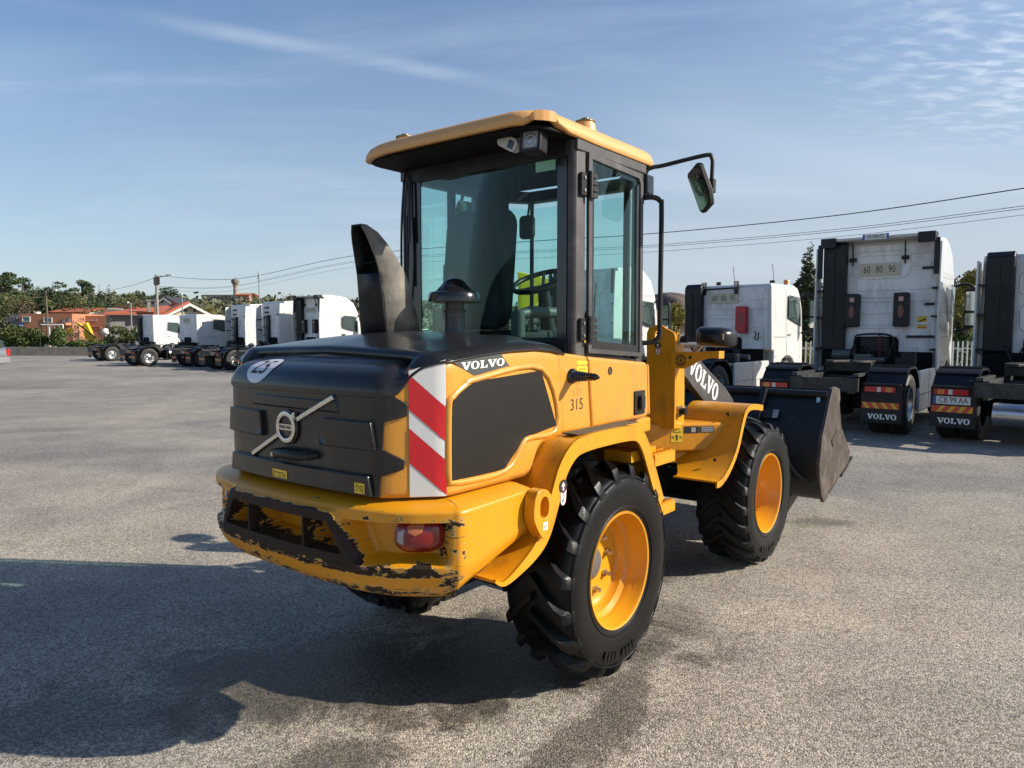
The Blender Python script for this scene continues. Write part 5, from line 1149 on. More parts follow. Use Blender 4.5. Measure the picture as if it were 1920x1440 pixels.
    rc = random.Random(int(X*100)); GRC = mat('clutter_grey', (.10, .10, .10), .5, .3, var=.3)
    for k in range(9):
        x_, y_, z_ = rc.uniform(1.5, 2.55), rc.uniform(-.95, .95), rc.uniform(1.0, 1.35); q = rc.uniform(.05, .14)
        if k % 3 == 0: MB().tube([(x_, y_-.18, z_), (x_, y_+.18, z_)], q*.8, 12).build('air_bottle', rc.choice([TBLK, GRC]), t, smooth=50)
        elif k % 3 == 1: MB().box(x_-q, x_+q, y_-q*1.4, y_+q*1.4, 1.0, z_).build('valve_block', rc.choice([TBLK, GRC, TFRM]), t, bevel=.01)
        else: MB().tube(catmull([(2.66, y_, 1.45), (2.45, y_*.9, 1.55-q), (2.2, y_*.7, 1.15), (1.7, y_*.5, 1.05)], 5), .014, 6).build('cable_loom', CABLE, t, smooth=60)
    # engine tunnel bulge below the wall
    MB().prism(rrect(-.45, .45, 1.05, 1.62, .10), 'x', xr-.05, xr-.008).build('tunnel_cover', DARK, t)
    if 'coil' in o:
        mb = MB(); mb.tube([(xr-.16+.035*cos(k*.9), -.12+.035*sin(k*.9), 1.66-.0062*k) for k in range(100)], .009, 5); mb.build('coiled_hose', mat('hose_red', (.20, .04, .045), .4), t, smooth=60)
        mb = MB(); mb.tube(catmull([(xr-.08, .42, 1.2), (xr-.16, .40, 1.55), (xr-.16, .30, 1.66), (xr-.16, -.26, 1.66), (xr-.16, -.38, 1.5), (xr-.08, -.40, 1.1)], 5), .02, 8); mb.box(xr-.14, xr-.03, -.28, .28, 1.30, 1.60); mb.build('hose_carrier', TBLK, t, smooth=60)
    # air intake stack on the left of the rear wall, with slats
    if 'intake' in o:
        ya, yb = .62, 1.10; zi = zt+.04
        st = MB(); st.prism([(xr-.02, 1.30), (xr-.20, 1.34), (xr-.22, 1.9), (xr-.20, 2.3), (xr-.23, zi-.45), (xr-.23, zi-.10), (xr-.12, zi), (xr-.02, zi)], 'y', ya, yb); s_ = st.build('air_intake', TBLK, t, bevel=.03)
        for k in range(int((zi-.5-1.6)/.055)): MB().box(xr-.242, xr-.20, ya+.05, yb-.05, 1.6+k*.055, 1.622+k*.055).build('intake_slat', TBLK, s_)
        MB().box(xr-.252, xr-.22, (ya+yb)/2-.012, (ya+yb)/2+.012, 1.6, zi-.25).build('intake_rib', TBLK, s_)
        MB().box(xr-.14, xr-.02, ya+.04, yb-.04, 1.0, 1.32).build('intake_duct', TBLK, s_, bevel=.02)
    if 'thinintake' in o:
        st = MB(); st.prism([(xr-.02, 1.1), (xr-.16, 1.1), (xr-.18, 1.8), (xr-.14, 2.55), (xr-.16, 2.78), (xr-.02, 2.80)], 'y', .22, .50); st.build('air_intake', TBLK, t, bevel=.03)
        for z_ in (2.9, 3.15): MB().box(xr-.04, xr-.01, .35, .80, z_, z_+.09).build('wall_bracket', TBLK, t)
        for z_ in (1.35, 1.7, 2.15, 2.65): MB().box(xr-.10, xr-.01, .62, .95, z_, z_+.05).build('wall_bracket', TBLK, t)
        MB().tube([(xr-.07, .78, 1.2), (xr-.07, .78, 2.75)], .02, 6).build('wall_rod', TBLK, t)
        MB().box(xr-.03, xr-.008, -.85, -.45, 2.78, 2.86).build('wall_bracket', TBLK, t)
    # side deflectors and roof spoiler
    if 'deflector' in o:
        for s in (-1, 1):
            d_ = MB(); d_.prism([(xr+.02, .95), (xr-.34, .95), (xr-.34, 2.45), (xr-.30, zt-.45), (xr-.28, zt-.12), (xr+.02, zt-.12)], 'y', s*1.205, s*1.24); d_.build('side_deflector', TW, t, bevel=.012)
            for z_ in (1.35, 2.0, 2.55): MB().box(xr-.26, xr-.02, min(s*1.08, s*1.2), max(s*1.08, s*1.2), z_, z_+.04).build('deflector_bracket', TBLK, t)
        if high == 2:
            for s in (-1, 1): MB().box(xr-.30, xr-.24, min(s*1.10, s*1.20), max(s*1.10, s*1.20), zt-.75, zt-.05).build('deflector_trim', TBLK, t, bevel=.01)
    if 'spoiler' in o:
        sp_ = MB(); sp_.prism([(xr-.36, zt+.05), (xr+.5, zt+.10), (xr+1.1, zt+.02), (xr+1.0, zt-.06), (xr-.34, zt-.01)], 'y', -1.02, 1.02); so = sp_.build('roof_spoiler', TW, t, bevel=.02)
        for s in (-1, 1):
            MB().prism([(xr-.37, zt-.14), (xr-.37, zt+.07), (xr-.05, zt+.08), (xr-.05, zt-.06)], 'y', s*.80, s*1.13).build('spoiler_end', TBLK, t, bevel=.02); MB().tube([(xr-.10, s*.52, zt-.05), (xr-.04, s*.52, zt-.50)], .015, 6).build('spoiler_strut', TBLK, t); MB().box(xr-.06, xr-.01, s*.52-.07, s*.52+.07, zt-.42, zt-.34).build('spoiler_bracket', TBLK, t)
    # side doors and glass
    for s in (-1, 1):
        W = lambda z, e=0.: s*(wy(z)+.004+e)
        def sidepoly(P, name, m, e=.0):
            mb2 = MB(); mb2.add([(p[0], W(p[1], e)-s*.10*ss(xr+1.55, xr+2.26, p[0]), p[1]) for p in P], [tuple(range(len(P)))]); return mb2.build(name, m, t)
        sidepoly([(xr+1.00, 2.12), (xr+1.55, 1.98), (xr+1.97, 1.88), (xr+1.90, 2.35), (xr+1.78, 2.66), (xr+1.04, 2.70)], 'side_window', mat('truck_window', (.035, .055, .05), .06, var=.2, vscale=1.5, coat=.5), .004)
        for P in ([(xr+.92, .95), (xr+.935, .95), (xr+.935, 2.80), (xr+.92, 2.80)], [(xr+1.98, 1.0), (xr+1.995, 1.0), (xr+1.99, 2.2), (xr+1.975, 2.2)], [(xr+.16, 1.62), (xr+.90, 1.62), (xr+.90, 1.63), (xr+.16, 1.63)], [(xr+.25, 2.55), (xr+.26, 2.0), (xr+.27, 2.0), (xr+.26, 2.55)], [(xr+.16, 1.12), (xr+2.0, 1.06), (xr+2.0, 1.07), (xr+.16, 1.13)]): sidepoly(P, 'door_seam', TSEAM, .003)
        sidepoly([(xr+1.02, 1.66), (xr+1.18, 1.65), (xr+1.18, 1.70), (xr+1.02, 1.71)], 'door_handle', TSEAM, .006)
        if high: sidepoly([(xr+.02, 2.86), (xr+1.9, 2.86), (xr+1.9, 2.87), (xr+.02, 2.87)], 'roof_seam', TSEAM, .003)
        mi = MB(); mi.prism(rrect(-.13, .13, -.42, .42, .05), 'x', xr+2.02, xr+2.16, Matrix.Translation((0, s*1.50, 2.22))); mo = mi.build('mirror_housing', TBLK, t, bevel=.03)
        MB().prism(rrect(-.10, .10, -.05, .36, .03), 'x', xr+2.010, xr+2.016, Matrix.Translation((0, s*1.50, 2.22))).build('mirror_pane', MIRROR, mo); MB().prism(rrect(-.10, .10, -.36, -.10, .03), 'x', xr+2.010, xr+2.016, Matrix.Translation((0, s*1.50, 2.22))).build('mirror_pane', MIRROR, mo)
        MB().tube(catmull([(xr+1.95, s*1.10, 2.66), (xr+2.05, s*1.35, 2.74), (xr+2.10, s*1.55, 2.66), (xr+2.10, s*1.62, 2.3), (xr+2.08, s*1.55, 1.86), (xr+2.0, s*1.18, 1.72)], 4), .03, 8).build('mirror_arm', TBLK, mo, smooth=60)
    ws = MB(); ws.add([(xr+2.13, -1.08, 1.95), (xr+2.13, 1.08, 1.95), (xr+2.02, 1.08, 2.72), (xr+2.02, -1.08, 2.72)], [(0, 1, 2, 3)])
    ws.v = [(p[0]+.13-(.08 if p[2] > 2.5 else 0), p[1], p[2]) for p in ws.v]; ws.build('windscreen', MATS['truck_window'], t)
    # speed plate 60 80 90
    if 'plate' in o:
        zp, yp, hw = ('hi' in o and 2.95) or (2.62 if not high else 2.90), .02 if high else .06, .40
        if high == 2: zp = 2.98; yp = -.02
        pl_ = MB().box(xr-.046, xr-.026, yp-hw, yp+hw, zp-.135, zp+.135).build('speed_plate', PLCR, t)
        for k, tx in enumerate(('60', '80', '90')):
            yc = yp+.25-.25*k; flat(text2d(tx, .175), onplane((xr-.0468, yc, zp), (0, -1, 0), (0, 0, 1), .82, 1.15), 'speed_number', LETB, pl_)
            mb2 = MB(); mb2.grid(lambda u, v: (xr-.0466, yc+(.112+.006*v)*cos(2*pi*u), zp+(.112+.006*v)*sin(2*pi*u)), 32, 2, True); mb2.build('plate_ring', mat('ring_grey', (.36, .33, .25), .5), pl_)
    if 'blackboxes' in o:
        for yc in (.48, -.50):
            b_ = MB().prism(rrect(yc-.15, yc+.15, 1.82, 2.50, .04), 'x', xr-.20, xr-.02).build('extinguisher_box', TBLK, t, bevel=.02)
            MB().prism([(yc+.055*cos(2*pi*k/20), 2.13+.13*sin(2*pi*k/20)) for k in range(20)], 'x', xr-.206, xr-.19).build('box_window', mat('window_brown', (.14, .045, .03), .25), b_); MB().box(xr-.204, xr-.19, yc-.045, yc+.045, 2.33, 2.42).build('box_label', mat('label_red', (.62, .33, .28), .5), b_)
        MB().box(xr-.016, xr-.0135, -.97, -.79, 1.78, 2.03).build('warning_sign', YSTK, t); MB().add([(xr-.017, -.82, 1.90), (xr-.017, -.95, 1.96), (xr-.017, -.94, 1.99), (xr-.017, -.82, 1.93)], [(0, 1, 2, 3)]).build('sign_print', LETB, t); MB().box(xr-.0172, xr-.0165, -.96, -.80, 1.79, 1.815).build('sign_print', HZR, t)
        for (ya, yb, z_) in ((-1.10, -.92, 2.24), (-1.12, -.60, 1.60), (-1.12, -.85, 2.95)): MB().box(xr-.06, xr-.01, ya, yb, z_, z_+.05).build('wall_bracket', TBLK, t)
        flat(text2d('1/5', .11), onplane((xr-.0135, -.76, 1.37), (0, -1, 0), (0, 0, 1)), 'chalk_mark', mat('chalk_grey', (.36, .36, .42), .7), t)
    if 'redbox' in o:
        b_ = MB().prism(rrect(-.62, -.34, 1.72, 2.40, .03), 'x', xr-.20, xr-.02).build('extinguisher_box', BOXR, t, bevel=.02)
        MB().prism([(-.48+.055*cos(2*pi*k/20), 2.10+.15*sin(2*pi*k/20)) for k in range(20)], 'x', xr-.204, xr-.19).build('box_window', mat('window_maroon', (.20, .05, .05), .3), b_)
        MB().tube(catmull([(xr-.03, -.78, 1.78), (xr-.05, -.84, 1.70), (xr-.05, -.80, 1.58), (xr-.03, -.88, 1.56), (xr-.03, -.90, 1.74)], 5), .012, 6).build('hanging_lead', CABLE, t, smooth=60)
        MB().tube([(xr-.05, .82, 2.86), (xr-.05, -.36, 2.88)], .022, 6).build('lamp_rail', TBLK, t)
        for yc in (.62, -.28):
            MB().box(xr-.08, xr-.0, yc-.06, yc+.06, 2.93, 3.05).build('work_lamp', TBLK, t, bevel=.01); MB().box(xr-.084, xr-.079, yc-.05, yc+.05, 2.94, 3.04).build('lamp_lens', LCLR, t); MB().box(xr-.06, xr-.01, yc-.05, yc+.05, 2.72, 2.85).build('rail_bracket', TBLK, t)
        for (x_, y_) in ((xr+.5, .50), (xr+.8, -.85)): MB().box(x_, x_+.06, y_-.06, y_+.06, zt, zt+.12).build('roof_lamp', TBLK, t, bevel=.01)
        MB().lathe([(.085, zt-.02), (.085, zt+.02), (.075, zt+.03), (.078, zt+.12), (.055, zt+.16), (0, zt+.165)], (xr+1.5, -.95, 0), n=20).build('beacon', BEAC, t, smooth=50)
        for y_ in (.35, -.75): MB().tube([(xr+1.2, y_, zt), (xr+1.05, y_, zt+.55)], .008, 5).build('aerial', CABLE, t)
    if 'aerial' in o: MB().tube([(xr+1.6, -.6, zt), (xr+1.5, -.6, zt+.5)], .008, 5).build('aerial', CABLE, t)
    if 'regplate' in o:
        p_ = MB().box(-.752, -.746, .66, 1.19, .60, .72).build('number_plate', PLWH, t); MB().box(-.7535, -.752, 1.145, 1.19, .60, .72).build('plate_band', PLBL, p_); flat(text2d('CB 99 AA', .115), onplane((-.7538, .90, .66), (0, -1, 0), (0, 0, 1), .86, 1.1), 'plate_number', LETB, p_)
    if 'roofplate' in o:
        p_ = MB().box(xr-.375, xr-.37, -.26, .26, zt-.02, zt+.09).build('number_plate', PLWH, t)
        for (a, b) in ((.215, .26), (-.26, -.215)): MB().box(xr-.377, xr-.3752, a, b, zt-.02, zt+.09).build('plate_band', PLBL, p_)
        flat(text2d('FV-954-FZ', .088), onplane((xr-.378, 0, zt+.035), (0, -1, 0), (0, 0, 1), .86, 1.1), 'plate_number', LETB, p_)
    if 'airtank' in o:
        for x_ in (-.62, ): MB().tube([(x_, -.35, .48), (x_, .36, .48)], .17, 18).build('air_tank', TALU, t, smooth=50)
    return t
truck('white low-roof tractor unit with a red box on its rear wall and an amber beacon', 3.73, 16.86, 43.0, 0, ['skirt', 'intake', 'plate', 'redbox', 'orange'])
truck('white high-roof tractor unit with two black boxes and plate 60 80 90 on its rear', 5.79, 12.72, 38.8, 2, ['skirt', 'intake', 'plate', 'blackboxes', 'deflector', 'spoiler', 'roofplate', 'coil', 'marker', 'name'], .93, -.04)
truck('white tractor unit cut by the right picture edge, number plate above its striped flap', 7.86, 10.92, 42.3, 0, ['skirt', 'intake', 'regplate', 'marker', 'name', 'airtank', 'aerial', 'deflector'], .94, .17)
truck('white tractor unit mostly hidden behind the loader cab, mirror beside the yellow tower', .35, 19.6, 43.0, 2, ['skirt', 'intake', 'deflector'])
truck('leftmost white tractor unit with low roof and grey rear wall beside the hedge', -28.2, 50.05, 42.8, 0, ['intake', 'orange'], 1.0, .25)
truck('white low-roof tractor unit with pale battery box, second from the left', -21.38, 41.51, 43.0, 0, ['whitechassis', 'orange', 'plate'])
truck('white high-roof tractor unit with open black brackets on its rear, third from the left', -17.71, 40.16, 42.9, 1, ['skirt', 'deflector', 'thinintake', 'orange'])
truck('white high-roof tractor unit with black rods on its rear, fourth from the left', -14.6, 36.54, 43.0, 1, ['skirt', 'deflector', 'thinintake', 'marker'])
truck('white high-roof tractor unit with a roof fairing, nearest to the loader exhaust scoop', -11.93, 34.33, 42.9, 2, ['skirt', 'deflector', 'intake', 'blackboxes', 'plate', 'spoiler', 'orange'])

# ================================================================== BACKGROUND
def at(px, py, Y):
    u = (720-py)/FPX; d = Vector(((px-960)/FPX, cos(PITCH)+u*sin(PITCH), -sin(PITCH)+u*cos(PITCH))); k = Y/d.y
    return Vector((d.x*k, Y, CAMH+d.z*k))
def leafmat(name, col, isl=.33): return mat(name, col, .7, var=.25, vscale=3, island=isl, spec=.25)
LF_OLIVE = leafmat('leaf_olive', (0.115, 0.128, 0.047)); LF_DARK = leafmat('leaf_dark', (0.038, 0.061, 0.027)); LF_PINE = leafmat('leaf_pine', (0.054, 0.081, 0.032)); LF_HEDGE = leafmat('leaf_hedge', (0.081, 0.111, 0.032), .6); LF_YEL = leafmat('leaf_yellow', (0.216, 0.189, 0.041)); LF_CYP = leafmat('leaf_cypress', (0.061, 0.081, 0.038)); LF_BROWN = leafmat('leaf_brown', (0.142, 0.115, 0.068))
BARK = mat('bark', (.10, .075, .055), .9, var=.3, vscale=12, bump=.4, bscale=30)
def leaves(mb, blobs, n, size, rnd, flat_=.0):
    wts = [b[3]*b[4]*b[5] for b in blobs]; tot_ = sum(wts)
    for (cx_, cy_, cz_, rx, ry, rz), w in zip(blobs, wts):
        for _ in range(int(n*w/tot_)):
            while True:
                a, b, c = rnd.uniform(-1, 1), rnd.uniform(-1, 1), rnd.uniform(-1, 1); q = a*a+b*b+c*c
                if q <= 1 and q > .25*rnd.random(): break
            p = Vector((cx_+a*rx, cy_+b*ry, cz_+c*rz)); s = size*rnd.uniform(.6, 1.4)
            d = Vector((rnd.gauss(0, 1), rnd.gauss(0, 1), rnd.gauss(0, .7))).normalized(); e = d.cross(Vector((rnd.gauss(0, 1), rnd.gauss(0, 1), rnd.gauss(0, 1)))).normalized()
            mb.add([p-d*s, p+e*s*.42, p+d*s, p-e*s*.42], [(0, 1, 2, 3)])
def tree_meshes(kind, seed, n=900):
    rnd = random.Random(seed); cr = MB(); tr = MB()
    if kind == 'pine':      # bare trunk, layered umbrella crown; unit height 10
        tr.tube(catmull([(0, 0, -1), (.1, .05, 3), (-.1, .1, 6), (.1, 0, 9)], 4), [.26]+[.24-.011*k for k in range(12)], 7)
        bl = []
        for k in range(9):
            a = rnd.uniform(0, 6.28); z = rnd.uniform(5.6, 9.4); r_ = lerp(2.1, .6, (z-5.6)/4); x_, y_ = r_*cos(a), r_*sin(a)
            tr.tube([(0, 0, z-1.0), (x_, y_, z)], [.09, .03], 5); bl.append((x_, y_, z, rnd.uniform(.8, 1.25), rnd.uniform(.8, 1.25), rnd.uniform(.4, .65)))
        bl.append((0, 0, 9.3, .9, .9, .7)); leaves(cr, bl, n, .24, rnd)
    elif kind == 'round':
        tr.tube([(0, 0, -1), (0, 0, 2.5), (.3, .1, 6)], [.3, .24, .1], 7); bl = []
        for k in range(13):
            a = rnd.uniform(0, 6.28); z = rnd.uniform(2.6, 8.6); r_ = 2.6*sqrt(max(.05, 1-((z-5.2)/4.2)**2))*rnd.uniform(.4, 1); x_, y_ = r_*cos(a), r_*sin(a)
            tr.tube([(0, 0, max(1.5, z-2)), (x_, y_, z)], [.10, .03], 5); q = rnd.uniform(.8, 1.5); bl.append((x_, y_, z, q, q, q*.8))
        leaves(cr, bl, n, .26, rnd)
    elif kind == 'cypress':
        tr.tube([(0, 0, -1), (0, 0, 8)], [.22, .05], 7); bl = [(rnd.uniform(-.15, .15), rnd.uniform(-.15, .15), z, w, w, .75) for z, w in ((.9, 1.1), (1.8, 1.25), (2.8, 1.25), (3.8, 1.18), (4.8, 1.05), (5.8, .9), (6.8, .72), (7.8, .52), (8.7, .34), (9.5, .18))]
        bl += [(1.1*cos(a)*k, 1.1*sin(a)*k, z, .32, .32, .5) for a, z, k in [(rnd.uniform(0, 6.28), rnd.uniform(.8, 7), rnd.uniform(.6, 1.)) for _ in range(22)]]
        leaves(cr, bl, n, .15, rnd)
    elif kind == 'bush':
        bl = [(rnd.uniform(-1, 1)*2.0, rnd.uniform(-1, 1)*2.0, rnd.uniform(.6, 2.6), rnd.uniform(.8, 1.4), rnd.uniform(.8, 1.4), rnd.uniform(.7, 1.1)) for _ in range(9)]; tr.tube([(0, 0, -.5), (0, 0, 2)], [.15, .05], 5); leaves(cr, bl, n, .20, rnd)
    elif kind == 'willow':
        tr.tube([(0, 0, -1), (.1, 0, 3), (.2, .1, 6)], [.3, .22, .1], 7); bl = []
        for k in range(26):
            a = rnd.uniform(0, 6.28); r_ = rnd.uniform(.3, 2.7); z = 9.2-.35*r_*r_*.6-rnd.uniform(0, 5.2)*min(1, r_/2); bl.append((r_*cos(a), r_*sin(a), z, .55, .55, 1.15))
        for k in range(6): a = k*1.05; tr.tube([(0, 0, 2.5), (1.6*cos(a), 1.6*sin(a), 6.5)], [.12, .04], 5)
        leaves(cr, bl, n, .19, rnd)
    return cr, tr
TM = {}
def tree(name, kind, seed, lf, base, h, label, cat='tree', group=None, n=900, wide=1.0, rz=0.):
    key = (kind, seed, lf.name, n)
    if key not in TM:
        c, t_ = tree_meshes(kind, seed, n); TM[key] = (c.mesh('crown', lf, None, False), t_.mesh('trunk', BARK, 60))
    r_ = empty(name, base, rz); hh = h/10 if kind != 'bush' else h/3.2; r_.scale = (hh*wide, hh*wide, hh); tag(r_, label, cat, group)
    link('crown', TM[key][0], r_); link('trunk', TM[key][1], r_); return r_
rnd = random.Random(11)

# ---- hillside terrain
def hill(x, y):
    r_ = hypot(x*.35, y); prof = ss(95, 290, y)*15.5+ss(70, 110, y)*1.0
    prof *= .56+.44*ss(10, -140, x)+.10*sin(x*.021+1.3)
    return gz(66)-.3+prof+.8*sin(x*.05+y*.04)*ss(120, 200, y)+.5*sin(x*.13)*ss(140, 220, y)
mb = MB(); xs_ = [-360+12*k for k in range(61)]; yv = [66.2, 75, 85, 95, 110, 125, 140, 160, 180, 200, 220, 245, 270, 290, 340, 460]
mb.grid(lambda u, v: (xs_[int(round(u*60))], yv[int(round(v*15))], hill(xs_[int(round(u*60))], yv[int(round(v*15))])), 61, 16)
tag(mb.build('hillside', mat('scrub_ground', (.060, .062, .030), .95, var=.5, vscale=.12, dirt=(.13, .105, .06), dscale=.06, dlo=.48, dhi=.62), None, smooth=180), 'scrubby green hillside', None, None, 'structure')
# scrub on the slope, too small to count
mb = MB()
for _ in range(2600):
    x_, y_ = rnd.uniform(-190, 20), rnd.uniform(125, 285); z_ = hill(x_, y_); s_ = rnd.uniform(.5, 1.5)
    for k in range(7):
        p = Vector((x_+rnd.gauss(0, s_), y_+rnd.gauss(0, s_), z_+abs(rnd.gauss(0, s_*.8)))); d = Vector((rnd.gauss(0, 1), rnd.gauss(0, 1), rnd.gauss(0, .8))).normalized()*s_*.8; e = Vector((rnd.gauss(0, 1), rnd.gauss(0, 1), rnd.gauss(0, 1))).normalized()*s_*.6
        mb.add([p-d, p+e, p+d, p-e], [(0, 1, 2, 3)])
tag(mb.build('hill_scrub', leafmat('leaf_scrub', (.115, .118, .066), .35), None, recalc=False), 'olive green scrub covering the hillside', 'scrub', None, 'stuff')

# ---- trees on the hill, by picture column, top row and distance
spec = [ # px, top py, Y, kind, leaf, wide, label
 (17, 510, 150, 'pine', LF_PINE, 1.25, 'tall pine with a bare double-looking trunk at the left edge of the hill'),
 (1, 519, 140, 'pine', LF_DARK, 1.2, 'dark pine cut by the left picture edge'),
 (42, 519, 155, 'pine', LF_PINE, .9, 'slim ragged pine right of the tall bare-trunked pine'),
 (98, 515, 140, 'round', LF_DARK, 1.35, 'broad dark pine crown rising behind the arched street lamp'),
 (68, 531, 150, 'round', LF_PINE, 1.2, 'rounded green tree left of the broad dark pine'),
 (153, 524, 150, 'pine', LF_PINE, 1.15, 'lone umbrella pine above the red-tiled cottage'),
 (188, 534, 165, 'cypress', LF_DARK, 1.3, 'smaller of the two dark cypresses on the hill'),
 (203, 530, 165, 'cypress', LF_DARK, 1.7, 'larger of the two dark cypresses on the hill'),
 (309, 535, 170, 'round', LF_DARK, 1.9, 'dense dark tree above the white house behind the utility pole'),
 (400, 570, 160, 'round', LF_YEL, 1.3, 'yellowing round tree left of the water tower slope'),
 (476, 547, 250, 'round', LF_DARK, .9, 'small dark tree beside the pink house on the ridge'),
 (240, 545, 175, 'round', LF_OLIVE, 1.3, 'olive green tree right of the two cypresses'),
 (262, 541, 180, 'round', LF_PINE, 1.1, 'green tree just left of the utility pole top')]
for i, (px, py, Y, kind, lf, wd, lab) in enumerate(spec):
    top = at(px, py, Y); b = hill(top.x, Y)
    tree({'pine': 'pine_tree', 'round': 'broad_tree', 'cypress': 'cypress_tree'}[kind], kind, 20+i, lf, (top.x, Y, b-.3), top.z-b+.3, lab, n=1300, wide=wd, rz=i*.7)
k = 0
for row in range(3):
    for j in range(26):
        px = -20+j*11.5+rnd.uniform(-5, 5); Y = 128+row*14+rnd.uniform(-4, 4); py = rnd.uniform(545, 562)+(8 if px > 150 else 0)-row*2
        top = at(px, py, Y); b = hill(top.x, Y)
        if top.z-b < 1.5 or (px > 205 and row != 1) or px > 255: continue
        kd = rnd.choice(['round', 'round', 'pine', 'round']); lf = rnd.choice([LF_DARK, LF_PINE, LF_PINE, LF_OLIVE, LF_BROWN])
        tree('forest_tree', kd, 50+k % 6, lf, (top.x, Y, b-.3), top.z-b+.3, 'small dark green tree in the wood on the left hillside', 'tree', 'trees of the hillside wood', n=520, wide=rnd.uniform(1., 1.5), rz=rnd.uniform(0, 6.28)); k += 1
for j in range(26):
    px = rnd.uniform(225, 640); Y = rnd.uniform(170, 285); x_ = at(px, 600, Y).x; b = hill(x_, Y)
    tree('slope_bush', 'bush', 70+j % 4, rnd.choice([LF_OLIVE, LF_PINE, LF_BROWN, LF_DARK]), (x_, Y, b-.2), rnd.uniform(1.2, 2.6), 'low olive bush scattered on the open slope right of the wood', 'bush', 'bushes on the open slope', n=260, rz=rnd.uniform(0, 6.28))

# ---- buildings
BRK = mat('orange_brick', (.44, .19, .10), .85, var=.12, vscale=9, bump=.2, bscale=20); CREAM = mat('cream_render', (.56, .50, .36), .85, var=.06); TILE = mat('red_tile', (.42, .11, .05), .8, var=.2, vscale=6, bump=.3, bscale=12); GRYW = mat('grey_render', (.20, .18, .18), .9, var=.1); WHR = mat('white_render', (.62, .61, .58), .85, var=.04); SLATE = mat('dark_slate', (.04, .042, .05), .7); WINT = mat('teal_window', (.10, .22, .21), .15, var=.2); WIND = mat('dark_window', (.03, .035, .04), .12); CONC = mat('old_concrete', (.24, .215, .18), .92, var=.25, vscale=3, bump=.3, bscale=25, dirt=(.10, .09, .075), dscale=2.2, dlo=.48, dhi=.7); PINKR = mat('pink_render', (.55, .30, .24), .85)
GRP = None
def W2(px0, px1, pyt, pyb, Y):
    a, b = at(px0, pyt, Y), at(px1, pyb, Y); return a.x, b.x, b.z, a.z
def win(par, px0, px1, pyt, pyb, Y, m, fm):
    x0, x1, z0, z1 = W2(px0, px1, pyt, pyb, Y); f_ = MB(); 
    f_.box(x0-.09, x1+.09, Y-.10, Y+.02, z0-.09, z0); f_.box(x0-.09, x1+.09, Y-.10, Y+.02, z1, z1+.09); f_.box(x0-.09, x0, Y-.10, Y+.02, z0, z1); f_.box(x1, x1+.09, Y-.10, Y+.02, z0, z1)
    fo = f_.build('window', fm, par); MB().box(x0, x1, Y-.03, Y-.02, z0, z1).build('pane', m, fo); return fo
Yb = 112.; r_ = empty('brick_building', (0, 0, 0)); tag(r_, 'long low orange brick building behind the hedge with teal windows', 'building')
x0, x1, z0, z1 = W2(36, 137, 588, 640, Yb); MB().box(x0, x1, Yb, Yb+14, z0-3, z1).build('wall', BRK, r_)
xa, xb, _, zb = W2(124, 248, 591, 640, Yb+.0); MB().box(x1+.02, xb, Yb+3.5, Yb+15, z0-3, zb).build('wall', BRK, r_)
xg, xh, _, zg = W2(5, 36, 589, 640, Yb); MB().box(xg, x0-.02, Yb+1.5, Yb+13, z0-3, zg).build('side_wall', GRYW, r_)
for (a, b, c, d) in ((43, 56, 594.5, 602.5), (83, 97, 596.5, 604)): win(r_, a, b, c, d, Yb, WINT, WHR)
for k in range(4): win(r_, 9+k*6.5, 12+k*6.5, 595, 602, Yb+1.5, WIND, GRYW)
for (a, b, c, d) in ((118, 123, 599, 604), (128, 131, 597, 604)): win(r_, a, b, c, d, Yb+.0, WHR, GRYW)
xq, xw, zq, zw = W2(122, 134, 605, 610, Yb); MB().box(xq, xw, Yb-1.4, Yb, zq, zw).build('balcony', BRK, r_)
xq, xw, zq, zw = W2(64, 69, 584.5, 588, Yb+2); MB().box(xq, xw, Yb+2, Yb+3, zq, zw).build('chimney', WHR, r_)
win(r_, 156, 181, 599, 601.5, Yb+3.5, WHR, BRK); win(r_, 172, 188, 613.5, 616, Yb+3.5, WIND, BRK)
xq, xw, zq, zw = W2(162, 246, 582, 591, Yb+9); MB().prism([(Yb+9, zq), (Yb+16, zw+.3), (Yb+16, zq)], 'x', xq, xw).build('roof', mat('brown_roof', (.12, .085, .07), .8, var=.2, vscale=5), r_)
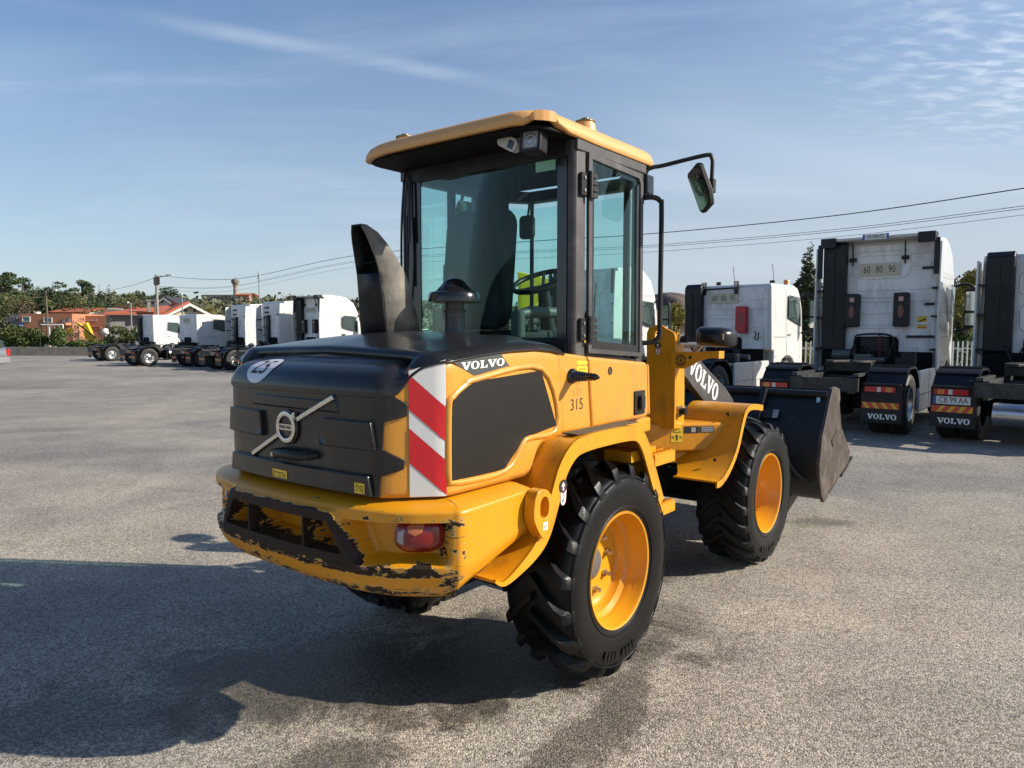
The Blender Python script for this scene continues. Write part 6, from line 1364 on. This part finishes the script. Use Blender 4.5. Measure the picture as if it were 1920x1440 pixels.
def gable(label, name, px0, px1, ridge, eave, base, Y, depth, rm, wm, gable_px=None, axis='x'):
    g_ = empty(name, (0, 0, 0)); tag(g_, label, 'house')
    x0, x1, ze, zr = W2(px0, px1, ridge, eave, Y); zb_ = at(px0, base, Y).z-3
    if axis == 'x':
        MB().box(x0+.4, x1-.4, Y, Y+depth, zb_, ze).build('wall', wm, g_); rf_ = MB(); ym = Y+depth/2
        rf_.add([(x0, Y-.6, ze-.15), (x1, Y-.6, ze-.15), (x1, ym, zr), (x0, ym, zr), (x0, Y+depth+.6, ze-.15), (x1, Y+depth+.6, ze-.15)], [(0, 1, 2, 3), (3, 2, 5, 4)]); rf_.build('roof', rm, g_, solid=.25)
        MB().add([(x1-.4, Y, ze-.1), (x1-.4, ym, zr-.3), (x1-.4, Y+depth, ze-.1)], [(0, 1, 2)]).build('gable_wall', wm, g_); MB().add([(x0+.4, Y, ze-.1), (x0+.4, ym, zr-.3), (x0+.4, Y+depth, ze-.1)], [(0, 1, 2)]).build('gable_wall', wm, g_)
    else:
        xm = (x0+x1)/2; w_ = MB(); w_.prism([(x0+.5, zb_), (x1-.5, zb_), (x1-.5, ze-.2), (xm, zr-.45), (x0+.5, ze-.2)], 'y', Y, Y+depth); w_.build('wall', wm, g_)
        for s in (0, 1):
            xe = x0 if s == 0 else x1; rf_ = MB(); rf_.add([(xe, Y-.8, ze-.3), (xm, Y-.8, zr), (xm, Y+depth, zr), (xe, Y+depth, ze-.3)], [(0, 1, 2, 3)]); rf_.build('roof', rm, g_, solid=.3)
        fa = MB()
        for (a, b) in (((x0, ze-.32), (xm, zr-.02)), ((xm, zr-.02), (x1, ze-.32))): fa.add([(a[0], Y-.84, a[1]), (b[0], Y-.84, b[1]), (b[0], Y-.84, b[1]-.38), (a[0], Y-.84, a[1]-.38)], [(0, 1, 2, 3)])
        fa.build('bargeboard', WHR, g_)
    return g_
h1 = gable('cream cottage with a long bright red tiled roof above the brick building', 'cottage', 93, 163, 575.5, 583, 592, 125, 9, TILE, CREAM); win(h1, 106, 112, 585, 588.5, 124.9, WIND, WHR); win(h1, 126, 133, 585, 588.5, 124.9, WIND, WHR)
h2 = gable('small building with a red tiled roof and a row of openings right of the cottage', 'outbuilding', 200, 240, 574, 578, 584, 138, 7, TILE, WHR)
for k in range(6): win(h2, 203+k*6, 206+k*6, 579, 581, 137.9, WIND, WHR)
h3 = gable('cream gabled house with red roof behind the left trucks', 'gabled_house', 303, 405, 568, 592, 610, 96, 18, TILE, CREAM, axis='y')
for (a, b, c, d) in ((343, 351, 577, 585), (360, 367, 577, 585)): win(h3, a, b, c, d, 95.98, WIND, WHR)
x0, x1, ze, zr = W2(246, 356, 570, 592, 100); rf_ = MB(); rf_.add([(x0, 99, ze), (x1+2, 99, ze+.2), (x1+1, 108, zr+.6), (x0+9, 108, zr-.2)], [(0, 1, 2, 3)]); rf_.build('side_roof', TILE, h3, solid=.3); MB().box(x0+.6, x1, 100, 107, ze-6, ze-.1).build('side_wall', GRYW, h3)
for px in (302.5, 315): a = at(px-3, 566, 98); b = at(px+3.5, 586, 98); c_ = MB().box(a.x, b.x, 98, 98.6, b.z, a.z).build('chimney', CONC, h3); MB().box(a.x-.12, b.x+.12, 97.9, 98.7, a.z, a.z+.18).build('chimney_cap', CONC, c_)
p_ = at(347, 590, 96); ang_ = R(32); h3.rotation_euler = (0, 0, ang_); h3.location = Vector((p_.x, 96, 0))-(Matrix.Rotation(ang_, 3, 'Z') @ Vector((p_.x, 96, 0)))
h4 = gable('white house with dark slate roof on the slope beside the utility pole', 'white_house', 270, 296, 557, 564.5, 572, 150, 9, SLATE, WHR); win(h4, 276, 281, 565.5, 568.5, 149.9, WIND, WHR)
h4b = gable('white gable with arched balcony right of the utility pole', 'white_house', 293, 328, 557.5, 567, 574, 149, 8, SLATE, WHR, axis='y'); win(h4b, 302, 306, 564, 568, 148.98, WIND, WHR)
h5 = gable('small pink house beside the water tower on the ridge', 'pink_house', 441, 469, 548.5, 552.5, 558, 262, 10, TILE, PINKR); win(h5, 447, 450, 553.5, 556, 261.9, WIND, PINKR)
lg = empty('ridge_shed', (0, 0, 0)); tag(lg, 'long low pale shed along the ridge left of the water tower', 'shed'); x0, x1, z0, z1 = W2(378, 441, 552.5, 560, 265); MB().box(x0, x1, 265, 275, z0-2, z1).build('wall', CONC, lg)
for k in range(5): win(lg, 401+k*7, 405+k*7, 555, 558, 264.9, WIND, CONC)
ws_ = empty('white_shed', (0, 0, 0)); tag(ws_, 'low white shed roof between the cottage and the red-roofed outbuilding', 'shed'); x0, x1, z0, z1 = W2(180, 201, 579.5, 584, 132); MB().box(x0, x1, 132, 138, z0-2, z1).build('wall', WHR, ws_); MB().box(x0-.3, x1+.3, 131.7, 138.3, z1, z1+.2).build('roof', PLATES, ws_)
# water tower and mast
p0 = at(442, 560, 270); p1 = at(442, 524, 270); wt = empty('water_tower', (p0.x, 270, p0.z)); tag(wt, 'slim concrete water tower with flared head on the ridge', 'water tower'); H_ = p1.z-p0.z
MB().lathe([(.9, -2), (.75, H_*.55), (.8, H_*.70)], n=20).build('shaft', mat('tower_brick', (.30, .22, .19), .9, var=.15), wt, smooth=40); MB().lathe([(.8, H_*.70), (1.35, H_*.82), (1.45, H_*.84), (1.45, H_*.97), (1.2, H_*.98), (1.2, H_), (0, H_)], n=20).build('tank', CONC, wt, smooth=40); MB().tube([(0, 0, H_), (0, 0, H_+1)], .08, 6).build('finial', CABLE, wt)
p0 = at(486.5, 562, 240); p1 = at(486.5, 508, 240); ms = empty('antenna_mast', (p0.x, 240, p0.z)); tag(ms, 'thin steel antenna mast with panels on the ridge', 'mast'); H_ = p1.z-p0.z; STM = mat('mast_steel', (.36, .40, .42), .5, .4)
MB().tube([(0, 0, -2), (0, 0, H_)], [.32, .16], 8).build('pole', STM, ms)
for z_, a in ((.62, 0.), (.80, 1.), (.88, 2.2), (.88, 4.0), (.72, 3.)): MB().box(.3*cos(a)-.14, .3*cos(a)+.14, .3*sin(a)-.1, .3*sin(a)+.1, H_*z_, H_*z_+1.1).build('antenna_panel', WHR, ms)

# ---- low wall, hedge and its posts
YW = 64.; zw0 = gz(YW)
lw = empty('yard_wall', (0, 0, 0)); tag(lw, 'low stained concrete wall along the far edge of the yard', 'wall')
for k in range(13):
    xa = -60+4.02*k; MB().box(xa, xa+4.0, YW, YW+.35, zw0-.2, zw0+.76).build('wall_block', CONC, lw, bevel=.02)
hg = empty('hedge', (0, 0, 0)); tag(hg, 'leafy green hedge growing behind the low concrete wall', 'hedge')
for k in range(9):
    c_ = MB(); rr = random.Random(300+k); bl = []
    x_ = -62+4.5*k
    for q in range(22):
        hx = x_+rr.uniform(0, 4.6); hz2 = rr.uniform(.7, 2.35)
        if -40.4 < hx < -36.6 and hz2 > 1.1: hz2 = rr.uniform(.5, 1.0)
        bl.append((hx, YW+1.0+rr.uniform(-.4, .5), zw0+hz2, rr.uniform(.35, .75), .5, rr.uniform(.3, .55)))
    leaves(c_, bl, 5200, .12, rr); c_.build('hedge_section', LF_HEDGE, hg, recalc=False)
for px in (75, 148, 215): a = at(px, 612, YW+.25); MB().tube([(a.x, YW+.2, zw0+.7), (a.x, YW+.2, a.z)], .03, 6).build('fence_post', mat('post_green', (.015, .03, .02), .6), hg)
for (px, Y) in ((203, 76), (145, 78)): tree('grey_olive_tree', 'round', 90, leafmat('leaf_grey', (.085, .082, .06)), (at(px, 600, Y).x, Y, gz(66)), (at(px, 590, Y).z-gz(66)), 'grey sparse olive tree behind the hedge, %s' % ('nearer the white gate posts' if px > 180 else 'above the yellow digger arm'), n=700, wide=.75)
# ---- street furniture behind the hedge
POLEW = mat('pole_wood', (.12, .095, .07), .9, var=.25); POLEC = mat('pole_concrete', (.26, .24, .215), .85, var=.15); GLOBE = mat('globe_white', (.72, .72, .69), .35); LAMPW = mat('lamp_grey', (.52, .53, .53), .4)
def street_lamp(label, px, pyt, pyb, Y, arm, m, globe=False, r0=.12):
    a = at(px, pyt, Y); z0 = gz(66)-.2; l_ = empty('street_lamp', (a.x, Y, z0)); tag(l_, label, 'street lamp'); H_ = a.z-z0
    MB().tube([(0, 0, 0), (0, 0, H_)], [r0, r0*.7], 8).build('pole', m, l_, smooth=60)
    if globe: MB().lathe([(0, H_+.62), (.17, H_+.58), (.29, H_+.46), (.33, H_+.30), (.29, H_+.14), (.17, H_+.03), (.1, H_)], n=20).build('globe', GLOBE, l_, smooth=60)
    elif arm:
        e = at(px+arm, pyt, Y).x-a.x; MB().tube(catmull([(0, 0, H_-1.1), (e*.25, 0, H_-.3), (e*.6, 0, H_-.02), (e, 0, H_)], 4), .04, 6).build('arm', m, l_, smooth=60); MB().box(min(e, e*1.45), max(e, e*1.45), -.14, .14, H_-.05, H_+.13).build('lamp_head', LAMPW, l_, bevel=.03)
    return l_
street_lamp('wooden street lamp with a curved arm in front of the brick building', 86, 545, 640, 74, 14, POLEW)
street_lamp('pale street lamp with a short double head left of the leftmost truck', 245, 568, 650, 72, -4, POLEC, r0=.08)
street_lamp('thin lamp standard with a white head between the two low-roof trucks', 341, 552, 640, 70, 0.6, POLEC, r0=.07)
street_lamp('white globe lamp on a post beside the leftmost truck cab', 255, 629, 650, 66.5, 0, LETW, True, .10)
street_lamp('white globe lamp seen over the hedge', 198, 628, 650, 66.5, 0, LETW, True, .08)
a = at(292, 515, 76); z0 = gz(66)-.2; up_ = empty('utility_pole', (a.x, 76, z0)); tag(up_, 'tall wooden utility pole with a street light and cables', 'utility pole'); H_ = a.z-z0
MB().tube([(0, 0, 0), (.05, 0, H_)], [.19, .13], 10).build('pole', POLEC, up_, smooth=60); MB().tube([(0, 0, H_-.3), (1.5, 0, H_-.05)], .04, 6).build('lamp_arm', CABLE, up_); MB().box(1.1, 1.75, -.12, .12, H_-.1, H_+.06).build('lamp_head', LAMPW, up_, bevel=.03)
MB().box(-.20, .24, -.16, .16, H_-1.1, H_-.25).build('cable_box', POLEW, up_, bevel=.05); MB().box(.1, .35, -.15, .1, H_-1.0, H_-.2).build('insulator', CABLE, up_)
gp = [(248, 'right'), (262, 'right')]
for i, px in enumerate((248, 264)): p = at(px, 632, 66.5); g2 = MB().box(p.x-.35, p.x+.35, 66.2, 66.9, gz(66), p.z).build('gate_pillar', WHR, None, bevel=.03); tag(g2, ('left' if i == 0 else 'right')+' one of the two white gate pillars under the globe lamps', 'gate pillar')
# bus stop sign
a = at(39.5, 606, 67); bs = empty('bus_stop_sign', (a.x, 67, gz(66))); tag(bs, 'blue and white bus stop sign standing above the hedge', 'sign'); H_ = a.z-gz(66)
MB().tube([(0, .03, 0), (0, .03, H_)], .04, 8).build('post', STM, bs); MB().box(-.28, .28, -.01, .01, H_-.68, H_).build('sign_panel', mat('sign_blue', (.02, .09, .36), .4), bs); MB().box(-.19, .19, -.016, -.011, H_-.50, H_-.16).build('sign_field', LETW, bs); MB().prism(rrect(-.15, .15, H_-.40, H_-.26, .02), 'y', -.020, -.0165).build('bus_symbol', mat('sign_dark', (.03, .03, .05), .5), bs)
# white frame shelter
a = at(77, 609, 69); b = at(118, 609, 69); bsh = empty('frame_shelter', (0, 0, 0)); tag(bsh, 'white tube frame of a shelter above the hedge', 'shelter')
MB().tube([(a.x, 69, a.z), (b.x, 69, a.z)], .07, 6).build('top_rail', LETW, bsh)
for t_ in (0, .38, .63, .82, 1): x_ = lerp(a.x, b.x, t_); MB().tube([(x_, 69, gz(66)), (x_, 69, a.z)], .05, 6).build('upright', LETW if t_ else LETB, bsh)
# yellow digger arm
DY = mat('digger_yellow', (.70, .45, .01), .4, var=.08); Yd = 66.6; dg_ = empty('digger_arm', (0, 0, 0)); tag(dg_, 'bright yellow folded digger arm sticking up behind the hedge', 'digger arm')
def px2(P, Y=Yd): return [(at(a, b, Y).x, at(a, b, Y).z) for a, b in P]
MB().prism(px2([(144, 605.5), (148, 605), (180, 632), (183, 638), (176, 640), (160, 618)]), 'y', Yd-.25, Yd+.15).build('boom', DY, dg_, bevel=.03); MB().prism(px2([(157, 610), (164, 604.5), (173, 624), (168, 628)]), 'y', Yd-.20, Yd+.2).build('dipper', DY, dg_, bevel=.03); MB().prism(px2([(158, 618), (172, 628), (176, 640), (164, 637)]), 'y', Yd-.3, Yd-.26).build('bracket_plate', DY, dg_); MB().prism(px2([(126, 619), (131, 615), (136, 616), (133, 625), (128, 624)]), 'y', Yd-.2, Yd+.2).build('cylinder_head', DY, dg_, bevel=.03)
MB().tube([(at(146, 607, Yd-.3).x, Yd-.3, at(146, 607, Yd-.3).z), (at(181, 634, Yd-.3).x, Yd-.3, at(181, 634, Yd-.3).z)], .06, 8).build('ram', CABLE, dg_)
flat(text2d('JCB', .5), onplane((at(167, 630, Yd-.31).x, Yd-.32, at(167, 630, Yd-.31).z), Vector((.8, 0, -.55)).normalized(), Vector((.55, 0, .8)).normalized(), .8), 'lettering', LETB, dg_) if False else None
# yellow machine seen through the loader cab
Yy = 30.; zb = gz(30.); c0 = at(985, 600, Yy).x; ym = empty('yellow_excavator', (0, 0, 0)); tag(ym, 'yellow excavator whose raised bucket shows through the loader cab glass', 'excavator')
YB = mat('excavator_yellow', (.74, .60, .02), .4, var=.06)
P = [(at(a, b, Yy).x, at(a, b, Yy).z) for a, b in ((971, 511), (990, 515), (1030, 524), (1037, 546), (1012, 561), (996, 596), (971, 600))]
MB().prism(P, 'y', Yy-.5, Yy+.5).build('bucket', YB, ym, bevel=.04); MB().prism([(P[0][0]+.12, P[0][1]-.2), (P[2][0]-.1, P[2][1]-.12), (P[4][0], P[4][1]+.1), (P[0][0]+.12, P[6][1]+.3)], 'y', Yy-.512, Yy-.50).build('bucket_gusset', YB, ym)
for s_ in (-1, 1):
    tr_ = MB(); tr_.prism(rrect(c0-3.6, c0-.4, zb, zb+.75, .36), 'y', Yy+s_*.95-.25, Yy+s_*.95+.25); tr_.build('track', DARK, ym, bevel=.03)
MB().prism(rrect(c0-3.5, c0-.9, zb+.85, zb+1.75, .12), 'y', Yy-1.1, Yy+1.1).build('house', YB, ym, bevel=.06); MB().box(c0-3.2, c0-.8, Yy-.9, Yy+.9, zb+.5, zb+.86).build('turntable', DARK, ym)
MB().prism([(c0-1.9, zb+1.7), (c0-.7, zb+1.2), (c0-.7, zb+1.75), (c0-1.0, zb+2.25), (c0-1.8, zb+2.25)], 'y', Yy+.2, Yy+1.05).build('operator_cab', MATS['truck_window'], ym, bevel=.04)
MB().prism([(c0-1.4, zb+1.3), (c0-.2, zb+1.55), (P[6][0]+.35, P[6][1]+.15), (P[6][0]+.05, P[6][1]+.3), (c0-.4, zb+1.85), (c0-1.4, zb+1.6)], 'y', Yy-.45, Yy-.1).build('boom', YB, ym, bevel=.04)
MB().tube([(c0-1.0, Yy-.28, zb+1.1), (c0-.1, Yy-.28, zb+1.75)], .07, 10).build('boom_ram', STM, ym, smooth=60)
# ---- silver car at the left edge
def car(X, Y, rz):
    c_ = empty('silver_car', (X, Y, gz(Y)), rz); tag(c_, 'silver car cut by the left picture edge with a red tail lamp', 'car'); SIL = mat('car_silver', (.42, .43, .44), .25, .7, var=.05, coat=.5)
    prof = [(0, .42), (-.02, .60), (.04, .98), (.14, 1.06), (.30, 1.50), (.55, 1.60), (1.9, 1.62), (2.5, 1.45), (3.2, 1.05), (4.0, .92), (4.25, .70), (4.3, .40), (3.85, .22)]
    prof += [(3.45+.36*cos(a), .30+.36*sin(a)) for a in [R(k) for k in range(10, 175, 20)]]+[(3.0, .22), (1.3, .22)]+[(.85+.36*cos(a), .30+.36*sin(a)) for a in [R(k) for k in range(10, 175, 20)]]+[(.3, .24)]
    n = len(prof); b_ = MB(); wf = lambda z, x: .88-.20*ss(.95, 1.6, z)-.10*ss(3.4, 4.3, x)-.06*ss(.3, 0, x)
    b_.v = [(p[0], -wf(p[1], p[0]), p[1]) for p in prof]+[(p[0], wf(p[1], p[0]), p[1]) for p in prof]; b_.f = [tuple(range(n)), tuple(range(2*n-1, n-1, -1))]+[(i, (i+1) % n, n+(i+1) % n, n+i) for i in range(n)]
    b_.build('body', SIL, c_, bevel=.05, seg=3)
    MB().prism([(-.66, 1.10), (.66, 1.10), (.58, 1.46), (-.58, 1.46)], 'x', .12, .20, Matrix.Shear('XZ', 4, (.0, 0)) if False else None).build('rear_window', MATS['truck_window'], c_)
    for s in (-1, 1):
        q = MB(); q.add([(.42, s*.79, 1.08), (2.9, s*.80, 1.06), (2.35, s*.725, 1.42), (.55, s*.705, 1.50)], [(0, 1, 2, 3)]); q.build('side_window', MATS['truck_window'], c_)
        MB().box(-.05, .10, min(s*.66, s*.86), max(s*.66, s*.86), .66, 1.02).build('tail_lamp', LRED, c_, bevel=.03)
        for x_ in (.85, 3.45): w = empty('wheel', (x_, s*-.86, .31), 0 if s > 0 else pi, c_); w.scale = (.61, .6, .61); link('tyre', TT, w); link('rim', TRF, w)
    MB().box(-.08, .30, -.80, .80, .30, .62).build('rear_bumper', mat('car_bumper', (.22, .225, .23), .4), c_, bevel=.06)
    return c_
car(-25.75, 36.2, pi+.12)
# ---- right side: fence, cypress, trees
YF = 27.; fc = empty('picket_fence', (0, 0, 0)); tag(fc, 'white metal picket fence behind the trucks on the right', 'fence'); FW = mat('fence_white', (.60, .60, .58), .45, var=.06); zf = gz(YF); pk = MB().prism([(-.028, 0), (.028, 0), (.028, 1.40), (0, 1.44), (-.028, 1.40)], 'y', -.012, .012).mesh('picket', FW)
x_ = 4.6
while x_ < 21.5:
    q = link('picket', pk, fc); q.location = (x_, YF, zf+.05); x_ += .178
for z_ in (.30, 1.18): MB().box(4.5, 21.6, YF+.013, YF+.05, zf+z_, zf+z_+.05).build('rail', FW, fc)
for x_ in (4.55, 7.4, 10.25, 13.1, 15.95, 18.8, 21.6): MB().box(x_-.04, x_+.04, YF-.0, YF+.09, zf-.1, zf+1.5).build('fence_post', FW, fc)
a = at(1516, 458, 31); tree('cypress_tree', 'cypress', 130, LF_CYP, (a.x, 31, gz(31)), a.z-gz(31), 'tall pointed cypress between the two middle right trucks', n=12000, wide=1.2)
for i, (px, py, Y, kd, lf, wd, lab) in enumerate(((1822, 503, 36, 'willow', LF_YEL, .95, 'yellow green bushy tree between the high-roof truck and the right edge truck'), (1880, 500, 39, 'willow', LF_HEDGE, 1.1, 'green tree behind the truck at the right edge'), (1795, 515, 40, 'round', LF_HEDGE, 1.0, 'green tree showing behind the right truck mirror'), (1700, 520, 42, 'round', LF_OLIVE, 1.1, 'green tree hidden behind the high-roof right truck'), (1268, 566, 40, 'willow', LF_YEL, .9, 'yellow green bush between the loader tower and the low-roof right truck'), (1345, 575, 44, 'round', LF_OLIVE, 1.1, 'green tree behind the low-roof right truck'), (1950, 505, 38, 'willow', LF_YEL, 1.0, 'yellow green tree beyond the right picture edge'))):
    a = at(px, py, Y); tree('bushy_tree', kd, 140+i, lf, (a.x, Y, gz(Y)), a.z-gz(Y), lab, n=5200, wide=wd)
for i in range(12): x_ = 5+i*1.45; tree('fence_bush', 'bush', 150+i % 3, [LF_HEDGE, LF_OLIVE, LF_YEL][i % 3], (x_+rnd.uniform(-.4, .4), 29.3+rnd.uniform(-.3, .6), gz(29)), rnd.uniform(1.5, 2.4), 'leafy bush behind the white picket fence', 'bush', 'bushes behind the picket fence', n=1500, wide=.6)
for i in range(7): x_ = -9+i*2.0; tree('yard_bush', 'bush', 160+i % 3, [LF_HEDGE, LF_OLIVE][i % 2], (x_, 50+rnd.uniform(-1, 1), gz(50)), rnd.uniform(2., 3.), 'green bush on the far yard edge behind the loader', 'bush', 'bushes behind the loader', n=900, wide=.9)
rk = MB(); rk.grid(lambda u, v: (lerp(10, 50, u), lerp(120, 170, v), gz(66)+ (9.5*sin(pi*min(1, u*1.0))**.8+1.2*sin(u*23)+.8*sin(u*41+v*9))*ss(0, .6, v)), 41, 10); tag(rk.build('rocky_hill', mat('rock_brown', (.12, .085, .065), .95, var=.4, vscale=.5, bump=.5, bscale=2), None, smooth=180), 'brown rocky hill', None, None, 'structure')

# ---- overhead cables between the utility pole and one out of frame on the right
def cable(label, P, r_):
    # P: (px, py, Y) supports with sag handled by the points
    pts = [at(*p) for p in P]; pts = catmull([tuple(p) for p in pts], 10)
    tag(MB().tube(pts, r_, 5).build('overhead_cable', CABLE, None, smooth=60), label, 'cable', 'overhead cables')
cable('thick black top cable crossing behind the loader cab', [(296, 517, 76), (440, 523, 68), (660, 480, 55), (960, 455, 44), (1210, 439, 37), (1560, 405, 30), (1920, 353, 24), (2150, 318, 21)], .020)
cable('upper one of the thin paired cables', [(297, 537, 76), (430, 537, 68), (660, 490, 55), (960, 472, 44), (1210, 460.5, 37), (1560, 431, 30), (1920, 386, 24), (2150, 356, 21)], .010)
cable('lower one of the thin paired cables', [(297, 538, 76), (430, 538.5, 68), (660, 492.5, 55), (960, 475, 44), (1210, 464, 37), (1560, 435, 30), (1920, 391, 24), (2150, 362, 21)], .010)
cable('lowest thin cable below the paired ones', [(297, 543, 76), (430, 546, 68), (660, 501, 55), (960, 486, 44), (1210, 473, 37), (1560, 445, 30), (1920, 403, 24), (2150, 375, 21)], .008)
cable('cable running left and down from the utility pole to the wood', [(290, 521, 76), (255, 533, 90), (222, 541, 105), (170, 551, 125), (90, 553, 140)], .025)
